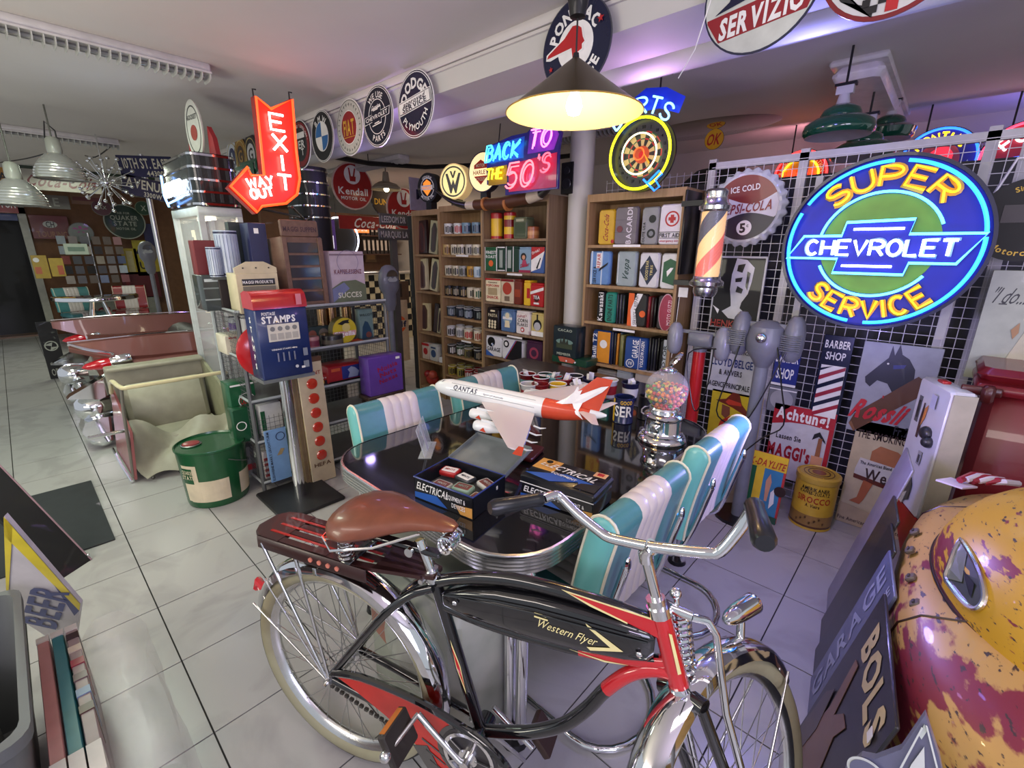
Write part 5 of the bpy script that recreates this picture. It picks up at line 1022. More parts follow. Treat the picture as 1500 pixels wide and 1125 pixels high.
def outline_neon(B, st, h, w, at, m, r, z=.02, shear=.25, shrink=.72):   # doubled tube round each letter
    n = len(st); cw = w / n
    for s, rr_ in ((1., r),):
        g = neon(G(), st, h, w, at, z, r, shear=shear, gap=.3); 
        part(g, m, 'neon_tube', B.t)
        g = neon(G(), st, h * shrink, w * .93, (at[0] + .012, at[1] - .002), z + .001, r * .8, shear=shear, gap=.55); part(g, m, 'neon_tube', B.t)
outline_neon(B, 'BACK', .11, .34, (-.165, .09), nb, .0065); outline_neon(B, 'TO', .12, .19, (.20, .13), npk, .0065); B.neon('THE', .075, .17, (-.245, -.055), ny, .0075, shear=.2)
outline_neon(B, '50', .17, .26, (.01, -.085), GL(255, 110, 120, 2.6), .007); outline_neon(B, "'S", .12, .12, (.23, -.03), nr, .006)
part(G().cyl((-.25, .16, -.03), (-.25, .30, -.05), .004).cyl((.28, .2, -.03), (.28, .29, -.05), .004).cyl((.2, .27, -.05), (.2, 2.6 - c0.z, -.05), .005).cyl((.1, .29, -.05), (.36, .25, -.05), .008), BLACK, 'bracket', B.t)
# round lit signs standing on the bookcases, each with tyre-like or drum body
def drum(px, py, y, r, depth, label, side, face, name='lit_sign', yaw=0., em=None):
    c = PY(px, py, y); B = Board(name, label, 'sign', XZ(c) @ Matrix.Rotation(math.radians(yaw), 4, 'Y'), 'round signs on top of the bookcases')
    part(G().cyl((0, 0, -depth), (0, 0, 0), r, n=40), side, 'drum', B.t); B.disc(r * .94, face, 'face'); part(G().box(-.035, .035, (1.901 if px < 645 else 1.921 if px < 700 else 1.941) - c.z, -r * .97, -depth, -.01), BLACK, 'foot', B.t); return B
B = drum(626, 275, 3.0, .135, .09, 'black tyre-shaped round sign with an orange shield, leftmost on the bookcases', P(16, 14, 14, .5), P(16, 14, 14, .5), 'tyre_sign', 8)
B.ring(.083, .09, WHITE); B.text('GENUINE', .022, None, (0, 0), WHITE, arc=.10); B.text('MOTOR OIL', .022, None, (0, 0), WHITE, arc=.105, flip=True); sh = [(-.05, .045), (0, .075), (.05, .045), (.055, -.02), (0, -.075), (-.055, -.02)]
gor = mat('lit_orange', (.9, .28, .03), .4, em=.7); B.shape(sh, gor); B.rect(-.075, .075, -.02, .022, WHITE); B.text('HARLEY', .022, .12, (0, 0), gor)
B = drum(664, 266, 3.0, .155, .10, 'cream lit drum sign with grey letters in a yellow circle', mat('lit_cream', (.85, .58, .25), .5, em=.35), mat('lit_cream2', (.85, .74, .30), .4, em=.8), 'lit_sign', 14)
B.ring(.118, .132, P(110, 110, 90)); B.shape([(-.085, .07), (-.06, .07), (-.02, -.03), (0, .02), (.02, -.03), (.06, .07), (.085, .07), (.035, -.10), (.02, -.10), (0, -.05), (-.02, -.10), (-.035, -.10)], P(96, 96, 84)); B.shape([(-.035, .09), (-.015, .09), (0, .05), (.015, .09), (.035, .09), (.008, .03), (-.008, .03)], P(96, 96, 84))
B = drum(707, 252, 3.02, .165, .07, 'cream lit round sign with a red shield beside the multicoloured neon', P(40, 34, 60), mat('lit_cream3', (.9, .70, .36), .4, em=.9), 'lit_sign', 6)
B.shape([(x * 1.5 - .02, y * 1.35) for x, y in sh], P(190, 50, 30)); B.rect(-.115, .075, -.03, .03, mat('lit_cream3', (1, 1, 1))); B.text('HARLEY', .034, .17, (-.02, 0), P(150, 30, 24)); B.text('MOTOR', .026, .10, (-.02, .055), CREAM); B.text('CYCLES', .026, .10, (-.02, -.055), CREAM)
# steer horns on the bookcase
t = thing('steer_horns', 'mounted steer horns with a leather-wrapped centre lying on the bookcase top', 'horns', (0, 0, 0)); k = 2.86
hp = [PY(635, 276, k), PY(650, 288, k), PY(667, 297, k), PY(685, 301, k), PY(697, 300, k)]; hp2 = [PY(775, 290, k), PY(792, 284, k), PY(803, 274, k), PY(809, 258, k), PY(811, 240, k)]
horn_m = P(40, 32, 30, .3); hw_ = P(196, 180, 160, .3)
part(G().tube(sm_([tuple(p) for p in hp[:4]]), [.004 + .0026 * i for i in range(13)], 10), horn_m, 'horn', t); part(G().tube([hp[3], hp[4]], [.036, .042], 14), hw_, 'horn_base', t)
part(G().tube([hp[4], PY(735, 298, k), hp2[0]], [.042, .05, .045], 16), P(80, 44, 26, .5), 'leather_wrap', t)
part(G().tube([hp2[0], hp2[1]], [.044, .04], 14), hw_, 'horn_base', t); part(G().tube(sm_([tuple(p) for p in hp2[1:]]), [.038 - .0027 * i for i in range(13)], 10), horn_m, 'horn', t)
for q in (712, 744): p = PY(q, 299, k); part(G().tube([p + Vector((-.012, 0, 0)), p + Vector((.012, 0, .002))], .054, 16), P(176, 110, 60), 'cord_ring', t)
t = thing('loudspeaker', 'small black loudspeaker box at the right end of the dark bookcase top', 'speaker', XZ((PY(827, 285, 3.0).x, 3.02, 1.941)))
part(G().box(-.055, .055, 0, .22, -.14, 0, .004), DBLACK, 'cabinet', t)
for yy, r in ((.07, .04), (.16, .028)): part(G().lathe([(r, .002), (r * .9, .006), (r * .5, -.002 + .004), (0, .006)], 20, (0, yy, 0)), P(34, 34, 38), 'driver', t)
# ------------------------------------------------------------ darts neon with a dartboard clock
c0 = PY(938, 226, 2.82); B = Board('neon_clock', 'yellow neon dartboard clock with blue darts lettering above the bookcase', 'neon sign', XZ(c0)); R0 = .205
part(G().cyl((0, 0, -.04), (0, 0, -.02), .215, n=44), BLACK, 'backing', B.t); B.z = -.02; B.disc(.19, P(40, 38, 44), 'face')
for k in range(20):
    a0 = 18 * k - 9
    for r0, r1, m in ((.05, .085, (P(30, 30, 30), P(190, 170, 110))[k % 2]), (.085, .092, (RED, GREEN)[k % 2]), (.092, .125, (P(30, 30, 30), P(190, 170, 110))[k % 2]), (.125, .132, (RED, GREEN)[k % 2])):
        g = G().prism(_arc(0, 0, r0, r0, a0, a0 + 18, 2) + _arc(0, 0, r1, r1, a0 + 18, a0, 2), B.z, B.z + .001); part(g, m, 'board_segment', B.t, smooth=False)
    n_ = '20 1 18 4 13 6 10 15 2 17 3 19 7 16 8 11 14 9 12 5'.split()[k]; a = PI / 2 - 2 * PI * k / 20; part(text_g(G(), n_, .017, None, (.155 * math.cos(a), .155 * math.sin(a)), B.z), WHITE, 'numeral', B.t, smooth=False)
B.z += .001; B.disc(.05, P(176, 80, 40)); B.disc(.02, RED); B.shape([(0, .03), (.05, -.06), (.06, -.05)], YELLOW)
circ = lambda r, a0=0, a1=360, n=48, z=.02: [(r * math.cos(math.radians(a0 + (a1 - a0) * i / n)), r * math.sin(math.radians(a0 + (a1 - a0) * i / n)), z) for i in range(n + 1)]
part(G().tube(circ(.2)[:-1], .008, 6, closed=True), GL(240, 240, 20, 2.6), 'neon_tube', B.t, 'yellow neon ring'); part(G().tube(circ(.115)[:-1], .005, 6, closed=True), GL(255, 250, 190, 3.), 'neon_tube', B.t, 'warm white neon ring'); part(G().tube(circ(.034, n=20)[:-1], .004, 6, closed=True), GL(255, 80, 30, 2.5), 'neon_tube', B.t)
B.z = -.01; B.shape([(-.2, .18), (-.24, .24), (-.12, .30), (.0, .36), (.13, .34), (.25, .27), (.22, .19), (.1, .235), (-.08, .24)], P(20, 50, 190), 'letter_backing'); B.neon('DARTS', .085, .42, (0, 0), GL(120, 190, 255, 3.2), .0065, arc=.26, z=.03)
part(G().cyl((.08, .3, -.03), (.08, 2.6 - c0.z, -.03), .005).cyl((.02, .43, -.03), (.15, .41, -.03), .007), BLACK, 'bracket', B.t)
part(G().tube([(.05, -.15, .03), (.13, -.22, .03), (.16, -.20, .03), (.13, -.16, .03), (.17, -.13, .03), (.15, -.11, .03), (.08, -.17, .03)], .006, 6), nbl, 'neon_dart', B.t)
# ------------------------------------------------------------ big round blue neon sign
c0 = PY(1285, 359, 2.70); B = Board('neon_sign', 'large round blue neon service sign with a bow-tie emblem and yellow letters', 'neon sign', XZ(c0)); R0 = .375
bf = mat('blue_sign_face', (.004, .010, .30), .5)
part(G().cyl((0, 0, -.07), (0, 0, 0), R0, n=64), P(14, 14, 24), 'can', B.t); B.disc(R0 * .985, bf, 'face'); part(G().ring(R0 * .965, R0, 0, .03, 64), P(16, 18, 50), 'rim', B.t)
part(G().cyl((0, 0, .0015), (0, 0, .004), .215, n=48), P(100, 140, 50), 'green_disc', B.t)
BTs = [(-.345, -.06), (-.285, .04), (-.135, .04), (-.125, .098), (.115, .105), (.105, .045), (.345, .045), (.275, -.075), (.125, -.075), (.115, -.125), (-.145, -.125), (-.135, -.062)]
g = G().prism([(a * 1.02, b_ * 1.06) for a, b_ in BTs], .004, .018); part(g, bf, 'emblem_panel', B.t)
part(G().tube([(a, b_, .034) for a, b_ in BTs], .0062, 6, closed=True), ncy, 'neon_tube', B.t, 'light blue neon outline of the emblem')
for a0, a1 in ((8, 82), (90, 148), (155, 262), (272, 365)): part(G().tube(circ(.343, a0, a1, 24, .034), .0075, 6), GL(40, 150, 255, 3.4), 'neon_tube', B.t)
for a0, a1 in ((22, 168), (205, 325)): part(G().tube(circ(.222, a0, a1, 24, .03), .0062, 6), ncy, 'neon_tube', B.t)
for st, kw in (('SUPER', {}), ('SERVICE', {'flip': True})):
    g = neon(G(), st, .078, .47 if st == 'SUPER' else .46, (0, 0), .0, .0155, arc=.285, n=4, **kw); g.v = [(x, y, z * .3 + .010) for x, y, z in g.v]; part(g, P(200, 150, 40), 'letter_trough', B.t)
    part(neon(G(), st, .078, .47 if st == 'SUPER' else .46, (0, 0), .026, .0048, arc=.285, **kw), GL(255, 196, 20, 1.9), 'neon_tube', B.t, 'yellow neon letters')
part(neon(G(), 'CHEVROLET', .062, .53, (0, -.012), .034, .0062, gap=.32), nwh, 'neon_tube', B.t, 'white neon lettering'); part(neon(G(), 'CHEVROLET', .070, .545, (0, -.012), .019, .009, gap=.30, n=4), P(120, 150, 200), 'letter_trough', B.t)
for yy, x0, x1 in ((.068, -.095, .085), (-.092, -.115, .07)): part(G().tube([(x0, yy, .03), (x1, yy, .03)], .0055, 6), nwh, 'neon_tube', B.t)
for x in (-.285, .285): part(G().box(x - .015, x + .015, -.40, .32, -.10, -.07).box(x - .012, x + .012, -.3, -.27, -.42, -.09).box(x - .012, x + .012, .2, .23, -.42, -.09), P(150, 150, 150), 'mounting_bar', B.t)
# ------------------------------------------------------------ barber pole
t = thing('barber_pole', 'lit barber pole with orange, red and black spiral stripes and chrome caps', 'barber pole', XZ((-1.06, 2.84, 1.27)) @ Matrix.Rotation(-PI / 2, 4, 'X'))
part(G().lathe([(0, 0), (.056, .004), (.068, .03), (.068, .055), (.095, .07), (.098, .09), (.08, .105), (.076, .12)], 32), CHROME2, 'lower_cap', t); part(G().lathe([(.076, .48), (.086, .49), (.088, .51), (.068, .53), (.064, .56), (.068, .585), (.05, .60), (0, .605)], 32), CHROME2, 'upper_cap', t)
for k, m in enumerate([mat('lit_amber', (.95, .58, .20), .4, em=.55), mat('lit_red', (.75, .10, .03), .4, em=.5), mat('lit_amber', (1, 1, 1)), P(34, 34, 50)]):
    g = G(); n = 20; rows = 12
    for i in range(n + 1):
        pass
    for sidx in range(2):
        ring_ = []
        for i in range(41):
            z = .12 + .36 * i / 40; a = 2 * PI * (k / 4 + sidx * 0) + z * 13
            ring_.append([(.067 * math.cos(a + 2 * PI / 4 * q / 5), .067 * math.sin(a + 2 * PI / 4 * q / 5), z) for q in range(6)])
        if sidx == 0:
            for a_, b_ in zip(ring_, ring_[1:]):
                for q in range(5): g.add([a_[q], a_[q + 1], b_[q + 1], b_[q]], [(0, 1, 2, 3)])
    part(g, m, 'stripe', t)
part(G().lathe([(.074, .12), (.074, .48)], 32), GLASS, 'glass_cylinder', t)
part(G().box(-.215, -.20, .07, .30, .12, .62, .003).box(-.21, .0, .02, .08, .52, .55).box(-.21, .0, .02, .08, .06, .09), BLACK, 'wall_bracket', t); part(G().box(-.2, -.14, .09, .095, -.02, .04).cyl((-.19, .09, -.02), (-.20, .09, -.42), .002), WHITE, 'plug_and_cord', t)
# ------------------------------------------------------------ neon signs on the rear wall
def wall_neon(px, py, r, label, face, ringm, y=4.95):
    c = PY(px, py, y); B = Board('neon_sign', label, 'neon sign', XZ(c), 'round neon signs near the rear wall'); part(G().cyl((0, 0, -.06), (0, 0, 0), r, n=44), P(30, 30, 40), 'can', B.t); B.disc(r * .97, face, 'face'); part(G().tube(circ(r * .93)[:-1], .009, 6, closed=True), ringm, 'neon_tube', B.t)
    for x in (-.1, .12): part(G().cyl((x, r * .9, -.03), (x, 2.6 - c.z, -.03), .006), BLACK, 'hanger', B.t); return B
B = wall_neon(1372, 236, .235, 'round blue neon sign with a red profile head and yellow letters under the ceiling', mat('dim_blue_face', (.02, .02, .25), .4, em=.3), GL(40, 110, 255, 3.2))
B.neon('PONTIAC', .05, .32, (0, 0), GL(255, 200, 30, 2.6), .007, arc=.165); B.disc(.125, P(200, 90, 120)); B.shape([(-.2, .0), (-.19, .03), (-.05, .06), (.0, .10), (.05, .09), (.085, .04), (.08, 0), (.06, -.02), (.04, -.1), (-.02, -.06), (-.05, -.01)], mat('lit_red_face', (.9, .03, .06), .4, em=1.2)); B.shape(star((.17, -.03), .025), WHITE); B.neon('SERVICE', .04, .3, (0, 0), GL(255, 200, 30, 2.4), .006, arc=.185, flip=True)
B = wall_neon(1500, 232, .245, 'round red neon sign with white letters and a blue car outline at the right edge', mat('dim_red_face', (.28, .01, .03), .4, em=.3), GL(255, 60, 90, 3.0))
B.neon('FORD', .07, .3, (0, 0), GL(255, 240, 240, 3.4), .008, arc=.15); part(G().tube([(-.15, -.05, .02), (-.12, 0, .02), (-.02, .01, .02), (.02, .06, .02), (.12, .06, .02), (.16, 0, .02), (.18, -.05, .02), (-.15, -.05, .02)], .006, 6), nbl, 'neon_tube', B.t); B.neon('M', .05, .06, (-.15, -.13), GL(255, 240, 240, 3.4), .007)
B = wall_neon(1172, 258, .215, 'round red and yellow neon oil sign behind the wire grid', P(190, 40, 30), GL(255, 60, 60, 2.6)); B.text('RUBBER CORPORATION', .028, None, (0, 0), WHITE, arc=.165); B.disc(.145, P(220, 170, 30)); part(G().tube(circ(.14)[:-1], .008, 6, closed=True), GL(255, 220, 40, 2.8), 'neon_tube', B.t); B.neon('MOHAWK', .055, .25, (0, .02), GL(255, 60, 30, 2.6), .007); B.text('MOTOR OIL', .03, .18, (0, -.07), RED)
B = round_sign('round_sign', 1046, 204, 4.6, .085, 'small yellow round sign with red letters under the ceiling mirror', P(220, 160, 30), BLACK); B.text('OK', .09, .12, (0, 0), RED, shear=.2)
# ------------------------------------------------------------ green enamel lamps
ge = mat('green_enamel', (.006, .06, .035), .12, coat=1.)
for px, py, y, k, lb in ((1229, 183, 3.35, 1., 'dark green glossy enamel lamp hanging nearest, below the box light'), (1264, 218, 3.9, 1., 'dark green enamel lamp behind and below the nearest green one'), (1300, 192, 4.5, .9, 'third dark green enamel lamp, smallest, beside the blue neon sign')):
    c = PY(px, py, y); t = thing('enamel_lamp', lb, 'pendant lamp', c, 'green enamel pendant lamps'); r = .175 * k
    part(G().lathe([(.02, .10), (.05, .098), (.088, .075), (.098, .052), (.096, .035), (.13, .03), (.165, .005), (r, -.028), (r - .004, -.045), (r - .016, -.058)], 40), ge, 'shade', t); part(G().lathe([(r - .016, -.058), (r - .06, -.042), (.03, -.03), (0, -.03)], 36), P(170, 164, 190), 'reflector', t)
    part(G().cyl((0, 0, .10), (0, 0, .15), .035, .025).box(-.04, .04, -.02, .02, .15, .19), P(190, 186, 196), 'fitting', t); part(G().box(-.05, .05, -.022, .022, .19, .205).cyl((0, 0, .2), (0, 0, 2.6 - c.z), .006), BLACK, 'suspension', t)
# ------------------------------------------------------------ wire grid wall and its signs
wire = P(196, 194, 200, .3)
t = thing('wire_grid_wall', 'white wire grid display wall carrying tin signs on the right', 'display wall', (0, 3.14, 0))
g = G()
for i in range(0, 71): x = -1.22 + .05 * i; g.box(x - .0016, x + .0016, -.002, .001, .03, 2.02)
for i in range(0, 41): z = .03 + .05 * i; g.box(-1.22, 2.3, -.004, -.001, z - .0016, z + .0016)
for i in range(0, 17): x = -2.05 + .05 * i; g.box(x - .0016, x + .0016, .12, .123, 1.6, 2.04)
for i in range(0, 9): z = 1.62 + .05 * i; g.box(-2.05, -1.22, .117, .12, z - .0016, z + .0016)
part(g, wire, 'wire', t, kind='stuff', smooth=False)
for x in (-1.22, -.72, .02, .14, .95, 2.28): part(G().box(x - .022, x + .022, .0, .03, 0, 2.08), P(170, 168, 172), 'post', t)
part(G().box(-1.24, 2.3, 0, .03, 2.02, 2.06), P(170, 168, 172), 'top_rail', t)
o = put(mesh(G().box(-2.05, 2.3, 3.42, 3.46, 0, 1.98), mat('dark_backing', (.04, .04, .048), .6), 'partition'), 'partition'); tag(o, 'dark backing panel added behind the wire grid wall', 'partition')  # sheet added to give a dark ground behind the grid
t = thing('hat', 'large dark felt hat shape resting on top of the dark backing panel', 'hat', (-1.55, 4.2, 0)); part(G().lathe([(.0, 2.2), (.2, 2.17), (.3, 2.08), (.36, 1.95), (.42, 1.8)], 28), P(26, 30, 28, .6), 'crown', t); part(G().lathe([(.42, 1.8), (.6, 1.79), (.6, 1.77), (.4, 1.77)], 28), P(26, 30, 28, .6), 'brim', t); part(G().cyl((0, 0, 0), (0, 0, 1.78), .12), DBLACK, 'stand', t)
PYs = 3.10
def poster(px0, py0, px1, py1, label, base, ops, name='tin_sign', y=PYs, cat='tin sign', frame_m=None, group='tin signs on the wire grid wall', bottom=None, lean=0.):
    a = PY(px0, py1, y); b = PY(px1, (py0 + py1) / 2, y); tp = PY((px0 + px1) / 2, py0, y); w = b.x - a.x; z0 = a.z if bottom is None else bottom; h = tp.z - z0
    M = XZ(((a.x + b.x) / 2, y, z0)) @ Matrix.Rotation(lean, 4, 'X'); B = Board(name, label, cat, M, group)
    part(G().box(-w / 2, w / 2, 0, h, -.012, 0, .003), frame_m or base, 'panel', B.t); B.z = .0005
    if frame_m: B.rect(-w / 2 + .012, w / 2 - .012, .012, h - .012, base, 'enamel')
    deco(B, w, h, ops); B.w, B.h = w, h; return B
# bottle-cap sign
c0 = PY(1093, 305, 3.08); B = Board('bottle_cap_sign', 'bottle-cap shaped soda sign with red top and dark lower wave', 'tin sign', XZ(c0) @ Matrix.Rotation(.1, 4, 'Z')); n = 24; R0 = .215
g = G(); rings = []
for r, z, k in ((R0 * .82, .022, 0), (R0 * .9, .02, .0), (R0 * 1.0, .0, 1), (R0 * 1.0, -.02, 1)): rings.append([(r * (1 + k * .035 * math.cos(n * a)) * math.cos(a), r * (1 + k * .035 * math.cos(n * a)) * math.sin(a), z) for a in [2 * PI * i / 144 for i in range(144)]])
part(G().loft(rings), P(190, 194, 196, .2), 'cap', B.t); B.z = .0225; R1 = R0 * .84
def seg_(f0, f1, R): # band between two curves y=f(x)
    xs = [-R + 2 * R * i / 30 for i in range(31)]; up = []; lo = []
    for x in xs: m = math.sqrt(max(R * R - x * x, 0)); up.append((x, max(min(f1(x), m), -m))); lo.append((x, max(min(f0(x), m), -m)))
    return lo + up[::-1]
B.disc(R1, P(206, 206, 206), 'enamel'); B.shape(seg_(lambda x: .055 - .035 * math.sin(x * 14 + 1), lambda x: 9, R1 * .995), P(120, 34, 34)); B.shape(seg_(lambda x: -9, lambda x: -.06 + .03 * math.sin(x * 13 + 1.5), R1 * .995), P(36, 38, 56))
B.text('ICE COLD', .032, .16, (0, .108), WHITE); B.text('PEPSI-COLA', .052, .28, (.01, .0), P(130, 36, 40), shear=.25); B.disc(.042, WHITE, c=(.0, -.112)); B.text('5', .05, None, (-.008, -.112), P(30, 30, 40), bold=.05); B.text('c', .02, None, (.02, -.1), P(30, 30, 40))
face = [('p', [(.42, .97), (.62, .95), (.78, .85), (.76, .66), (.72, .5), (.62, .38), (.6, .3), (.75, .22), (.55, .14), (.4, .15), (.25, .24), (.42, .32), (.4, .42), (.36, .55), (.36, .75)], P(200, 200, 204)), ('p', [(.46, .88), (.6, .9), (.56, .78), (.45, .8)], BLACK), ('p', [(.44, .7), (.58, .72), (.56, .66), (.45, .65)], BLACK), ('p', [(.5, .6), (.62, .56), (.6, .5), (.48, .52)], BLACK), ('p', [(.66, .8), (.72, .78), (.7, .55), (.66, .6)], BLACK), ('p', [(.05, .32), (.2, .26), (.18, .2), (.1, .28)], WHITE), ('t', 'HENKELL', .45, .07, .1, .8, P(150, 40, 36))]
poster(1037, 375, 1118, 478, 'black tin sign with a high-contrast white portrait above red letters', DBLACK, face, frame_m=P(180, 180, 184))
poster(1034, 490, 1108, 570, 'white French insurance tin sign with blue and black lettering', P(196, 196, 196), [('t', 'CONTINENTALE', .6, .9, .09, .7, P(40, 44, 70), {'rot': -.1}), ('t', 'ASSURANCES CONTRE L\'INCENDIE', .5, .72, .06, .9, BLACK), ('t', 'LLOYD BELGE', .5, .53, .13, .9, P(30, 50, 110)), ('t', '& ANVERS', .5, .36, .09, .5, BLACK), ('t', 'AGENCE PRINCIPALE', .5, .14, .09, .9, BLACK)])
poster(1030, 574, 1112, 672, 'yellow tin sign of a person in a wide sombrero and red poncho', P(206, 180, 40), [('p', [(.1, .86), (.3, .9), (.42, 1.0), (.55, .99), (.62, .86), (.85, .72), (.75, .72), (.45, .80), (.2, .84)], P(110, 40, 26)), ('p', [(.30, .86), (.36, .83), (.62, .84), (.6, .88), (.35, .9)], P(190, 60, 40)), ('p', [(.24, .82), (.40, .8), (.42, .70), (.34, .64), (.25, .68)], P(120, 70, 50)), ('p', [(.15, .3), (.25, .6), (.42, .68), (.62, .64), (.8, .5), (.9, .2), (.55, .1), (.3, .14)], P(176, 44, 30)), ('p', [(.3, .14), (.6, .12), (.55, .0), (.3, .0)], P(60, 30, 24)), ('t', 'LI', .25, .06, .14, .2, WHITE)])
poster(1129, 508, 1171, 562, 'blue barber shop sign with white letters half hidden by the meter post', P(34, 46, 120), [('t', 'BARBER', .5, .72, .22, .9, WHITE), ('t', 'SHOP', .5, .32, .26, .7, WHITE), ('r', 0, 1, 0, .06, WHITE)])
poster(1122, 566, 1166, 600, 'grey oval-bordered sign below the half hidden blue sign', P(110, 112, 120), [('d', .5, .5, .42, P(150, 150, 156)), ('r', 0, 1, .86, .9, WHITE)])
ops = [('t', 'BARBER', .5, .90, .085, .84, WHITE), ('t', 'SHOP', .5, .77, .085, .66, WHITE), ('r', .09, .91, .05, .66, WHITE)]
for i, m in enumerate([P(150, 26, 50), NV, P(150, 26, 50), NV, P(150, 26, 50), NV]): y_ = .04 + .11 * i; ops.append(('p', [(.09, y_), (.91, y_ + .14), (.91, min(y_ + .19, .66)), (.09, y_ + .05)], m)) if y_ + .14 < .66 else ops.append(('p', [(.09, y_), (.5, .66), (.09, .62)], m)) if y_ < .6 else None
poster(1184, 490, 1241, 612, 'tall navy barber shop sign with diagonal red, white and blue stripes', NV, ops)
poster(1118, 596, 1219, 692, 'red-bordered white warning tin sign with a hammer picture', P(196, 196, 200), [('p', [(0, .72), (.3, .78), (.6, .80), (1, .78), (1, 1), (0, 1)], P(170, 34, 48)), ('r', .93, 1, 0, .8, P(170, 34, 48)), ('t', 'Achtung!', .48, .89, .14, .86, WHITE, {'bold': .05}), ('t', 'Lassen Sie', .32, .58, .07, .42, BLACK), ('t', "MAGGI's", .36, .38, .17, .72, P(150, 26, 40), {'bold': .06}), ('p', [(.70, .62), (.80, .68), (.92, .60), (.90, .64), (.80, .74), (.72, .70)], P(30, 30, 34)), ('p', [(.78, .16), (.88, .16), (.86, .66), (.80, .66)], P(140, 90, 60)), ('r', .74, .92, .3, .42, SKIN)])
hb_ = P(24, 26, 36)
poster(1238, 503, 1370, 628, 'cigar tin sign with a black horse head and red script', P(150, 154, 166), [('p', [(.11, .62), (.13, .56), (.2, .52), (.28, .6), (.42, .58), (.5, .5), (.62, .52), (.74, .62), (.72, .76), (.62, .86), (.52, .9), (.47, 1.0), (.43, .88), (.38, .98), (.36, .85), (.26, .76)], hb_), ('p', [(.44, .78), (.6, .8), (.58, .76), (.45, .74)], P(40, 50, 120)), ('d', .37, .79, .015, WHITE), ('p', [(.03, .08), (.12, .0), (.92, .54), (.88, .66), (.78, .70), (.08, .20)], P(90, 56, 34)), ('p', [(.03, .08), (.12, .0), (.14, .02), (.06, .11)], P(130, 90, 60)), ('t', 'Rossli', .4, .27, .2, .68, P(190, 34, 46), {'shear': .4, 'bold': .06}), ('r', .40, .42, .42, .45, RED), ('t', 'Fr.2.50', .82, .1, .1, .34, P(30, 30, 40))])
poster(1217, 619, 1346, 786, 'cream tin sign showing a parody cigarette billboard on a walking camel', P(196, 182, 150), [('t', 'THE SMOKING MAN', .52, .88, .07, .96, P(50, 30, 30)), ('p', [(.3, .74), (.4, .80), (.65, .78), (.85, .7), (.95, .6), (.9, .5), (.3, .52)], P(170, 110, 74)), ('p', [(.12, .55), (.16, .66), (.96, .62), (.96, .44), (.12, .48)], P(204, 202, 200)), ('p', [(.12, .50), (.96, .44), (.96, .40), (.12, .46)], P(96, 40, 30)), ('t', 'West', .52, .52, .11, .5, P(60, 40, 40), {'bold': .02}), ('t', 'The American Blend', .4, .62, .03, .45, BLACK), ('p', [(.28, .46), (.42, .44), (.34, .27), (.30, .22), (.14, .23), (.24, .28)], P(170, 96, 60)), ('p', [(.74, .42), (.92, .4), (.88, .2), (.95, .06), (.80, .06), (.78, .24)], P(170, 96, 60)), ('p', [(.0, .0), (0, .2), (1, .12), (1, 0)], P(180, 160, 130)), ('t', 'Fine American Blend Cigarettes', .5, .05, .035, .95, P(50, 30, 30))], bottom=.003)
p_ = poster(1410, 396, 1560, 552, 'pale painting of ghostly figures with slanted writing, right edge', P(170, 176, 160), [('t', '"I do...', .3, .78, .14, .45, P(40, 44, 46), {'shear': .35, 'bold': 0}), ('r', .18, .28, .70, .71, P(40, 44, 46)), ('p', [(.2, .1), (.45, .2), (.6, .5), (.8, .55), (.7, .2), (.5, .0)], P(190, 186, 160)), ('p', [(.42, .48), (.5, .55), (.52, .46), (.47, .4)], P(170, 130, 90))], name='painting', cat='painting', group=None, y=2.98)
c0 = PY(1506, 322, 2.9); B = Board('round_sign', 'black round sign with gold arc lettering hanging at the right edge', 'sign', XZ(c0)); part(G().cyl((0, 0, -.02), (0, 0, 0), .165, n=40), DBLACK, 'panel', B.t); B.text('Motorcycles', .024, None, (0, 0), YELLOW, arc=.13, flip=True); B.text('Since 1903', .02, None, (0, 0), YELLOW, arc=.13); B.rect(-.08, .08, -.01, .06, P(50, 44, 46)); part(G().tube([(-.12, .11, -.01), (-.08, .24, -.01), (.1, .24, -.01)], .006, 6), wire, 'hanger', B.t)
# floor-standing things before the wall
B = poster(1077, 664, 1147, 757, 'red-framed day-lite tin sign leaning on the floor beside the yellow tin', P(60, 130, 170), [('r', 0, 1, .78, 1, P(226, 190, 50)), ('r', 0, .3, .1, .78, P(36, 96, 60)), ('r', .3, .5, .2, .78, P(226, 190, 50)), ('t', 'K-DAYLITE', .55, .86, .1, .84, P(180, 50, 40), {'shear': .2, 'bold': .04}), ('p', [(.62, .3), (.58, .6), (.66, .72), (.72, .6), (.68, .3)], SKIN), ('p', [(.76, .2), (.74, .45), (.82, .52), (.86, .3)], WHITE), ('d', .38, .2, .16, P(60, 30, 24)), ('d', .95, .5, .14, P(50, 30, 26)), ('r', 0, 1, .0, .1, P(40, 80, 60)), ('p', [(.02, .15), (.02, .4), (.16, .5), (.2, .3)], BLACK)], y=2.78, frame_m=P(190, 60, 60), group=None, bottom=.004, lean=-.10)
t, p = can(1178, 740, .105, .31, 'tall yellow coffee-substitute tin with a lid, standing on the floor', P(196, 160, 50), [(.05, .09, BROWN), (.09, .3, P(150, 116, 60))], z=0.0, group=None, name='coffee_tin'); t.location = (-.33, 2.955, 0)
part(G().lathe([(.108, .285), (.111, .29), (.110, .318), (.098, .325), (.095, .320), (0, .322)], 28), P(190, 156, 60), 'lid', t); part(G().ring(.05, .056, .3225, .3235, 24).ring(.072, .076, .3225, .3235, 24), BROWN, 'lid_print', t); part(G().lathe([(0, .3232), (.035, .3232)], 20), P(130, 70, 40), 'lid_print', t)
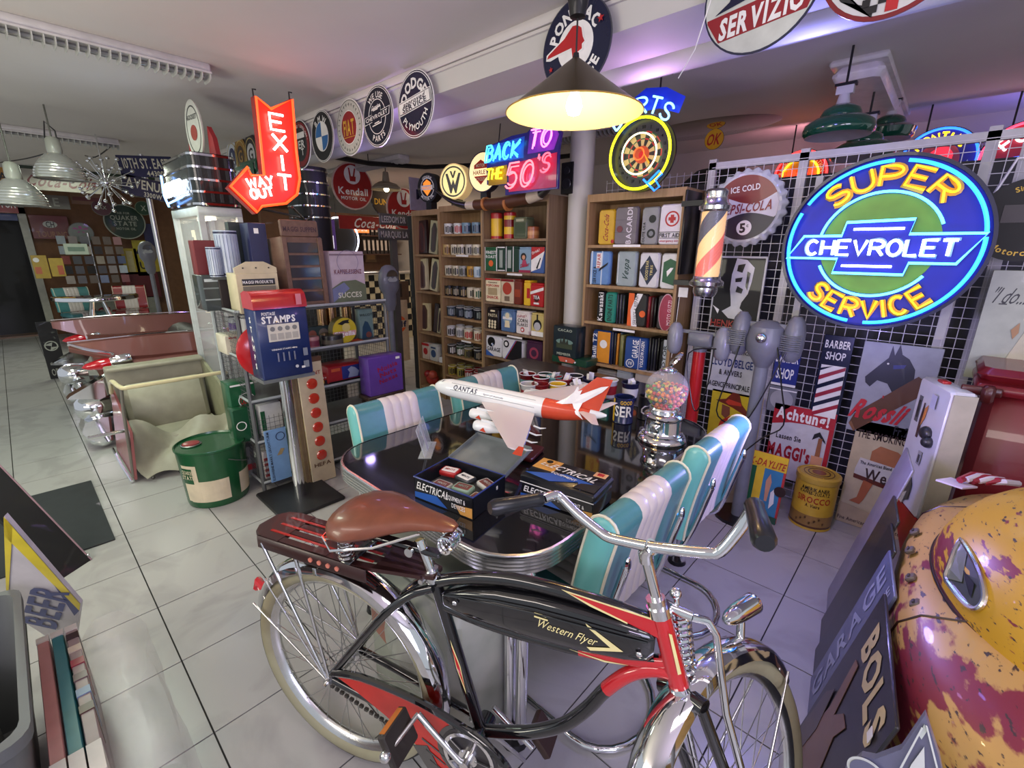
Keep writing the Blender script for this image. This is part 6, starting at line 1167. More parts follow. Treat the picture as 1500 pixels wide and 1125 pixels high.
for st, h, w, z, m in (('AMERIKANER', .022, .14, .255, BLACK), ('KAFFEE-ZUSATZ', .018, .15, .232, BLACK), ('SIROCCO', .036, .17, .19, P(170, 50, 30)), ('A. Vieira', .02, .07, .155, P(60, 30, 20))):
    g = text_g(G(), st, h, w, (0, z), 0, arc=None); a0 = math.atan2(-2.955, .33); g.v = [(.1065 * math.cos(a0 + x / .105), .1065 * math.sin(a0 + x / .105), y_) for x, y_, z_ in g.v]; part(g, m, 'lettering', t, smooth=False)
for i in range(7): a0 = math.atan2(-2.955, .33) + (i - 3) * .22; part(G().ball((.1045 * math.cos(a0), .1045 * math.sin(a0), .05 + .014 * (i % 3)), .014, 8, 6, (.4, 1, .5)), P(96, 70, 40), 'landscape_print', t)
# parking meters
mg = P(104, 106, 112, .4)
def meter_head(g, c, w=.055, h=.19, d=.05, rot=0.):
    g.m = Matrix.Translation(c) @ Matrix.Rotation(rot, 4, 'Z'); rings = []
    for k, z in ((.45, 0), (.85, .02), (1, .06), (1, .12), (.8, .165), (.4, .188)):
        rings.append([(w * k * math.cos(a) if abs(math.cos(a)) > 0 else 0, d * k * math.sin(a), z * h / .19) for a in [2 * PI * i / 16 for i in range(16)]])
    g.loft(rings); g.m = None; return g
t = thing('parking_meter', 'grey twin-headed parking meter stand on a thick steel post', 'parking meter', (-.66, 2.72, 0)); part(G().cyl((0, 0, 0), (0, 0, .97), .036), P(112, 116, 122, .3), 'post', t); part(G().cyl((0, 0, 0), (0, 0, .02), .13), BLACK, 'base', t)
part(G().lathe([(.036, .93), (.05, .96), (.09, 1.02), (.098, 1.08), (.08, 1.15), (.04, 1.18), (0, 1.185)], 24), mg, 'hub_housing', t); part(G().ball((.0, -.095, 1.10), .028, 12, 8), CHROME2, 'lock', t)
part(G().box(-.15, .15, -.012, .012, 1.14, 1.17), mg, 'yoke', t)
for x in (-.13, .13):
    hd_ = part(meter_head(G(), (x, 0, .98), .05, .24, .06), mg, 'meter_head', t); g = G()
    for i in range(8): g.box(x - .045, x + .045, -.066, -.058, 1.04 + i * .011, 1.045 + i * .011)
    part(g, P(84, 86, 92), 'ribs', hd_)
g = G().tube(sm_([(-.10, -.04, 1.12), (-.13, -.08, .9), (-.17, -.10, .66), (-.08, -.10, .60), (.0, -.08, .66), (.10, -.06, .98), (.14, -.03, 1.14)]), .004, 5).tube(sm_([(.06, -.05, 1.1), (.13, -.08, .85), (.17, -.09, .66), (.08, -.1, .56), (-.06, -.08, .36)]), .004, 5); part(g, BLACK, 'cable', t)
t = thing('parking_meter', 'red-posted parking meter with twin grey heads beside the gumball globe', 'parking meter', (-1.01, 2.74, 0)); part(G().cyl((0, 0, 0), (0, 0, .96), .036), P(170, 26, 30, .3), 'post', t, 'red painted post'); part(G().cyl((0, 0, 0), (0, 0, .02), .13), BLACK, 'base', t)
part(G().cyl((0, 0, .96), (0, 0, .99), .04).box(-.07, .07, -.035, .035, .99, 1.07, .01), mg, 'hub_housing', t)
for x, r_ in ((-.15, .5), (.13, .9)): part(meter_head(G(), (x, -.02, .93), .045, .19, .055, r_), P(130, 132, 140, .3), 'meter_head', t); part(G().box(min(x, 0), max(x, 0), -.01, .01, 1.06, 1.08), mg, 'yoke', t)
part(G().tube(sm_([(.10, -.06, 1.0), (.10, -.08, .8), (.06, -.09, .62), (.01, -.08, .7), (-.04, -.06, .95), (.12, -.06, 1.0)]), .004, 5), BLACK, 'cable', t)
# red chest cooler and white vending front
rc = mat('cooler_red', (.16, .008, .012), .34, noise=.08, scale=6, coat=.4)
t = thing('chest_cooler', 'dark red chest cooler with a thick hinged lid at the right', 'cooler', (.62, 2.95, 0))
part(G().box(-.42, .55, -.30, .14, .02, .99, .03), rc, 'body', t); part(G().box(-.46, .58, -.36, .15, .99, 1.03, .012).box(-.46, .58, -.30, .14, 1.03, 1.085, .03), rc, 'lid', t); part(G().box(-.5, -.38, -.372, -.36, .985, 1.02, .004).box(-.44, -.40, -.40, -.36, .96, 1.03, .01), P(70, 14, 18), 'hinge', t)
part(G().box(-.40, .53, -.28, .12, 0, .02), BLACK, 'plinth', t); g = text_g(G(), 'Have a Coke', .05, .42, (0, 0), 0, bold=.02); g.v = [(x + .12, -.3015 - z, y + .84) for x, y, z in g.v]; part(g, P(214, 200, 200), 'lettering', t, smooth=False)
a = Vector((-.006, 2.74, 0)); b = Vector((.098, 2.48, 0)); ax = (b - a).normalized(); wv = (b - a).length
M_ = frame((a + b) / 2 + Vector((0, 0, .30)), ax, (0, 0, 1)); B = Board('vending_front', 'chipped white metal vending machine front with slots beside the red cooler', 'vending machine', M_)
vw_ = mat('chipped_white_enamel', (.60, .60, .64), .3, rgb2=(.66, .66, .70), scale=9, coat=.3)
part(G().box(-wv / 2, wv / 2, .12, .70, -.085, 0, .012), vw_, 'body', B.t); part(G().prism([(-wv / 2, .12), (wv / 2, .12), (wv / 2, -.02), (wv / 2 - .05, -.08), (-.02, .02)], -.07, 0), P(150, 24, 34), 'red_skirt', B.t)
part(G().box(wv / 2 - .002, wv / 2 + .008, .14, .69, -.08, -.005), P(176, 170, 150), 'cream_side', B.t); B.z = .001
B.rect(-.105, -.075, .50, .62, P(90, 92, 94)); B.rect(-.098, -.082, .52, .60, BLACK); B.shape([(-.05, .44), (-.035, .44), (-.032, .52), (-.038, .6), (-.044, .6), (-.052, .52)], P(60, 30, 26)); B.shape([(-.03, .5), (-.01, .54), (-.005, .6), (-.025, .58)], P(210, 130, 60))
part(G().ball((.045, .49, .01), .03, 10, 8, (1.2, 1, .7)).ball((.08, .46, .01), .024, 10, 8), P(40, 40, 46), 'grip_knob', B.t); B.rect(.02, .05, .34, .40, P(150, 152, 156)); B.rect(.028, .042, .35, .385, P(60, 60, 66)); B.shape([(-.10, .14), (-.03, .13), (.04, .17), (.04, .24), (.0, .29), (-.09, .21)], P(70, 74, 70)); B.shape([(-.06, .13), (.0, .13), (.02, .2), (-.02, .17)], P(190, 188, 170)); B.rect(.02, .06, .60, .66, P(190, 190, 214))
g = G().box(-.05, .0, .70, .712, -.05, -.02, .003); part(g, P(170, 36, 36), 'red_latch', B.t)
t = thing('striped_towel', 'red and white striped cloth lying on the rusty car body', 'cloth', PZ(1420, 708, .74))
for i in range(6): part(G().tube([(-.03 + .016 * i, -.05 + .01 * i, .02 + .004 * (i % 2)), (.0 + .016 * i, .0, .035), (.03 + .018 * i, .06, .02)], .011, 8), (P(150, 30, 50), P(214, 206, 214))[i % 2], 'stripe_fold', t)
part(G().prism([(-.09, -.06), (-.02, -.08), (.02, -.03), (-.05, .0)], .0, .006), P(214, 206, 220), 'corner', t)
# ------------------------------------------------------------ weathered bumper car, right foreground
def rusty():
    m = mat('weathered_paint', (.52, .30, .015), .42, rgb2=(.19, .022, .035), scale=3.6, thr=(.645, .66), bump=.12, coat=.15)
    nt = m.node_tree; n1 = [n for n in nt.nodes if n.type == 'TEX_NOISE'][0]; rp = [n for n in nt.nodes if n.type == 'VALTORGB'][0]; b = nt.nodes['Principled BSDF']; tc = [n for n in nt.nodes if n.type == 'TEX_COORD'][0]
    n2 = nt.nodes.new('ShaderNodeTexNoise'); n2.inputs['Scale'].default_value = 26; n2.inputs['Detail'].default_value = 8; mp = nt.nodes.new('ShaderNodeMapping'); mp.inputs['Scale'].default_value = (1, .45, 2.2); mp.inputs['Rotation'].default_value = (.3, .2, .6)
    nt.links.new(tc.outputs['Object'], mp.inputs[0]); nt.links.new(mp.outputs[0], n2.inputs['Vector'])
    a = nt.nodes.new('ShaderNodeMath'); a.operation = 'MULTIPLY_ADD'; a.inputs[1].default_value = .42; nt.links.new(n2.outputs[0], a.inputs[0])
    s = nt.nodes.new('ShaderNodeMath'); s.operation = 'MULTIPLY'; s.inputs[1].default_value = .78; nt.links.new(n1.outputs[0], s.inputs[0]); nt.links.new(s.outputs[0], a.inputs[2]); nt.links.new(a.outputs[0], rp.inputs[0])
    n1.inputs['Detail'].default_value = 3
    n3 = nt.nodes.new('ShaderNodeTexNoise'); n3.inputs['Scale'].default_value = 60; n3.inputs['Detail'].default_value = 6; nt.links.new(mp.outputs[0], n3.inputs['Vector'])
    r3 = nt.nodes.new('ShaderNodeValToRGB'); r3.color_ramp.elements[0].position = .62; r3.color_ramp.elements[0].color = (0, 0, 0, 1); r3.color_ramp.elements[1].position = .66; r3.color_ramp.elements[1].color = (1, 1, 1, 1); nt.links.new(n3.outputs[0], r3.inputs[0])
    mx = nt.nodes.new('ShaderNodeMix'); mx.data_type = 'RGBA'; nt.links.new(r3.outputs[0], mx.inputs[0]); nt.links.new(rp.outputs[0], mx.inputs[6]); mx.inputs[7].default_value = (.05, .03, .025, 1); nt.links.new(mx.outputs[2], b.inputs['Base Color'])
    return m
rust = rusty()
rust2 = rust.copy(); rust2.name = 'weathered_paint_lower'
for n in rust2.node_tree.nodes:
    if n.type == 'VALTORGB' and abs(n.color_ramp.elements[0].position - .645) < .01: n.color_ramp.elements[0].color = (.46, .28, .08, 1); n.color_ramp.elements[0].position = .655; n.color_ramp.elements[1].position = .69
t = thing('bumper_car', 'weathered yellow and red bumper car body filling the lower right corner', 'bumper car', (0, 0, 0))
cx, cy = .68, 1.72
def sup(ax_, ay_, z, cx=cx, cy=cy, e=3., n=72): 
    o = []
    for i in range(n):
        a = 2 * PI * i / n; c, s = math.cos(a), math.sin(a); o.append((cx + ax_ * abs(c) ** (2 / e) * (1 if c > 0 else -1), cy + ay_ * abs(s) ** (2 / e) * (1 if s > 0 else -1), z))
    return o
SK = [(.58, .80, .10), (.61, .83, .26), (.624, .85, .42), (.624, .85, .54), (.612, .838, .60), (.575, .805, .645), (.50, .74, .675), (.40, .64, .69), (.1, .2, .70)]
part(G().loft([sup(*k) for k in SK]), rust2, 'skirt', t)
dome = []
for i in range(9):
    a = PI / 2 * i / 9; dome.append(sup(.39 * math.cos(a), .53 * math.cos(a), .655 + .30 * math.sin(a), .51, 1.72, 2.))
part(G().loft(dome), rust, 'hood', t)
part(G().tube([(x, y, .672) for x, y, z in sup(.385, .525, 0, .51, 1.72, 2.)], .006, 6, closed=True), P(70, 30, 26), 'hood_seam', t)
part(G().tube([(x, y, .668 + .0) for x, y, z in sup(.39, .53, 0, .51, 1.72, 2.)], .004, 6, closed=True), P(40, 24, 20), 'hood_gap', t)
for z, r, m in ((.33, .022, CHROME2), (.27, .016, P(120, 100, 50, .3)), (.15, .05, P(40, 38, 36, .6))): part(G().tube([(x, y, z) for x, y, _ in sup(.615, .848, 0)], r, 8, closed=True), m, 'bumper_strip', t)
for yy in (1.42, 2.16):   # body seams across the skirt
    def sx(z_a, z_y, Y): k = min(abs((Y - cy) / z_y), .999); return cx - z_a * (1 - k ** 3) ** (1 / 3)
    part(G().tube([(sx(a, b, yy) - .0005, yy, z) for a, b, z in SK[2:8]], .0035, 5), P(46, 22, 18), 'body_seam', t)
for px, py in ((1341, 884), (1334, 846), (1333, 806), (1340, 779)):
    p = PZ(px, py, .632); M_ = Matrix.Translation(p) @ Matrix.Rotation(-.85, 4, 'Y'); g = G(); g.m = M_; g.box(-.013, .013, -.014, .014, -.006, .006, .003); b_ = part(g, P(96, 86, 80, .35), 'bolt_plate', t); g = G(); g.m = M_; part(g.box(-.003, .003, -.007, .007, .006, .010), P(60, 56, 60, .4), 'bolt', b_)
def dhit(px, py):
    d = ray(px, py); o = E0 - Vector((.51, 1.72, .655)); s = Vector((1 / .39, 1 / .53, 1 / .30)); D = Vector([d[i] * s[i] for i in range(3)]); O_ = Vector([o[i] * s[i] for i in range(3)])
    a, b, c = D.dot(D), 2 * D.dot(O_), O_.dot(O_) - 1; q = b * b - 4 * a * c; k = (-b - math.sqrt(max(q, 0))) / (2 * a); return E0 + d * k
tp_ = [(1410, 791), (1420, 806), (1432, 828), (1441, 852), (1445, 874), (1440, 888), (1429, 893), (1415, 884), (1401, 868), (1388, 848), (1392, 832), (1401, 808)]
ring_ = [dhit(*p) for p in tp_]; cc = sum(ring_, Vector()) / len(ring_); nn = (cc - Vector((.51, 1.72, .60))).normalized()
hl_ = part(G().tube([tuple(p + nn * .004) for p in sm_([tuple(q) for q in ring_] + [tuple(ring_[0])], 3)[:-1]] if False else [tuple(Vector(p) + nn * .004) for p in sm_([tuple(q) for q in ring_ + [ring_[0]]], 3)[:-1]], .0065, 8, closed=True), CHROME2, 'headlamp_bezel', t)
inn_ = [p + nn * .003 for p in ring_]; g = G().add([tuple(p) for p in inn_], [tuple(range(len(inn_)))]); part(g, P(50, 56, 46, .5), 'headlamp_recess', hl_, smooth=False)
g = G().add([tuple(inn_[i] + nn * .002) for i in (9, 10, 11, 0, 1)] + [tuple((inn_[2] * .35 + inn_[8] * .65) + nn * .002)], [(0, 1, 2, 3, 4, 5)]); part(g, P(96, 102, 84, .4), 'headlamp_panel', hl_, smooth=False)
g = G().add([tuple(inn_[2] * .6 + inn_[9] * .4 + nn * .003), tuple(inn_[3] * .75 + inn_[8] * .25 + nn * .003), tuple(inn_[5] * .75 + inn_[9] * .25 + nn * .003), tuple(inn_[4] * .5 + inn_[8] * .5 + nn * .003)], [(0, 1, 2, 3)]); part(g, DBLACK, 'headlamp_slot', hl_, smooth=False)
# tin signs stacked on edge, leaning on the bumper car
def lean_board(y0, y1, hgt, xb, lean, label, m, ops=(), name='tin_sign', x_=0, edge=None, g_='tin signs stacked against the bumper car'):
    w = y1 - y0; M_ = frame((xb, (y0 + y1) / 2, .002), (.13, -1, 0), (math.sin(lean), 0, math.cos(lean))); B = Board(name, label, 'tin sign', M_, g_)
    part(G().box(-w / 2, w / 2, 0, hgt, -.008, 0, .003), m, 'panel', B.t); B.z = .0006; deco(B, w, hgt, ops); return B
hand = P(120, 84, 60)
lean_board(1.03, 1.50, .62, -.048, .19, 'black tin sign with large cream bols letters and a painting of hands', P(24, 22, 30), [('t', 'BOLS', .56, .86, .16, .72, P(206, 186, 130), {'bold': .08}), ('p', [(.2, .1), (.28, .45), (.22, .72), (.3, .74), (.4, .5), (.5, .6), (.62, .62), (.56, .5), (.7, .3), (.6, .08), (.4, .0), (.25, .0)], hand), ('p', [(.05, .05), (.1, .4), (.2, .5), (.3, .3), (.25, .02)], P(70, 54, 46)), ('p', [(.5, .1), (.7, .32), (.85, .24), (.7, .04)], P(96, 66, 46)), ('r', .86, .92, .82, .86, WHITE)])
lean_board(1.50, 1.76, .62, -.072, .19, 'blue-grey garage service tin sign lettered up its length, plastic wrapped', P(92, 98, 122), [('t', 'GARAGE', .35, .5, .34, .9, P(150, 156, 176), dict(V)), ('t', 'VOLKSWAGEN SERVICE', .8, .5, .15, .95, P(190, 194, 206), dict(V, bold=0))])
lean_board(1.72, 1.92, .64, -.092, .19, 'dark tin sign edge-on behind the blue-grey sign', P(26, 28, 30), []); lean_board(1.90, 2.12, .66, -.105, .19, 'second dark tin sign edge-on, deeper in the stack', P(40, 40, 40), [])
lean_board(2.10, 2.36, .78, -.118, .18, 'tall thin grey-edged sign at the far end of the stack', P(130, 128, 140), [])
ya = .80; q = lambda px, py: PY(px, py, ya); c_ = q(1340, 1125); B = Board('arrow_sign', 'blue-grey pointed cut-out sign with white outlines at the bottom edge', 'sign', XZ(c_), None)
pl = lambda pts: [((q(a, b) - c_).x, (q(a, b) - c_).z) for a, b in pts]
part(G().prism(pl([(1355, 1047), (1376, 1110), (1392, 1190), (1220, 1190), (1238, 1128), (1262, 1108), (1282, 1112), (1320, 1098)]), -.012, 0), P(96, 98, 120, .3), 'panel', B.t)
B.z = .0006; B.shape(pl([(1354, 1060), (1358, 1070), (1350, 1082), (1346, 1076)]), P(190, 200, 190)); B.shape(pl([(1354, 1092), (1355, 1130), (1320, 1150), (1335, 1118)]), P(200, 206, 200)); B.shape(pl([(1356, 1060), (1359, 1062), (1384, 1160), (1381, 1160)]), P(200, 206, 200)); B.shape(pl([(1350, 1062), (1352, 1064), (1312, 1140), (1309, 1138)]), P(200, 206, 200)); B.disc(.026, P(190, 196, 190), c=pl([(1270, 1128)])[0]); B.disc(.022, P(96, 98, 120), c=pl([(1270, 1128)])[0])
part(G().cyl((0, -.02, -.02), (.02, -1.53 + (1.53 - c_.z) - c_.z + .0, -.05) if False else (0, -c_.z + .01, -.03), .012), STEEL, 'stake', B.t)
# ------------------------------------------------------------ left foreground
def slab(pts, th, m, nm, par): # pts: 3D polygon
    pts = [Vector(p) for p in pts]; n = (pts[1] - pts[0]).cross(pts[2] - pts[0]).normalized() * th; k = len(pts)
    g = G().add([tuple(p) for p in pts] + [tuple(p - n) for p in pts], [tuple(range(k)), tuple(range(2 * k - 1, k - 1, -1))] + [(i, k + i, k + (i + 1) % k, (i + 1) % k) for i in range(k)]); return part(g, m, nm, par, smooth=False)
a, b = PZ(88, 850, .0), PZ(134, 820, .0); up1 = PZ(-4, 678, .50) - b
t = thing('black_board', 'black display board tilted over the aisle floor at the left edge', 'board', (0, 0, 0)); slab([a, b, b + up1, a + up1], .018, DBLACK, 'panel', t); part(G().tube([tuple(b), tuple(b + up1)], .004, 6), P(150, 120, 130), 'edge_trim', t); part(G().ball(tuple(b + up1 * .03 + Vector((0, 0, .012))), .008), CHROME, 'corner_screw', t)
A_, B_, C_, D_ = PZ(6, 756, .80), PZ(118, 884, .36), PZ(108, 958, .02), PZ(-40, 905, .3)
t = thing('beer_sign', 'yellow-edged white beer sign propped behind the grey crate', 'sign', (0, 0, 0)); D_ = A_ + (C_ - B_) * 1.4; n_b = (B_ - A_).cross(C_ - A_).normalized(); n_b = n_b if n_b.dot(E0 - A_) > 0 else -n_b
pl_ = [A_, B_, C_, D_]; slab(pl_ if (B_ - A_).cross(C_ - A_).dot(E0 - A_) > 0 else pl_[::-1], .012, P(190, 184, 190), 'panel', t)
w_ = (B_ - A_); i_ = (D_ - A_).normalized(); o_ = n_b * .002
def fl_(pts, m, nm='print'): g = G().add([tuple(p + o_) for p in pts], [tuple(range(len(pts)))]); return part(g, m, nm, t, smooth=False)
fl_([A_, B_, B_ + i_ * .05, A_ + i_ * .10], P(206, 186, 40), 'yellow_border'); fl_([A_, A_ + w_ * .10, A_ + w_ * .02 + i_ * .5, A_ + i_ * .5], P(206, 186, 40), 'yellow_border'); fl_([A_ + w_ * .62 + i_ * .065, B_ + i_ * .05, B_ + i_ * .12 - w_ * .06], P(50, 56, 110), 'blue_flash')
on_ = lambda px, py: E0 + ray(px, py) * ((A_ - E0).dot(n_b) / ray(px, py).dot(n_b))
q0, q1 = on_(55, 922), on_(78, 852); D1 = (q1 - q0).normalized(); U1 = n_b.cross(D1); mid_ = (q0 + q1) / 2; g = text_g(G(), 'BEER', (q1 - q0).length * .27, (q1 - q0).length * .8, (0, 0), 0, bold=.04)
g.v = [tuple(mid_ + D1 * x + U1 * y + n_b * .003) for x, y, z in g.v]; part(g, P(50, 60, 120), 'lettering', t, smooth=False)
gp_ = mat('grey_plastic', (.13, .14, .14), .5, noise=.06)
t = thing('plastic_crate', 'grey plastic crate with a thick rim at the left edge of the view', 'crate', (-1.62, -.42, 0))
rings = []
for (hx_, hy_, z) in ((.27, .20, 0), (.33, .25, .46), (.345, .262, .47), (.345, .262, .50), (.325, .245, .502), (.325, .245, .49), (.27, .20, .06)): rings.append([(x, y, z) for x, y in rr(-hx_, hx_, -hy_, hy_, .05, 4)])
part(G().loft(rings, caps=True), gp_, 'body', t)
for i, (x, y, m) in enumerate(((-.2, .1, P(60, 58, 54)), (-.05, .12, P(150, 150, 146)), (.1, .1, P(40, 40, 44)), (.2, .0, P(110, 104, 90)), (0, -.05, P(80, 70, 60)))):
    o = thing('hardware_part', ('dark metal fitting lying deepest', 'pale metal bracket lying', 'black metal fitting lying', 'tan metal fitting lying', 'brown metal fitting lying')[i] + ' inside the grey crate', 'fitting', (-1.62 + x, -.42 + y, .3)); part(G().box(-.06, .06, -.04, .04, -.2, .06, .012), m, 'housing', o); part(G().cyl((0, 0, .06), (0, 0, .11), .02), STEEL, 'spindle', o)
for i, (m, lb) in enumerate(((P(176, 120, 116), 'pink-sided framed canvas beside the crate'), (P(40, 110, 116), 'teal-sided framed canvas between two others'), (P(150, 130, 130), 'multicoloured framed canvas on the outside'))):
    y = -.145 + i * .033; t = thing('canvas_frame', lb, 'canvas', (-1.55, y, 0), 'canvases standing on edge by the crate'); part(G().box(-.32, .30, -.014, .014, .005, .33, .003), m, 'painted_side', t)
    part(G().box(-.335, -.32, -.014, .014, .004, .335).box(.30, .315, -.014, .014, .004, .335) if False else G().box(-.345, -.318, -.0145, .0145, .004, .334), P(206, 198, 190), 'white_end', t); part(G().box(.20, .30, -.0145, .0145, .004, .334), P(206, 198, 190), 'white_end', t)
    if i == 2:
        for k in range(6): part(G().box(-.30 + k * .07, -.27 + k * .07, -.0148, .0150, .2, .3335), [P(60, 40, 40), P(206, 190, 170), P(150, 40, 60), P(110, 90, 90), P(120, 140, 170), P(90, 60, 50)][k], 'print', t)
pl_m = mat('clear_plastic_film', (.82, .78, .78), .22, alpha=.22, bump=1., scale=16)
rg = random.Random(5); rings = []
for k in range(9):
    x = -.38 + k * .09; rings.append([(x, -.10 + .085 * math.cos(a) * (1 + .12 * math.sin(5 * a + k)) + .05, max(.004, .17 + .175 * math.sin(a) * (1 + .1 * math.sin(3 * a + 1.7 * k)))) for a in [2 * PI * i / 22 for i in range(22)]])
t_ = put(mesh(G().loft(rings, caps=False), pl_m, 'plastic_wrap'), 'plastic_wrap', None, (-1.5, .06, 0)); tag(t_, 'crumpled clear plastic wrap around the framed canvases', 'wrap')
# ------------------------------------------------------------ helpers for things that face +X
def xface(px0, px1, pyb, pyt, X, name, label, cat, body, ops=(), depth=.12, z=None, group=None, lean=0., yaw=0., bev=.004, pn='body'):
    a = PX(px0, pyb, X); b = PX(px1, pyb, X); c = PX((px0 + px1) / 2, pyt, X); z0 = (a.z + b.z) / 2 if z is None else z; h = c.z - z0; w = b.y - a.y
    M = YZ((X, (a.y + b.y) / 2, z0)) @ Matrix.Rotation(math.radians(yaw), 4, 'Y') @ Matrix.Rotation(lean, 4, 'X'); B = Board(name, label, cat, M, group)
    part(G().box(-w / 2, w / 2, 0, h, -depth, 0, min(bev, depth * .3)), body, pn, B.t); B.z = .0006; deco(B, w, h, ops); B.w, B.h = w, h; return B
def drumcan(c, r, h, name, label, cat, m, ops=(), group=None, lid=None):
    t = thing(name, label, cat, c, group); part(G().lathe([(0, 0), (r, 0), (r, h), (r - .004, h), (r - .005, .01), (0, .01)] if lid is None else [(0, 0), (r, 0), (r, h - .01), (r * .96, h), (0, h)], 22), m, 'body', t)
    for z0, z1, mm in ops: part(G().lathe([(r + .001, h * z0), (r + .001, h * z1)], 22), mm, 'label_band', t)
    if lid: part(G().lathe([(r + .002, h - .02), (r + .002, h - .004), (r * .97, h + .002), (0, h + .002)], 22), lid, 'lid', t)
    return t
# ------------------------------------------------------------ rose car rear with tail fins
rose = mat('rose_car_paint', (.20, .075, .06), .3, .25, noise=.1, scale=3, coat=.6); redl = mat('red_tail_lens', (.45, .005, .012), .08, em=.12, coat=1.)
t = thing('finned_car_rear', 'rose-painted finned car rear with chrome bumpers and red bullet lamps', 'car rear', (-5.40, .2, 0))
def cp_(poly, x0, x1, m, nm, par=t, sm=True):   # polygon in (y, z) extruded in x
    g = G().prism([(y, z) for y, z in poly], x0, x1); g.v = [(z, x, y) for x, y, z in g.v]; return part(g, m, nm, par, smooth=sm)
for s, X0 in ((1, .75), (-1, -.75)):
    rings = []
    for y, zt, zc, wt in ((.02, .845, .80, .012), (.10, .845, .765, .03), (.24, .85, .70, .05), (.5, .85, .68, .075), (.9, .835, .67, .09), (1.5, .80, .66, .10)):
        rings.append([(X0 + s * .0, y, zt), (X0 + s * .012, y, zt - .01), (X0 + s * .03, y, zc + .01), (X0 + s * (.01), y, zc - .02), (X0 - s * wt, y, zc - .02), (X0 - s * .02, y, zt - .008)])
    part(G().loft(rings), rose, 'tail_fin', t)
    rings = []
    for y, zt, zb_, o in ((.24, .70, .38, 0), (.30, .695, .10, .01), (.5, .68, .06, .02), (1.0, .67, .06, .03), (1.5, .66, .06, .03)):
        rings.append([(X0 + s * (o - .02), y, zt), (X0 + s * (o + .035), y, zt - .05), (X0 + s * (o + .02), y, (zt + zb_) / 2 + .05), (X0 + s * (o + .04), y, (zt + zb_) / 2), (X0 + s * (o + .02), y, zb_), (X0 - s * .12, y, zb_), (X0 - s * .12, y, zt)])
    part(G().loft(rings), rose, 'rear_wing', t)
    part(G().tube([(X0 + s * .012, .02, .853), (X0 + s * .008, .5, .858), (X0, 1.0, .845), (X0, 1.5, .808)], .006, 6), CHROME, 'fin_trim', t)
    part(G().tube([(X0 + s * .02, .02, .84), (X0 + s * .03, .12, .79), (X0 + s * .035, .26, .735)], .012, 6), CHROME, 'fin_edge', t)
    g = G(); g.m = Matrix.Translation((X0 + s * .0, .36, .675)) @ Matrix.Rotation(PI / 2 + .08, 4, 'X'); g.lathe([(0, 0), (.055, .0), (.062, .03), (.055, .11), (.045, .13)], 24); part(g, CHROME, 'lamp_housing', t)
    g = G(); g.m = Matrix.Translation((X0 + s * .0, .36, .675)) @ Matrix.Rotation(PI / 2 + .08, 4, 'X'); g.lathe([(.045, .125), (.046, .14), (.040, .20), (.024, .27), (0, .30)], 24); part(g, redl, 'bullet_lamp', t)
    cp_([(.25, .60), (.15, .56), (-.04, .46), (-.06, .44), (.0, .43), (.12, .40), (.20, .44), (.27, .55)], X0 - .05, X0 + .05, CHROME, 'bumper_blade')
    g = G(); g.m = Matrix.Translation((X0 - s * .05, .12, .33)) @ Matrix.Rotation(PI / 2, 4, 'X'); g.lathe([(0, -.06), (.09, -.06), (.10, .0), (.105, .06), (.085, .12), (.05, .15), (0, .155)], 24); part(g, CHROME, 'bumper_pod', t)
    cp_([(.28, .06), (.28, .24), (.1, .26), (.0, .24), (-.03, .17), (.0, .10), (.08, .06)], X0 - .16, X0 + .06, CHROME, 'lower_bumper'); part(G().ball((X0, .08, .07), .06, 14, 8, (1, 1.3, 1)), CHROME, 'bumper_overrider', t)
    cp_([(.30, .05), (.34, .05), (.27, .40), (.24, .56), (.235, .50)], X0 + .03, X0 + .045, P(30, 14, 14), 'seam_edge')
part(G().box(-.66, .66, .30, 1.5, .06, .52, .03), rose, 'boot', t); part(G().cyl((-.60, .10, .20), (.60, .10, .20), .07), CHROME, 'bumper_bar', t)
g = G().loft([[(x, 1.0 + .16 * math.cos(a), .60 + .16 * math.sin(a)) for a in [2 * PI * i / 18 for i in range(18)]] for x in (-.55, .60)]); part(g, P(34, 32, 32, .5), 'seat_back', t); part(G().box(-.62, .62, .5, 1.2, .50, .56, .02), P(40, 34, 32, .5), 'seat', t)
# ------------------------------------------------------------ sidecar
beige = mat('beige_vinyl', (.34, .32, .24), .5, noise=.12, scale=9, bump=.2); ivory = P(216, 204, 160)
t = thing('sidecar', 'vintage rose and beige sidecar with an ivory tube frame beside the finned car', 'sidecar', (0, 0, 0))
rs = P(150, 84, 84, .3)
pan = [(-4.46, .33, .02), (-3.76, .33, .02), (-3.74, .36, .36), (-4.44, .38, .52)]; slab(pan, .015, rs, 'side_panel', t); part(G().tube([(-4.53, .315, .015), (-4.1, .31, .012), (-3.76, .315, .015)], .009, 6), CHROME, 'rub_rail', t)
slab([(-4.42, .38, .10), (-4.42, .98, .10), (-4.50, .99, .66), (-4.50, .37, .66)], .03, beige, 'rear_wall', t); slab([(-4.46, .99, .03), (-3.72, .99, .03), (-3.76, .99, .40), (-4.5, .99, .64)], .02, P(150, 148, 120, .4), 'side_panel', t)
part(G().box(-4.52, -4.40, .37, .99, .635, .665, .008), beige, 'hood_roll', t); part(G().box(-4.40, -3.95, .40, .97, .02, .20, .02), beige, 'seat_cushion', t)
g = G(); g.m = Matrix.Translation((-4.30, .69, .18)) @ Matrix.Rotation(-.22, 4, 'Y'); part(g.box(-.04, .04, -.26, .26, 0, .36, .03), beige, 'seat_back', t)
part(G().tube(sm_([(-4.34, .37, .50), (-4.18, .365, .60), (-4.0, .36, .655), (-3.74, .37, .665), (-3.70, .42, .668), (-3.70, .7, .668), (-3.70, .92, .668), (-3.71, .96, .655)], 3), .014, 10), ivory, 'tube_frame', t)
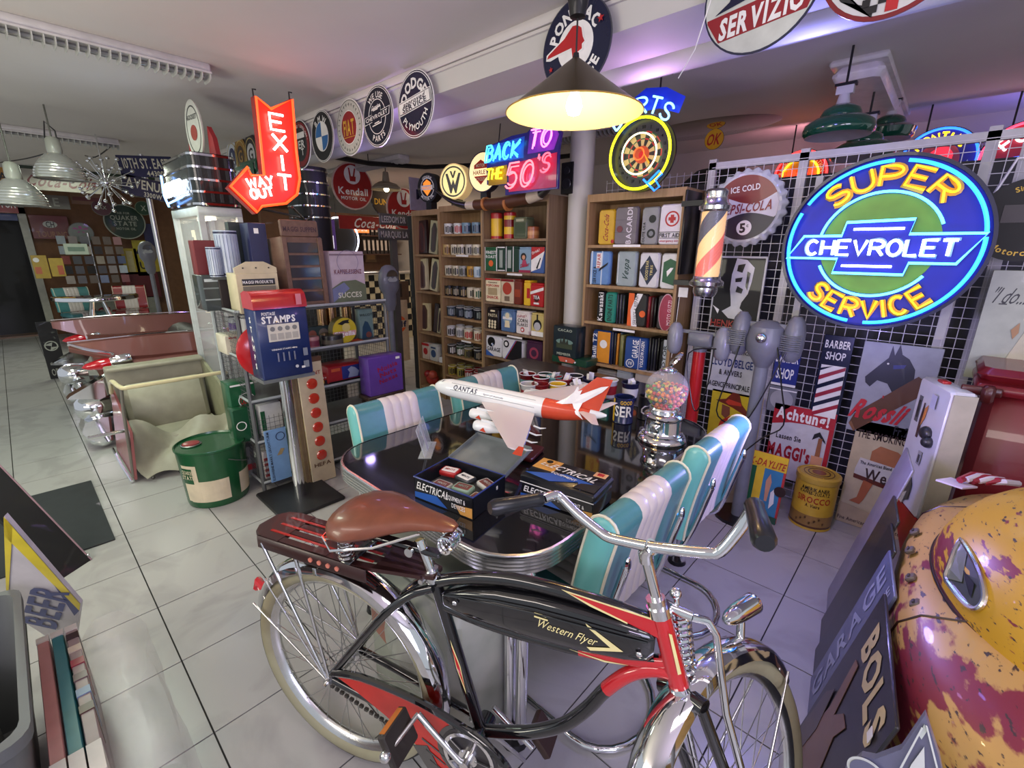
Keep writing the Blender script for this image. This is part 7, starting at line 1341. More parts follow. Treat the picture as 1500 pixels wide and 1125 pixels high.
part(G().tube([(-3.74, .37, .655), (-3.75, .355, .5), (-3.76, .34, .22), (-3.77, .33, .04)], .010, 8), P(110, 106, 96, .3), 'front_post', t); part(G().tube([(-3.71, .96, .655), (-3.72, .97, .5), (-3.74, .98, .2)], .012, 8), P(60, 58, 52, .4), 'front_post', t)
part(G().cyl((-3.80, .34, .36), (-3.78, .16, .37), .012), CHROME, 'grab_handle', t)
ap = []; rgA = random.Random(11)
for i in range(14):
    v = i / 13; row = []
    for j in range(20):
        u = j / 19; x = -3.98 + .30 * v ** .8 + .03 * math.sin(u * 9 + v * 4); y = .37 + .60 * u + .02 * math.sin(v * 8); z = .30 * (1 - v) ** 1.3 + .03 + .045 * math.sin(u * 11 + v * 6) * (1 - .5 * v) - .10 * math.sin(PI * u) * (1 - v) + .04 * (1 - u) * (1 - v)
        row.append((x, y, max(z, .012)))
    ap.append(row)
g = G(); vs = [p for r in ap for p in r]; g.add(vs, [(i * 20 + j, i * 20 + j + 1, (i + 1) * 20 + j + 1, (i + 1) * 20 + j) for i in range(13) for j in range(19)]); part(g, beige, 'canvas_apron', t)
for y in (.42, .68, .93): part(G().ball((-3.685, y, .03), .012, 8, 6), P(60, 56, 50), 'snap', t)
# ------------------------------------------------------------ green oil bucket
gb_ = P(24, 78, 44, .25); c = Vector((-3.17, .67, 0)); t = thing('oil_bucket', 'dark green oil bucket with cream label band and lid spout on the tiles', 'bucket', c)
part(G().lathe([(0, .002), (.165, .002), (.17, .02), (.186, .355), (.193, .36), (.193, .372), (.186, .374), (.182, .362), (0, .360)], 44), gb_, 'body', t); part(G().lathe([(.0, .362), (.045, .362), (.045, .375), (.035, .378), (0, .376)], 20, (-.05, -.09, 0)), P(140, 40, 44, .3), 'spout_cap', t); part(G().lathe([(.05, .361), (.055, .368), (.05, .372)], 20, (-.05, -.09, 0)), STEEL, 'spout_ring', t)
ca = math.atan2(-c.y, -c.x)
def cyl_patch(a0, a1, z0, z1, R0, m, nm, par, n=12):
    g = G(); rz = lambda z: .17 + (z - .02) / .335 * .016 + .0012 + R0
    for i in range(n): u, v = a0 + (a1 - a0) * i / n, a0 + (a1 - a0) * (i + 1) / n; g.add([(rz(z0) * math.cos(u), rz(z0) * math.sin(u), z0), (rz(z0) * math.cos(v), rz(z0) * math.sin(v), z0), (rz(z1) * math.cos(v), rz(z1) * math.sin(v), z1), (rz(z1) * math.cos(u), rz(z1) * math.sin(u), z1)], [(0, 1, 2, 3)])
    return part(g, m, nm, par)
cb = P(206, 192, 164)
cyl_patch(ca - .95, ca + .35, .045, .185, 0, cb, 'label_band', t); cyl_patch(ca + .72, ca + 1.9, .045, .185, 0, cb, 'label_band', t); cyl_patch(ca - 1.1, ca - .55, .05, .29, .0004, cb, 'label_q', t); cyl_patch(ca - 1.1, ca - .70, .17, .27, .001, gb_, 'label_q_field', t)
for st, z in (('QUAKER', .245), ('STATE', .212)):
    g = text_g(G(), st, .024, .085, (0, z), 0); g.v = [(.1835 * math.cos(ca - .88 + x / .18), .1835 * math.sin(ca - .88 + x / .18), y) for x, y, z_ in g.v]; part(g, cb, 'lettering', t, smooth=False)
part(G().tube([(.19 * math.cos(a), .19 * math.sin(a), .30 - .10 * math.sin(a - .2)) for a in [.2 + PI * k / 12 for k in range(13)]], .003, 5), STEEL, 'bail_handle', t)
# ------------------------------------------------------------ basket rack
rk_ = P(84, 86, 86, .45); rl = P(160, 166, 166, .35)
t = thing('basket_rack', 'grey steel basket rack with mesh ends along the aisle', 'shelf rack', (-3.23, 1.37, 0)); LV = (.06, .34, .61, .88, 1.16); hx, hy = .235, .49
for sy in (-1, 1):
    for sx in (-1, 1): part(G().tube([(sx * hx, sy * hy, 0), (sx * hx, sy * hy, 1.12), (sx * (hx - .03), sy * hy, 1.165)], .013, 8), rl if sy < 0 and sx < 0 else rk_, 'upright', t)
for z in LV:
    part(G().box(-hx, hx, -hy, hy, z - .012, z, .004), rk_, 'shelf', t, smooth=False)
    part(G().tube([(hx + .01, -hy, z + .012), (hx + .01, hy, z + .012)], .009, 8), rl, 'front_rail', t); part(G().tube([(-hx, -hy - .005, z + .012), (hx, -hy - .005, z + .012)], .008, 8), rl, 'end_rail', t)
def meshpanel(g, x0, x1, y0, y1, z0, z1, st=.03):
    if x0 == x1:
        n = int((y1 - y0) / st); [g.box(x0 - .001, x0 + .001, y0 + st * i - .001, y0 + st * i + .001, z0, z1) for i in range(n + 1)]; n = int((z1 - z0) / st); [g.box(x0 - .001, x0 + .001, y0, y1, z0 + st * i - .001, z0 + st * i + .001) for i in range(n + 1)]
    else:
        n = int((x1 - x0) / st); [g.box(x0 + st * i - .001, x0 + st * i + .001, y0 - .001, y0 + .001, z0, z1) for i in range(n + 1)]; n = int((z1 - z0) / st); [g.box(x0, x1, y0 - .001, y0 + .001, z0 + st * i - .001, z0 + st * i + .001) for i in range(n + 1)]
g = G()
for z0, z1 in zip(LV, LV[1:]):
    meshpanel(g, -hx, hx, -hy, -hy, z0, z1 - .03); meshpanel(g, -hx, hx, hy, hy, z0, z1 - .03); meshpanel(g, -hx, -hx, -hy, hy, z0, z1 - .03); meshpanel(g, hx, hx, -hy, -.05, z0, z0 + (.17 if z0 < .6 else .0)) if z0 < .6 else None
part(g, rk_, 'wire_mesh', t, kind='stuff', smooth=False)
# on top of the rack
br1 = mat('brown_cabinet_wood', (.12, .062, .04), .5, rgb2=(.17, .09, .06), scale=4, stretch=(8, 8, 1))
B = xface(424, 482, 441, 347, -3.0, 'display_cabinet', 'tall brown wooden soup display cabinet with five glazed compartments', 'cabinet', br1, depth=.22, z=1.161, lean=-.05); w, h = B.w, B.h
part(G().box(-w / 2 + .01, w / 2 - .01, h, h + .10, -.03, -.005, .008), br1, 'header', B.t); B.z = -.004; B.text('MAGGI SUPPEN', .028, w * .8, (0, h + .045), P(60, 30, 30))
B.z = .001
for k in range(5): B.rect(-w / 2 + .035, w / 2 - .035, .04 + k * (h - .06) / 5, .04 + (k + .86) * (h - .06) / 5, P(52, 44, 48, .1), 'compartment')
for k in range(6): part(G().box(-w / 2 + .03, w / 2 - .03, .025 + k * (h - .06) / 5, .037 + k * (h - .06) / 5, 0, .009), br1, 'door_rail', B.t)
for s in (-1, 1): part(G().box(s * (w / 2 - .017) - .015, s * (w / 2 - .017) + .015, .01, h - .005, 0, .012, .003), br1, 'door_stile', B.t)
wt = P(196, 184, 150, .5)
B = xface(352, 413, 452, 400, -2.96, 'display_cabinet', 'small cream wooden cabinet with a black product header and glass front', 'cabinet', wt, depth=.16, z=1.161); w, h = B.w, B.h
B.rect(-w / 2 + .03, w / 2 - .02, h * .70, h * .86, P(30, 34, 34)); B.text('MAGGI PRODUKTE', .016, w * .72, (0, h * .78), WHITE); B.rect(-w / 2 + .03, w / 2 - .02, h * .08, h * .68, P(120, 120, 110, .1), 'glass'); B.rect(-w / 2 + .03, w / 2 - .02, h * .36, h * .41, wt, 'rail')
B.z = -.012; g = G().prism([(-w / 2, h), (w / 2, h), (w / 2, h + .03), (w * .2, h + .065), (-w * .2, h + .065), (-w / 2, h + .03)], -.02, -.004); part(g, wt, 'crest', B.t)
for x in (-.07, 0, .07): part(G().cyl((x, h + .03, -.004), (x, h + .03, .0), .004, n=8), DBLACK, 'screw', B.t)
B = xface(488, 537, 437, 368, -3.02, 'coffee_tin', 'pale landscape-printed coffee tin with a succes label next to the soup cabinet', 'tin', P(176, 160, 170, .4), [('r', 0, 1, .92, .95, P(120, 100, 110)), ('t', 'KAFFEE-ESSENZ', .5, .62, .08, .8, P(110, 50, 60)), ('p', [(0, 0), (0, .32), (.3, .44), (.7, .46), (1, .36), (1, 0)], P(96, 104, 80)), ('p', [(0, .05), (0, .3), (.35, .42), (.5, .3)], P(110, 116, 150)), ('t', 'SUCCES', .5, .18, .1, .7, P(200, 200, 180)), ('o', .5, .8, .3, .31, P(120, 110, 140))], depth=.16, z=1.161)
B = xface(302, 330, 446, 403, -3.22, 'metal_boxes', 'stack of crumpled silver-black metal trays under the striped tins', 'tray', P(60, 66, 66, .25), [('r', 0, 1, .30, .34, P(150, 160, 160)), ('r', 0, 1, .62, .66, P(120, 130, 130)), ('r', .1, .8, .82, .9, P(190, 200, 200))], depth=.2, z=1.161)
xface(326, 342, 446, 399, -3.2, 'ledger', 'dark brown ledger box with a white tag beside the cream cabinet', 'box', P(40, 30, 28, .5), [('r', .2, .45, .86, .95, WHITE)], depth=.2, z=1.161)
zt_ = 1.37
o = struct(G().box(-3.46, -3.18, .84, 1.12, 1.345, 1.36), P(70, 74, 74), 'riser_board'); del o['kind']; tag(o, 'thin grey board laid over the metal trays carrying tins', 'board'); 
st_ = P(170, 180, 196, .35)
xface(290, 323, 399, 352, -3.32, 'red_box', 'matt dark red box behind the striped tins', 'box', P(110, 30, 32, .5), [], depth=.1, z=1.361)
for px, X_, r, py, lb in ((317, -3.22, .038, 362, 'small pale blue striped canister in front of the red box'), (338, -3.24, .062, 338, 'large pale blue striped canister with navy stars')):
    a = PX(px, 397, X_); h = PX(px, py, X_).z - 1.361; t = drumcan((X_, a.y, 1.361), r, h, 'canister', lb, 'canister', st_, [(.93, .97, NAVY), (.03, .07, NAVY)])
    for k in range(9): aa = -1.4 + k * .3; part(G().cyl((r * math.cos(aa), r * math.sin(aa), h * .1), (r * math.cos(aa), r * math.sin(aa), h * .9), .0015, n=4), P(110, 120, 150), 'stripe', t)
xface(344, 374, 398, 326, -3.36, 'record_case', 'large dark grey-green case standing behind the canisters', 'case', P(44, 52, 50, .5), [], depth=.06, z=1.361); xface(372, 398, 398, 327, -3.18, 'album', 'navy blue album with a white price tag, right of the dark case', 'album', P(34, 38, 78, .4), [('r', .3, .55, .88, .94, WHITE)], depth=.14, z=1.161)
# shelf contents
gr_ = 'goods on the basket rack'
for px, X_, r, py0, py1, m, ops, lb, z in ((346, -3.30, .035, 487, 468, P(150, 156, 160), [(.1, .6, P(80, 50, 120))], 'small grey and purple tin on the white box', 1.02), (362, -3.2, .03, 487, 470, P(190, 190, 190), [], 'small white tin beside the purple one', 1.02), (372, -3.15, .028, 487, 468, P(150, 110, 50), [], 'small amber jar beside the white tin', 1.02)):
    a = PX(px, py0, X_); drumcan((X_, a.y, z), r, .085, 'small_tin', lb, 'tin', m, ops, gr_)
xface(336, 388, 537, 489, -3.22, 'white_carton', 'cream carton with a red figure emblem on the upper basket shelf', 'carton', P(206, 198, 176, .4), [('o', .45, .45, .09, .13, P(150, 60, 40)), ('o', .45, .66, .06, .1, P(150, 60, 40)), ('r', .1, .3, .84, .92, P(160, 60, 50)), ('d', .3, .35, .05, BLACK)], depth=.18, z=.881, group=gr_)
xface(342, 380, 612, 560, -3.16, 'oil_can', 'square green oil can with white round emblem on the middle shelf', 'can', P(24, 84, 50, .3), [('o', .62, .68, .3, .33, WHITE), ('t', 'CASTROL', .62, .68, .12, .5, RED), ('r', .05, .95, .96, .99, WHITE)], depth=.16, z=.612 - .27 + .0, group=gr_)
xface(346, 372, 640, 598, -3.08, 'oil_can', 'smaller green oil can with round emblem in front of the square can', 'can', P(20, 72, 44, .3), [('o', .4, .5, .25, .3, WHITE)], depth=.1, z=.342, group=gr_)
a = PX(396, 600, -3.1); B = xface(383, 415, 618, 590, -3.08, 'white_jug', 'white plastic jug lying in the wire basket', 'jug', P(206, 206, 200), [('r', .0, .2, .2, .8, GREEN)], depth=.16, z=.342, group=gr_)
xface(398, 412, 600, 575, -3.2, 'dark_bottle', 'dark green bottle upright behind the white jug', 'bottle', P(30, 56, 36, .2), [], depth=.05, z=.342, group=gr_)
xface(342, 380, 712, 655, -3.18, 'oil_carton', 'grey and red oil carton on the lowest shelf beside the bucket', 'carton', P(110, 110, 108), [('r', 0, 1, .2, .4, P(150, 40, 44)), ('r', .2, .6, .6, .9, P(60, 60, 64))], depth=.14, z=.062, group=gr_)
xface(392, 404, 712, 660, -3.04, 'booklets', 'red and white striped booklets upright at the rack foot', 'booklet', P(196, 190, 186), [('r', 0, 1, .1 + .2 * i, .2 + .2 * i, P(160, 50, 50)) for i in range(4)], depth=.05, z=.062, group=gr_)
# right half of the rack
mesh_back = None
B = xface(489, 527, 513, 478, -3.12, 'cheese_tin', 'round yellow tin with a black bird and pale lettering lying on its side', 'tin', P(120, 110, 40), [], depth=.001, z=.885, group=gr_); bpy.data.objects.remove(B.t.children[0])
cxy = PX(506, 496, -3.06); M_ = YZ((-3.06, cxy.y, .975)); B.t.matrix_world = M_; R0 = .092; part(G().cyl((0, 0, -.06), (0, 0, 0), R0, n=36), P(110, 100, 50), 'body', B.t); B.z = .0005; B.disc(R0 * .96, P(196, 176, 40), 'face'); B.shape([(-.088, -.03), (.088, -.03), (.07, -.06), (-.07, -.06)] if False else [(-.085, -.005), (.085, -.005), (.082, -.04), (-.082, -.04)], P(196, 150, 150)); B.text('Sigella', .032, .15, (0, -.022), WHITE, bold=.04); B.shape([(-.05, .05), (-.01, .07), (.04, .075), (.03, .06), (.04, .05), (.0, .045), (-.02, .04)], BLACK); B.disc(.03, P(206, 190, 110), c=(.01, .02))
xface(530, 550, 515, 452, -3.14, 'picture_tin', 'tall blue-green picture tin with black heading at the end of the shelf', 'tin', P(110, 136, 130), [('t', 'WILLIOT', .5, .8, .08, .9, BLACK), ('p', [(.1, 0), (.2, .4), (.4, .6), (.6, .55), (.8, .3), (.9, 0)], P(40, 70, 90)), ('d', .6, .12, .2, P(120, 70, 60))], depth=.06, z=.881, group=gr_)
xface(448, 484, 500, 478, -3.28, 'poster_tin', 'dark teal tin with figures at the back of the shelf', 'tin', P(60, 74, 76), [('d', .3, .5, .16, P(150, 90, 80)), ('d', .75, .5, .2, P(130, 120, 110))], depth=.05, z=.881, group=gr_)
for px, m, r, ops, lb in ((461, P(170, 120, 120), .045, [(.2, .7, P(120, 50, 70))], 'small pink patterned round tin at the shelf front'), (490, P(26, 26, 30), .075, [(.2, .6, P(90, 84, 70))], 'low wide black round tin with a face at the shelf front')):
    a = PX(px, 517, -3.06); drumcan((-3.08, a.y, .882), r, .075, 'round_tin', lb, 'tin', m, ops, gr_, lid=m)
xface(508, 536, 518, 503, -3.05, 'orange_box', 'low orange cardboard box with white print at the shelf front', 'box', P(206, 80, 34), [('t', 'DIDDLI', .6, .6, .3, .4, CREAM), ('r', 0, 1, .44, .48, P(150, 50, 26))], depth=.1, z=.881, group=gr_)
for i, (px, z1) in enumerate(((478, 1.10), (492, 1.12), (514, 1.1))):
    a = PX(px, 470, -3.3); drumcan((-3.36, a.y, .882), .035, z1 - .882, 'brass_canister', ('left', 'middle', 'right')[i] + ' brass canister of the three at the back of the shelf', 'canister', mat('brass', (.45, .28, .14), .25, 1.), [], gr_)
xface(486, 541, 598, 533, -3.05, 'peanut_tin', 'red and blue peanut tin with a cartoon-free white figure panel, mid shelf', 'tin', P(150, 34, 40), [('r', .35, .95, .15, .92, P(44, 56, 130)), ('p', [(.5, .2), (.75, .2), (.8, .5), (.7, .75), (.6, .85), (.5, .7), (.55, .5)], P(150, 160, 190)), ('r', .08, .3, .7, .88, P(196, 90, 50)), ('r', 0, 1, 0, .12, BLACK)], depth=.18, z=.612, group=gr_).t['label'] = 'red and blue square peanut tin with a pale figure on the blue panel'
xface(468, 486, 612, 548, -3.08, 'nut_packet', 'red packet with yellow nuts picture beside the peanut tin', 'packet', P(150, 40, 40), [('r', 0, 1, .0, .4, P(40, 30, 40)), ('d', .4, .25, .3, YELLOW), ('t', 'NUTS', .5, .66, .12, .8, WHITE)], depth=.1, z=.612, group=gr_)
B = xface(543, 592, 582, 521, -2.84, 'purple_tin', 'purple box tin with red slanted lettering at the right end of the rack', 'tin', P(94, 62, 150, .35), [('t', 'Noisia', .55, .72, .12, .6, P(150, 30, 60), {'rot': .2}), ('t', 'Nuts', .55, .56, .12, .5, P(150, 30, 60), {'rot': .2}), ('t', 'Noxas', .55, .40, .12, .55, P(150, 30, 60), {'rot': .2}), ('r', .8, .92, .88, .94, WHITE)], depth=.13, z=.52)
o = thing('stool', 'small dark stool carrying the purple tin', 'stool', (-2.905, PX(567, 582, -2.84).y, 0)); part(G().box(-.07, .07, -.15, .15, .49, .519, .004), P(60, 44, 36), 'seat', o)
for sx in (-1, 1):
    for sy in (-1, 1): part(G().box(sx * .05 - .012, sx * .05 + .012, sy * .12 - .012, sy * .12 + .012, 0, .49), P(50, 38, 32), 'leg', o)
for i, (px0, px1, m, lb) in enumerate(((440, 462, P(120, 40, 40), 'dark red tin low on the rack behind the chrome pole'), (556, 580, P(130, 100, 40), 'brown tin low at the far end of the rack'))): xface(px0, px1, 640, 596, -3.12, 'low_tin', lb, 'tin', m, [('r', .2, .8, .3, .7, P(60, 50, 60))], depth=.12, z=.342, group=gr_)
# ------------------------------------------------------------ stamp vending machine
sb = P(26, 42, 92, .3); t = thing('stamp_machine', 'blue stamp vending machine with a red domed top on a chrome pole', 'vending machine', (-2.76, 1.01, 0))
part(G().box(-.22, .22, -.19, .19, 0, .022, .006), P(26, 26, 28, .6), 'base_plate', t); part(G().cyl((0, 0, .022), (0, 0, .80), .034, n=24), CHROME, 'pole', t)
part(G().box(-.085, .085, -.145, .145, .80, .82), STEEL, 'tray', t); part(G().box(-.08, .08, -.14, .14, .82, 1.21, .006), sb, 'cabinet', t)
g = G().prism([(-.08, 1.21), (.084, 1.21), (.084, 1.25), (.07, 1.285), (.035, 1.305), (-.03, 1.305), (-.08, 1.29)], -.143, .143); g.v = [(x, z, y) for x, y, z in g.v]; part(g, P(176, 30, 34, .2), 'domed_top', t)
B = Board.__new__(Board); B.t = t; B.z = 0; col0 = set(t.children)
B.text('POSTAGE', .017, .07, (-.07, 1.185), WHITE); B.text('STAMPS', .036, .18, (-.02, 1.152), WHITE, bold=.06); B.rect(-.085, .085, 1.03, 1.125, P(206, 200, 184), 'stamp_window')
for k in range(4): B.disc(.013, P(120, 120, 116), c=(-.06 + .04 * k, 1.10)); B.z -= .0012; B.rect(-.076 + .04 * k, -.044 + .04 * k, 1.04, 1.075, P(170, 166, 156)); B.z -= .0012
B.z += .002; B.text('VENDING STAMPS HERE', .008, .14, (-.01, .985), WHITE); B.rect(-.09, .04, .992, .994, P(60, 74, 110))
for k in range(4): B.rect(-.054 + .03 * k, -.046 + .03 * k, .915, .965, STEEL, 'lever'); B.z -= .001
B.z += .001; B.rect(.09, .115, .93, .975, P(120, 126, 140)); B.rect(.085, .115, .86, .90, P(120, 126, 140)); B.disc(.009, P(196, 200, 206), c=(.045, .875)); B.rect(.07, .09, .86, .872, WHITE); B.rect(.08, .11, 1.225, 1.285, P(206, 120, 130))
Mf = Matrix(((0, 0, 1, .0805), (1, 0, 0, 0), (0, 1, 0, 0), (0, 0, 0, 1)))
for c_ in [c for c in t.children if c not in col0]: c_.matrix_local = Mf.copy()
g = G()
for i, ch in enumerate('STAMPS'): text_g(g, ch, .030, None, (0, 1.15 - i * .052), 0, bold=.06)
g.v = [(x, -.1412 - z, y) for x, y, z in g.v]; part(g, WHITE, 'side_lettering', t, smooth=False)
# red round button sign behind the machine
c = PX(381, 526, -2.93); B = Board('round_button_sign', 'red round drink button sign tucked behind the stamp machine', 'sign', YZ((-2.93, c.y + .04, .94))); g = G(); g.lathe([(0, 0), (.15, 0), (.165, .006), (.165, .012), (.14, .03), (.08, .045), (0, .05)], 36); part(g, P(176, 24, 30, .2), 'button', B.t); B.z = .047; B.disc(.03, P(190, 196, 206), c=(-.07, -.01)); B.t.matrix_world = B.t.matrix_world @ Matrix.Translation((0, 0, 0))
# red reflector board and enamel plates leaning at the rack
B = xface(459, 494, 708, 522, -2.86, 'reflector_board', 'tall wooden board with six round red reflectors leaning on the rack', 'board', P(196, 180, 150, .5), [('t', 'PATENT', .5, .88, .028, .8, P(150, 60, 50)), ('t', 'HEFA', .5, .15, .03, .7, BROWN)], depth=.015, z=.004, lean=-.05); w, h = B.w, B.h
for k in range(6): part(G().lathe([(.032, .002), (.036, .006), (.030, .014), (0, .018)], 24, (0, h * (.80 - .115 * k), 0)), mat('red_reflector', (.50, .03, .012), .08, coat=1.), 'reflector', B.t)
part(G().box(-w / 2, w / 2, h - .03, h, -.035, .004), P(90, 60, 40), 'top_cap', B.t); part(G().box(-w / 2 - .03, -w / 2 - .012, 0, h * .99, -.06, -.02).box(-w / 2 - .012, -w / 2 - .003, 0, h * .99, -.04, -.01), P(110, 92, 70), 'side_board', B.t)
xface(399, 433, 712, 626, -2.95, 'enamel_plate', 'blue market sign plate with black upright lettering leaning on the rack', 'tin sign', P(110, 146, 186), [('t', 'SUDWEINE MARKT LEUCHTTURM', .13, .5, .10, .94, BLACK, dict(V)), ('o', .65, .85, .17, .2, P(40, 50, 80)), ('p', [(.4, .5), (.6, .62), (.75, .6), (.6, .5)], P(150, 130, 90))], depth=.012, z=.07, lean=-.03)
xface(433, 468, 706, 613, -2.97, 'enamel_plate', 'yellow plate with a line drawing of a face and upright name lettering', 'tin sign', P(200, 182, 100), [('t', 'ALFRED ZWEIFEL', .82, .5, .17, .9, BLACK, dict(V)), ('p', [(.2, .3), (.35, .6), (.5, .8), (.52, .8), (.4, .55), (.24, .3)], P(70, 66, 50)), ('p', [(.3, .3), (.6, .45), (.62, .42), (.32, .26)], P(70, 66, 50)), ('t', 'WEINE', .2, .2, .12, .3, BLACK, dict(V))], depth=.012, z=.07, lean=-.03)
# ------------------------------------------------------------ grey parking meter and road-name post beyond the rack
for X_, px, z0, k, lb in ((-3.62, 572, 1.0, 1.35, 'grey single parking meter on a post just left of the bookcases'), (-7.5, 221, 1.20, 1.25, 'distant grey parking meter in front of the yellow signs')):
    y_ = PX(px, 450, X_).y if X_ > -5 else PX(px, 395, X_).y; t = thing('parking_meter', lb, 'parking meter', (X_, y_, 0)); part(G().cyl((0, 0, 0), (0, 0, z0), .025), mg, 'post', t); part(G().cyl((0, 0, 0), (0, 0, .02), .10), BLACK, 'base', t)
    rings = []
    for s_, z in ((.4, 0), (.6, .06), (.62, .16), (.95, .22), (1, .30), (.9, .37), (.6, .42), (.25, .44)): rings.append([(.055 * s_ * k * math.cos(a) * .8, .075 * s_ * k * math.sin(a), z0 + z * .9) for a in [2 * PI * i / 18 for i in range(18)]])
    hd_ = part(G().loft(rings), mg, 'meter_head', t); g = G(); g.m = YZ((.055, 0, z0 + .30)); part(g.prism([(.052 * math.cos(a), .055 * math.sin(a)) for a in [PI * i / 12 for i in range(13)]], 0, .012), P(60, 56, 44, .2), 'dial_window', hd_); g = G(); g.m = YZ((.058, 0, z0 + .27)); part(g.prism([(-.05, 0), (-.025, .03), (0, .012), (.025, .03), (.05, 0), (.03, -.015), (-.03, -.015)], 0, .006), P(150, 156, 150), 'dial_plate', hd_)
y_ = PX(578, 390, -3.9).y; t = thing('road_post', 'grey post with two road-name blades above the parking meter', 'sign post', (-3.9, y_, 0)); part(G().box(-.02, .02, -.03, .03, 0, 1.62), P(70, 66, 60), 'post', t); part(G().cyl((0, 0, 0), (0, 0, .02), .12), BLACK, 'base', t)
for z, w, st in ((1.79, .30, 'LEEDOM DR'), (1.66, .34, 'MARQUIS LA')):
    g = G().box(.022, .034, -w / 2, w / 2, z - .05, z + .05, .003); pnl = part(g, P(64, 62, 58), 'name_blade', t); g = text_g(G(), st, .055, w * .86, (0, z), 0); g.v = [(.0352, x, y) for x, y, z_ in g.v]; part(g, P(150, 146, 136), 'lettering', pnl, smooth=False)
# ------------------------------------------------------------ lit glass showcase with black crown
scm = P(196, 200, 198, .35); t = thing('showcase', 'tall white-framed glass showcase lit inside, crowned by a black chrome-banded top', 'showcase', (-4.2, 1.13, 0)); hx, hy = .33, .12
for sx in (-1, 1):
    for sy in (-1, 1): part(G().box(sx * hx - .018, sx * hx + .018, sy * hy - .018, sy * hy + .018, 0, 1.76), scm, 'frame_post', t)
part(G().box(-hx - .02, hx + .02, -hy - .02, hy + .02, 1.74, 1.80, .005), scm, 'top_frame', t); part(G().box(-hx, hx, -hy, hy, .0, .06), scm, 'plinth', t)
for z in (.45, .80, 1.12, 1.42): part(G().box(-hx, hx, -hy, hy, z, z + .006), GLASS, 'glass_shelf', t)
for sy in (-1, 1): part(G().box(-hx, hx, sy * hy - .002, sy * hy + .002, .06, 1.74), GLASS, 'glass_pane', t)
for sx in (-1, 1): part(G().box(sx * hx - .002, sx * hx + .002, -hy, hy, .06, 1.74), GLASS, 'glass_pane', t)
part(G().box(-.16, .16, -.02, .02, 1.725, 1.735), mat('showcase_lamp', (1, .86, .6), .4, em=14), 'strip_lamp', t)
for i, (x, y, z, r, h, m, lb) in enumerate(((0, -.05, .457, .05, .11, STEEL, 'chrome figurine on the lowest glass shelf'), (.1, .05, .807, .045, .12, CHROME2, 'silver model on the second glass shelf'), (-.08, -.06, 1.127, .04, .1, P(180, 150, 120), 'tan figurine on the third glass shelf'), (.08, -.05, 1.427, .05, .13, P(150, 120, 90), 'dark amber bottle on the highest glass shelf'), (-.1, .06, .807, .035, .09, P(160, 60, 50), 'red figurine on the second glass shelf'))):
    o = thing('figurine', lb + ' in the showcase', 'figurine', (-4.2 + x, 1.13 + y * .8, z)); part(G().lathe([(0, 0), (r, 0), (r, .012), (r * .3, .02), (r * .6, h * .5), (r * .2, h * .7), (r * .4, h * .85), (0, h)], 16), m, 'body', o)
slab([(-4.50, .98, .35), (-4.26, .98, .35), (-4.34, .98, 1.78), (-4.52, .98, 1.78)], .006, mat('lit_side_panel', (.9, .72, .45), .4, em=.7), 'lit_side_panel', t); slab([(-4.42, .973, .60), (-4.35, .973, .85), (-4.43, .973, 1.35), (-4.47, .973, 1.35), (-4.47, .973, .8)], .004, P(190, 34, 34), 'red_stripe', t); slab([(-4.50, .973, 1.50), (-4.42, .973, 1.50), (-4.42, .973, 1.68), (-4.50, .973, 1.68)], .004, P(70, 50, 30), 'print', t)
crown = thing('crown_box', 'black crown box with five chrome bands on the lit showcase', 'display top', (-4.2, 1.13, 1.801)); bkc = P(34, 36, 36, .2)
def rbox(g, hx, hy, z0, z1, r): return g.prism(rr(-hx, hx, -hy, hy, r, 5), z0, z1)
part(rbox(G(), .36, .145, 0, .34, .06), bkc, 'body', crown)
for k in range(5): part(rbox(G(), .366, .151, .008 + k * .078, .022 + k * .078, .06), CHROME, 'chrome_band', crown)
for k in range(4): part(G().box(.36, .364, -.10 + k * .055, -.08 + k * .055, .03, .32), P(60, 62, 64, .1), 'flute', crown)
g = neon(G(), 'COSMETICS', .09, .42, (0, 0), 0, .008, shear=.35); g.v = [(x - .02, -.175 - z, y + .13) for x, y, z in g.v]; part(g, GL(210, 230, 255, 6.), 'neon_tube', crown); g = G().tube([(-.2, -.18, .02), (-.28, -.18, .1), (-.26, -.18, .24)], .008, 6).tube([(-.2, -.18, .04), (.2, -.18, .06)], .007, 6); part(g, GL(120, 170, 255, 4.), 'neon_tube', crown)
point('cosmetic_glow', (-4.15, .78, 1.95), 1.0, (.6, .75, 1)); 
c = Vector((-4.15, 1.13, 2.143)); t = thing('winged_sign', 'round white sign with red winged fins standing on the black crown', 'sign', YZ(c) @ Matrix.Rotation(-1.45, 4, 'Y')); g = G(); g.prism([(.13 * math.cos(a), .19 + .19 * math.sin(a)) for a in [2 * PI * i / 36 for i in range(36)]], -.01, 0); part(g, P(196, 194, 184), 'disc', t)
B = Board.__new__(Board); B.t = t; B.z = .0005; B.ring(.10, .106, P(60, 60, 60), c=(0, .19), sy=1.45); B.disc(.05, P(150, 60, 50), c=(0, .17)); B.text('ROCKET', .03, .15, (0, .27), P(60, 60, 60))
for s in (-1, 1): g = G().prism([(s * .03, 0), (s * .22, 0), (s * .20, .12), (s * .14, .20), (s * .12, .02)], -.06, -.03); part(g, P(150, 40, 44), 'fin', t)
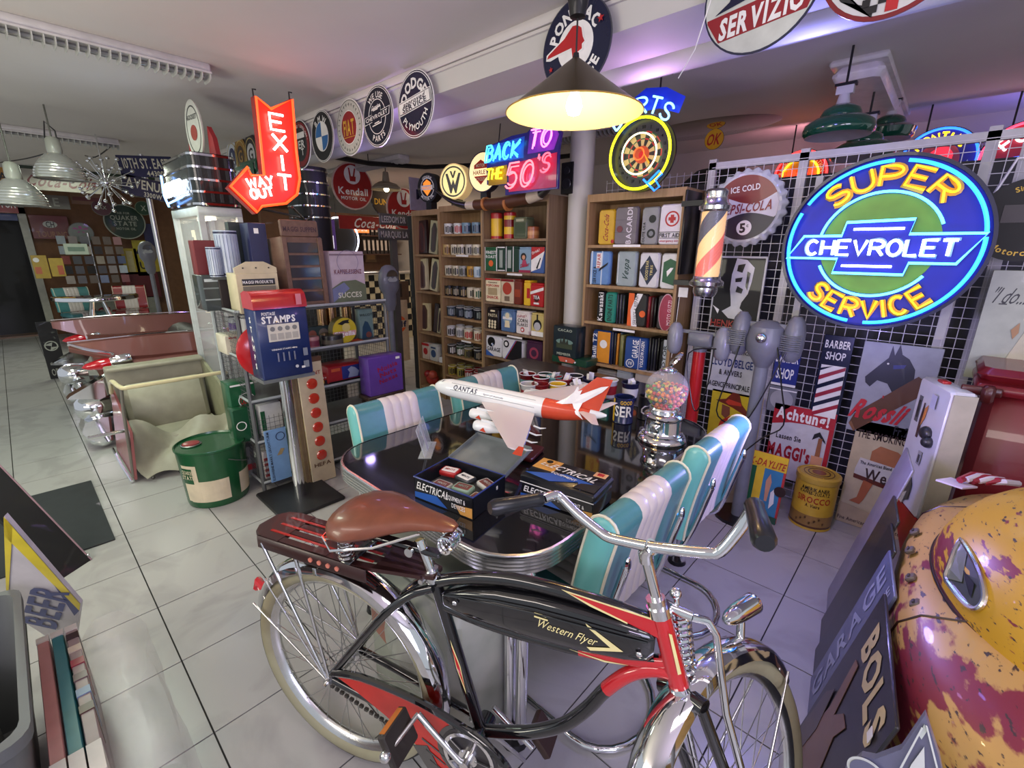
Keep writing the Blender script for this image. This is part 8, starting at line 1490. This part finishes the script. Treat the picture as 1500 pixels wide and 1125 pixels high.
# dark cabinet tower with chrome rings behind the neon arrow
t = thing('jukebox_tower', 'black rounded tower with violet-lit chrome rings behind the soup cabinet', 'display tower', (-4.62, 2.12, 0)); part(rbox(G(), .22, .15, 0, 2.24, .13), DBLACK, 'body', t)
for k in range(5): part(rbox(G(), .228, .158, 1.80 + k * .10, 1.812 + k * .10, .135), mat('violet_chrome', (.8, .7, .95), .1, 1., em=0) if False else CHROME, 'chrome_ring', t)
point('tower_glow', (-4.1, 2.25, 2.1), 1.6, (.45, .35, 1))
# EXIT arrow
c = PX(405, 226, -3.38); Me = YZ(c); B = Board('neon_sign', 'red neon arrow sign reading exit and way out above the rack', 'neon sign', Me)
q = lambda px, py: (PX(px, py, -3.38).y - c.y, PX(px, py, -3.38).z - c.z)
ar = [q(*p) for p in ((374, 142), (396, 160), (427, 146), (433, 222), (438, 262), (434, 285), (418, 298), (383, 302), (376, 311), (337, 273), (362, 245), (367, 257), (386, 257))]
part(G().prism([(x * 1.03, y * 1.03) for x, y in ar], -.07, -.01), P(150, 22, 16, .3), 'can', B.t); B.z = -.01; B.shape([(x * 1.0, y * 1.0) for x, y in ar], mat('red_sign_face', (.62, .035, .015), .3, em=.22), 'face')
arr = [Vector((x, y, .012)) for x, y in ar]; part(G().tube([tuple(p) for p in arr], .0085, 6, closed=True), GL(255, 70, 25, 2.8), 'neon_tube', B.t, 'red neon outline')
def neon_q(st, p0, p1, h, vert=False):
    a, b = Vector(q(*p0)), Vector(q(*p1))
    if vert:
        g = G()
        for i, ch in enumerate(st): f = i / (len(st) - 1); m_ = a + (b - a) * f; neon(g, ch, h, .085 if ch != 'I' else .02, (m_.x, m_.y), .02, .0085)
        return g
    return neon(G(), st, h, (b - a).length, ((a + b) / 2).to_tuple(), .02, .0075, rot=math.atan2(b.y - a.y, b.x - a.x))
nw = GL(255, 236, 236, 4.2); part(neon_q('EXIT', (404, 180), (416, 268), .092, True), nw, 'neon_tube', B.t, 'white neon exit letters'); part(neon_q('WAY', (361, 269), (398, 265), .055), nw, 'neon_tube', B.t, 'white neon way letters'); part(neon_q('OUT', (366, 285), (398, 281), .052), nw, 'neon_tube', B.t, 'white neon out letters')
for p in ((374, 142), (427, 146)): a = q(*p); part(G().tube([(a[0], a[1], -.03), (a[0], a[1] + .05, -.03), (a[0] + .02, a[1] + .05, -.03)], .005, 6), BLACK, 'hook', B.t)
point('exit_glow', (-3.1, 1.4, 1.95), .35, (1, .15, .06)); t = thing('sign_bracket', 'black wire bracket holding the neon arrow on the tower', 'bracket', (0, 0, 0)); part(G().tube([(-3.42, 1.22, 1.78), (-3.6, 1.5, 1.76), (-4.4, 2.0, 1.78)], .008, 6).tube([(-3.42, 1.45, 1.80), (-3.8, 1.7, 1.74), (-4.4, 2.05, 1.82)], .008, 6), BLACK, 'rod', t)
# ------------------------------------------------------------ far left: wall of signs, table, lamps
gw = 'signs on the far left wall'; br = P(110, 76, 52); dk = P(44, 36, 32)
def xs(px0, px1, pyb, pyt, label, m, ops=(), X=-11.4, cat='sign', name='wall_sign', d=.02, g=gw): return xface(px0, px1, pyb, pyt, X, name, label, cat, m, ops, depth=d, group=g)
xs(39, 150, 281, 252, 'long white banner with dark red script near the ceiling', P(150, 146, 136), [('t', 'Coca-Cola', .5, .5, .6, .9, P(96, 24, 36), {'shear': .5})], X=-9.6)
xs(28, 236, 256, 246, 'narrow dark green strip above the white script banner', P(40, 58, 36), [], X=-9.7)
xs(60, 104, 306, 286, 'grey weathered board with a faint letter below the banner', P(84, 78, 70), [('t', 'E', .55, .5, .6, .2, P(130, 130, 120))], X=-10.4)
xs(50, 106, 350, 316, 'dark red touring board with a white oval plate', P(104, 26, 24), [('d', .5, .62, .19, P(176, 180, 170), .6), ('t', 'CH', .5, .62, .24, .22, BLACK), ('t', 'TOURING', .5, .2, .24, .8, P(140, 90, 50))])
xs(106, 152, 300, 282, 'brown plank sign left of the dark oval', br, [('r', .05, .95, .3, .6, P(90, 34, 30))], X=-10.6)
xs(184, 207, 402, 364, 'yellow upright sign with white lines below the green disc', P(176, 156, 40), [('r', .3, .7, .1, .9, P(196, 186, 130))]); xs(203, 224, 404, 352, 'yellow tall sign with a black triangle', P(170, 156, 36), [('p', [(.1, .62), (.9, .62), (.5, .85)], BLACK), ('t', 'U', .5, .3, .2, .5, BLACK)])
xs(217, 234, 374, 328, 'dark blue upright sign next to the street pole', P(34, 38, 84), []); xs(224, 240, 398, 374, 'small yellow square sign under the blue one', P(170, 150, 40), [])
xs(184, 238, 436, 398, 'dark red panel behind the red and white chair', P(90, 24, 28), [('r', .1, .2, .1, .9, P(130, 40, 44))]); xs(92, 238, 470, 437, 'white low board with red script behind the round table', P(150, 150, 140), [('t', 'Coca-Cola', .5, .55, .5, .7, P(130, 30, 36), {'shear': .4})])
xs(0, 28, 312, 268, 'red and white shield sign above the doorway', P(130, 34, 30), [('r', 0, 1, .55, .7, WHITE), ('t', 'TON', .5, .3, .25, .8, WHITE)], X=-10.9); xs(0, 27, 323, 313, 'blue strip sign over the doorway', P(40, 56, 110), [], X=-11.3)
xs(53, 76, 408, 374, 'yellow boxed toys stacked beside the doorway', P(176, 146, 40), [('r', .1, .5, .2, .5, P(190, 100, 60)), ('d', .3, .8, .2, WHITE)], X=-10.8, cat='boxes'); xs(77, 98, 405, 378, 'yellow and orange boxes next to the postcards', P(186, 156, 50), [('r', .5, .9, .1, .6, P(190, 96, 60))], X=-10.8, cat='boxes')
def wdisc(px, py, r, X, label, m, rim, txt=(), cat='sign', g=gw, name='round_wall_sign', M=None):
    c = PX(px, py, X); B = Board(name, label, cat, M or YZ(c), g); part(G().cyl((0, 0, -.02), (0, 0, 0), r, n=36), rim, 'panel', B.t); B.disc(r * .94, m, 'face')
    for st, h, w, y, mm in txt: B.text(st, h, w, (0, y), mm)
    return B
gq = P(150, 156, 140)
B = wdisc(183, 325, .30, -11.2, 'large round dark green oil sign with white lettering', P(18, 48, 30), gq, (('AIR FOR', .035, .18, .15, gq), ('QUAKER', .075, .40, .07, gq), ('STATE', .075, .33, -.03, gq), ('MOTOR OIL', .04, .28, -.12, gq)))
wdisc(210, 305, .12, -10.9, 'small round green sign with a white cross figure', P(24, 60, 36), P(110, 120, 90), (('X', .09, .08, 0, gq),)); wdisc(149, 304, .13, -10.6, 'dark maroon oval sign above the bright disc', P(70, 24, 34), P(90, 90, 80), (('JAX', .05, .12, 0, gq),)); wdisc(119, 341, .17, -11.2, 'pale round disc with a coloured star of film shades', P(110, 116, 110), P(80, 70, 60), (('*', .2, .2, 0, P(150, 60, 120)),)); wdisc(4, 258, .16, -10.2, 'round yellow chief sign at the upper left edge', P(170, 120, 30), BLACK, (('A', .1, .1, 0, BLACK),))
t = thing('postcard_rack', 'revolving postcard rack crowded with small cards in front of the far wall', 'postcard rack', (-10.9, 1.12, 0)); part(G().cyl((0, 0, 0), (0, 0, 1.75), .02), STEEL, 'pole', t); part(G().cyl((0, 0, 0), (0, 0, .03), .2), BLACK, 'base', t)
rg = random.Random(9); cols_ = [P(110, 100, 96), P(60, 56, 60), P(150, 140, 130), P(90, 100, 130), P(120, 60, 60), P(40, 40, 44), P(140, 150, 160)]
for i in range(5):
    for j in range(6):
        y = -.36 + .145 * j; z = .92 + .16 * i; g = G(); g.m = Matrix.Translation((.08 + .03 * math.cos(y * 5), y, z)) @ Matrix.Rotation(rg.uniform(-.3, .3), 4, 'Z'); part(g.box(0, .01, -.055, .055, 0, .13), rg.choice(cols_), 'postcard', t, smooth=False)
xs(96, 131, 373, 357, 'pale licence plate with rounded ends over the postcard rack', P(150, 160, 146), [('r', .15, .85, .3, .7, P(90, 110, 96))], X=-10.0)
t = thing('round_table', 'round table with a wide polished chrome edge at the far end of the aisle', 'table', (-9.75, .93, 0)); part(G().lathe([(0, .80), (.50, .80), (.515, .795), (.52, .785), (.52, .745), (.51, .735), (0, .735)], 48), CHROME, 'table_top', t)
for a in (.8, 2.4, 4., 5.5): part(G().tube([(.08 * math.cos(a), .08 * math.sin(a), .735), (.28 * math.cos(a), .28 * math.sin(a), .01)], .022), CHROME, 'leg', t)
rv = mat('red_vinyl', (.28, .015, .02), .35, coat=.2)
for x, y, a, lb, red in ((-10.6, .72, -75, 'pale turquoise and white chair behind the far round table', False), (-10.5, 1.45, -100, 'red and white chair behind the far round table', True)):
    c_ = copy_tree(chair0, rotz((x, y, 0), a), lb); c_['group'] = 'chairs at the far round table'
    if red:
        for o in c_.children:
            if o.data.materials[0] in (vt, vl): o.data = o.data.copy(); o.data.materials[0] = rv
B = xface(69, 97, 536, 470, -7.6, 'floor_sign', 'black sign with a white ring and lightning emblem standing behind the tail fins', 'sign', DBLACK, [('o', .5, .58, .30, .37, P(170, 174, 160)), ('p', [(.1, .6), (.6, .64), (.5, .56), (.9, .56), (.4, .5), (.5, .58)], P(170, 174, 160)), ('t', 'OPEL', .5, .12, .12, .7, P(150, 150, 140))], depth=.02, z=.005)
# lamps, chandelier, street signs
rib = mat('ribbed_glass_metal', (.55, .55, .52), .22, .7)
for px, py, X_, y0_, lb in ((90, 262, -5.5, 0, 'ribbed silver dome lamp hanging to the right of its twin'), (31, 300, -5.5, 0, 'ribbed silver dome lamp hanging at the left edge')):
    c = PX(px, py, X_); t = thing('dome_lamp', lb, 'pendant lamp', c, 'ribbed dome lamps over the aisle'); pr_ = []
    for i in range(19): f = i / 18; r = .045 + .118 * math.sin(f * PI / 2) ** .75; pr_.append((r + (.005 if i % 2 else 0), .19 - .19 * f))
    part(G().lathe(pr_ + [(.172, -.005), (.165, -.005)], 36), rib, 'shade', t); part(G().lathe([(.045, .19), (.05, .21), (.046, .29), (.03, .31), (0, .31)], 20), P(150, 150, 140), 'neck', t); part(G().cyl((0, 0, .3), (0, 0, 2.6 - c.z), .006), P(90, 90, 80), 'stem', t)
    if px == 90: part(G().tube([(0, .0, .2), (.0, -.04, .3), (0, -.02, .42), (0, .03, .36), (0, .03, .24), (0, -.01, .22)], .006, 5), BLACK, 'cable_loop', t)
c = PX(155, 268, -6.5); t = thing('sputnik_chandelier', 'chrome sputnik chandelier bristling with ball-tipped rods', 'chandelier', c); part(G().ball((0, 0, 0), .05), CHROME, 'hub', t); part(G().cyl((0, 0, 0), (0, 0, 2.6 - c.z), .007), CHROME, 'stem', t)
for i in range(44):
    z = 1 - 2 * (i + .5) / 44; a = i * 2.39996; r = math.sqrt(1 - z * z); d = Vector((r * math.cos(a), r * math.sin(a), z)); L_ = .27 if i % 2 else .22
    o = part(G().cyl(d * .04, d * L_, .0035, n=5), CHROME, 'rod', t); part(G().ball(d * L_, .019, 8, 6), CHROME, 'ball', o)
X_ = -6.62; t = thing('street_sign_post', 'navy street name signs on a steel pole, avenue and 10th street', 'street sign', (X_, 1.26, 0)); part(G().cyl((0, 0, 0), (0, 0, 2.48), .028), STEEL, 'pole', t); part(G().cyl((0, 0, 0), (0, 0, .03), .16), BLACK, 'base', t)
for z, y, w, h, st, sub, tl, m in ((2.36, .03, .49, .21, '10TH ST. EAST', '44300N', .10, P(26, 30, 66, .3)), (2.14, -.02, .40, .20, 'AVENUE', '3300W', -.16, P(26, 26, 50, .3))):
    M_ = YZ((.035, y, z)) @ Matrix.Rotation(tl, 4, 'Z'); g = G(); g.m = M_; pn_ = part(g.box(-w / 2, w / 2, -h / 2, h / 2, 0, .01, .003), m, 'name_blade', t)
    g = G(); g.m = M_; text_g(g, st, h * .46, w * .84, (0, h * .14), .012); text_g(g, sub, h * .24, w * .4, (w * .16, -h * .33), .012); part(g, P(206, 202, 176), 'lettering', pn_, smooth=False, kind='stuff')
for pts, lb in (([PZ(0, 238, 2.58), PZ(40, 232, 2.5), PZ(85, 220, 2.55)], 'black cable sagging under the ceiling towards the dome lamp'), ([PZ(125, 228, 2.55), PZ(140, 230, 2.5), PZ(158, 218, 2.55), PZ(168, 208, 2.58)], 'short black cable with a plug hanging by the far strip light')):
    o = put(mesh(G().tube(sm_([tuple(p) for p in pts]), .007, 5), BLACK, 'ceiling_cable'), 'ceiling_cable'); tag(o, lb, 'cable')
# ------------------------------------------------------------ warm room beyond the bookcases
gz = 'signs in the warm room behind the bookcases'
o = struct(G().box(-8.4, -8.3, 3.0, 5.5, 0, 2.15), P(96, 66, 44, .7), 'brown_partition'); del o['kind']; tag(o, 'brown panelled partition behind the chequered bar', 'partition')
kr = P(160, 30, 30)
def kend(px, py, X, lb):
    B = wdisc(px, py, .29, X, lb, kr, P(206, 180, 170), (('Kendall', .085, .42, -.06, WHITE), ('MOTOR OIL', .04, .36, -.15, WHITE)), g=gz); B.disc(.115, WHITE, c=(0, .14))
    for a, b_ in (((-.03, .10), (-.045, .22)), ((.01, .10), (.04, .22))): B.shape([(a[0] - .01, a[1]), (a[0] + .012, a[1]), (b_[0] + .01, b_[1]), (b_[0] - .01, b_[1])], kr, 'hand_emblem')
    B.shape([(-.04, .06), (.04, .06), (.045, .12), (-.045, .12)], kr, 'hand_emblem'); return B
kend(517, 273, -6.0, 'round red oil sign with a two-finger hand emblem, left one'); kend(592, 306, -6.0, 'round red oil sign partly behind the bookcase corner')
wdisc(566, 292, .25, -6.3, 'round yellow and black tyre sign behind the lit dome lamp', P(44, 40, 30), BLACK, (('DUNLOP', .08, .4, -.04, YELLOW),), g=gz)
xs(498, 600, 337, 318, 'red banner with white script below the round red oil signs', P(150, 34, 30), [('t', 'Coca-Cola', .5, .5, .7, .6, WHITE, {'shear': .4})], X=-6.4, g=gz)
c = PX(566, 276, -5.6); t = thing('lit_dome_lamp', 'lit metal dome lamp hanging before the yellow tyre sign', 'pendant lamp', c); part(G().lathe([(.03, .2), (.035, .19), (.05, .08), (.14, .05), (.19, 0), (.185, -.01), (.195, -.02)], 32), P(150, 140, 120, .3), 'shade', t); part(G().ball((0, 0, -.01), .035), mat('lit_bulb2', (1, .8, .5), .4, em=10), 'bulb', t); part(G().cyl((0, 0, .2), (0, 0, 2.6 - c.z), .006), BLACK, 'stem', t)
xs(602, 640, 309, 262, 'white hanging board with a large navy letter behind the tyre-shaped sign', P(176, 166, 190), [('t', 'M', .4, .5, .3, .35, NAVY)], X=-5.2, g=gz)
wdisc(491, 343, .24, -7.2, 'round lit orange and yellow sign beyond the coffee tin', mat('lit_orange2', (.95, .45, .08), .4, em=.9), P(230, 190, 60), (('t', .1, .05, 0, BLACK),), g=gz)
xs(475, 494, 366, 322, 'violet frame board with a bright white notice', P(130, 96, 180), [('r', .25, .8, .05, .48, mat('lit_notice', (.9, .8, .95), .4, em=.8))], X=-6.2, g=gz)
xs(519, 541, 341, 328, 'lit red and yellow beer box sign', mat('lit_red_sign', (.85, .2, .05), .4, em=.8), [('t', 'Bud', .5, .5, .6, .7, WHITE)], X=-7.4, g=gz); xs(520, 542, 328, 318, 'lit yellow box sign above the red beer one', mat('lit_yellow_sign', (.95, .7, .2), .4, em=1.0), [('d', .5, .5, .2, ORANGE)], X=-7.4, g=gz)
c = PX(497, 350, -7.0); B = Board('neon_ring', 'large white neon ring glowing behind the violet board', 'neon sign', YZ(c), gz); part(G().cyl((0, 0, -.05), (0, 0, -.02), .30, n=36), DBLACK, 'backing', B.t); part(G().tube(circ(.31)[:-1], .012, 6, closed=True), GL(230, 235, 255, 4.), 'neon_tube', B.t); part(G().cyl((0, .3, -.04), (0, 2.6 - c.z, -.04), .006), BLACK, 'hanger', B.t)
xs(588, 600, 330, 312, 'red and blue neon panel beside the bookcase edge', mat('lit_red3', (.9, .1, .15), .4, em=1.4), [('r', .1, .5, .5, .9, mat('lit_blue3', (.2, .4, 1), .4, em=2))], X=-6.8, g=gz)
t = thing('bar_counter', 'chequered black and cream bar counter with a chrome top edge', 'bar counter', (-7.2, 4.3, 0)); part(G().box(-.25, .25, -.75, .75, 0, 1.12), CREAM, 'front_panel', t); part(G().box(-.30, .30, -.8, .8, 1.12, 1.17, .01), CHROME2, 'counter_top', t)
for i in range(15):
    for j in range(11):
        if (i + j) % 2: part(G().box(.25, .256, -.75 + .1 * i, -.65 + .1 * i, .02 + .1 * j, .12 + .1 * j), DBLACK, 'tile', t, smooth=False)
t = thing('binder_shelf', 'dark wall shelf holding two rows of white-spined binders above the bar', 'shelf', (-8.2, 5.0, 0)); part(G().box(-.08, .0, -.42, .42, 1.42, 2.1), P(60, 34, 26), 'back_panel', t)
for z in (1.42, 1.75, 2.08): part(G().box(-.0, .2, -.42, .42, z, z + .02), P(70, 44, 34), 'shelf', t)
for j in range(2):
    for i in range(8): a = put(mesh(G().box(0, .15, 0, .07, 0, .26), P(40, 34, 34), 'binder'), 'binder', None, (-8.19, 4.62 + .09 * i, 1.441 + .33 * j)); tag(a, '%s binder from the left on the %s shelf over the bar' % (('first', 'second', 'third', 'fourth', 'fifth', 'sixth', 'seventh', 'eighth')[i], ('lower', 'upper')[j]), 'binder', 'binders over the bar'); part(G().box(.15, .153, .015, .055, .06, .24), P(190, 180, 170), 'spine_label', a)
xs(536, 552, 384, 345, 'framed brown picture on the partition above the bar', P(110, 80, 46), [('r', .15, .85, .1, .9, P(150, 110, 60))], X=-8.25, g=gz, cat='picture'); xs(602, 608, 372, 350, 'small dark picture by the black pillar', P(60, 50, 44), [], X=-7.0, g=gz, cat='picture')
B = xface(571, 602, 540, 440, -4.75, 'petrol_sign', 'narrow cream upright sign with an orange disc and dark lettering by the black pillar', 'sign', P(206, 180, 140), [('d', .55, .62, .34, ORANGE, 1.), ('r', .0, 1, .56, .68, P(206, 180, 140)), ('t', 'Gulf', .5, .62, .09, .8, NAVY, {'bold': .05})], depth=.02, z=.2); part(G().cyl((0, -.2, -.03), (0, .1, -.03), .02), STEEL, 'stand', B.t)
o = struct(G().box(-4.26, -4.18, 2.98, 3.1, 0, 1.86), DBLACK, 'black_pillar'); del o['kind']; tag(o, 'black painted square post against the left side of the bookcases', 'post')
xs(574, 600, 445, 412, 'small brown framed picture and box beside the grey meter', P(110, 84, 60), [('r', .2, .6, .3, .9, P(60, 50, 40))], X=-5.0, g=gz, cat='picture')
# tins standing on the floor before the column
B = tin(809, 843, 523, 478, .0, 'dark teal cacao tin with an arched castle picture, on the green chest', P(28, 40, 44, .3), [('t', 'CACAO', .5, .87, .08, .6, P(170, 180, 160), {}), ('d', .5, .5, .36, P(110, 140, 130), 1.1), ('r', .16, .84, .28, .44, P(60, 70, 50)), ('p', [(.3, .42), (.35, .62), (.4, .46), (.5, .7), (.56, .46), (.64, .6), (.68, .42)], P(50, 54, 44)), ('t', 'MEMBER', .5, .1, .08, .6, P(170, 180, 160), {})], depth=.12, y=2.80, group='tins beside the column')
zt = PY(826, 523, 2.80).z; B.t.matrix_world = XZ((PY(826, 523, 2.8).x, 2.8, zt + .001)); h_ = PY(826, 478, 2.8).z - zt
for o in B.t.children:
    o.data = o.data.copy(); k = h_ / PY(826, 478, 2.8).z
    for v in o.data.vertices: v.co.y *= k
t = thing('green_chest', 'dark green metal chest with a red ornament under the cacao tin', 'chest', XZ((PY(832, 550, 2.81).x, 2.81, .691))); wc = PY(857, 540, 2.81).x - PY(806, 540, 2.81).x
part(G().box(-wc / 2, wc / 2, 0, zt - .692, -.2, 0, .006), P(24, 64, 46, .3), 'body', t); part(G().prism([(-.1, .05), (-.05, .06), (-.02, .09), (.01, .06), (.06, .04), (.04, .015), (-.08, .015)], .001, .003), P(190, 90, 70), 'ornament', t)
for x in (-.02, .06): part(G().ball((x, zt - .72, .002), .008, 8, 6), WHITE, 'stud', t)
# old white appliance under the table, seen through the rear wheel
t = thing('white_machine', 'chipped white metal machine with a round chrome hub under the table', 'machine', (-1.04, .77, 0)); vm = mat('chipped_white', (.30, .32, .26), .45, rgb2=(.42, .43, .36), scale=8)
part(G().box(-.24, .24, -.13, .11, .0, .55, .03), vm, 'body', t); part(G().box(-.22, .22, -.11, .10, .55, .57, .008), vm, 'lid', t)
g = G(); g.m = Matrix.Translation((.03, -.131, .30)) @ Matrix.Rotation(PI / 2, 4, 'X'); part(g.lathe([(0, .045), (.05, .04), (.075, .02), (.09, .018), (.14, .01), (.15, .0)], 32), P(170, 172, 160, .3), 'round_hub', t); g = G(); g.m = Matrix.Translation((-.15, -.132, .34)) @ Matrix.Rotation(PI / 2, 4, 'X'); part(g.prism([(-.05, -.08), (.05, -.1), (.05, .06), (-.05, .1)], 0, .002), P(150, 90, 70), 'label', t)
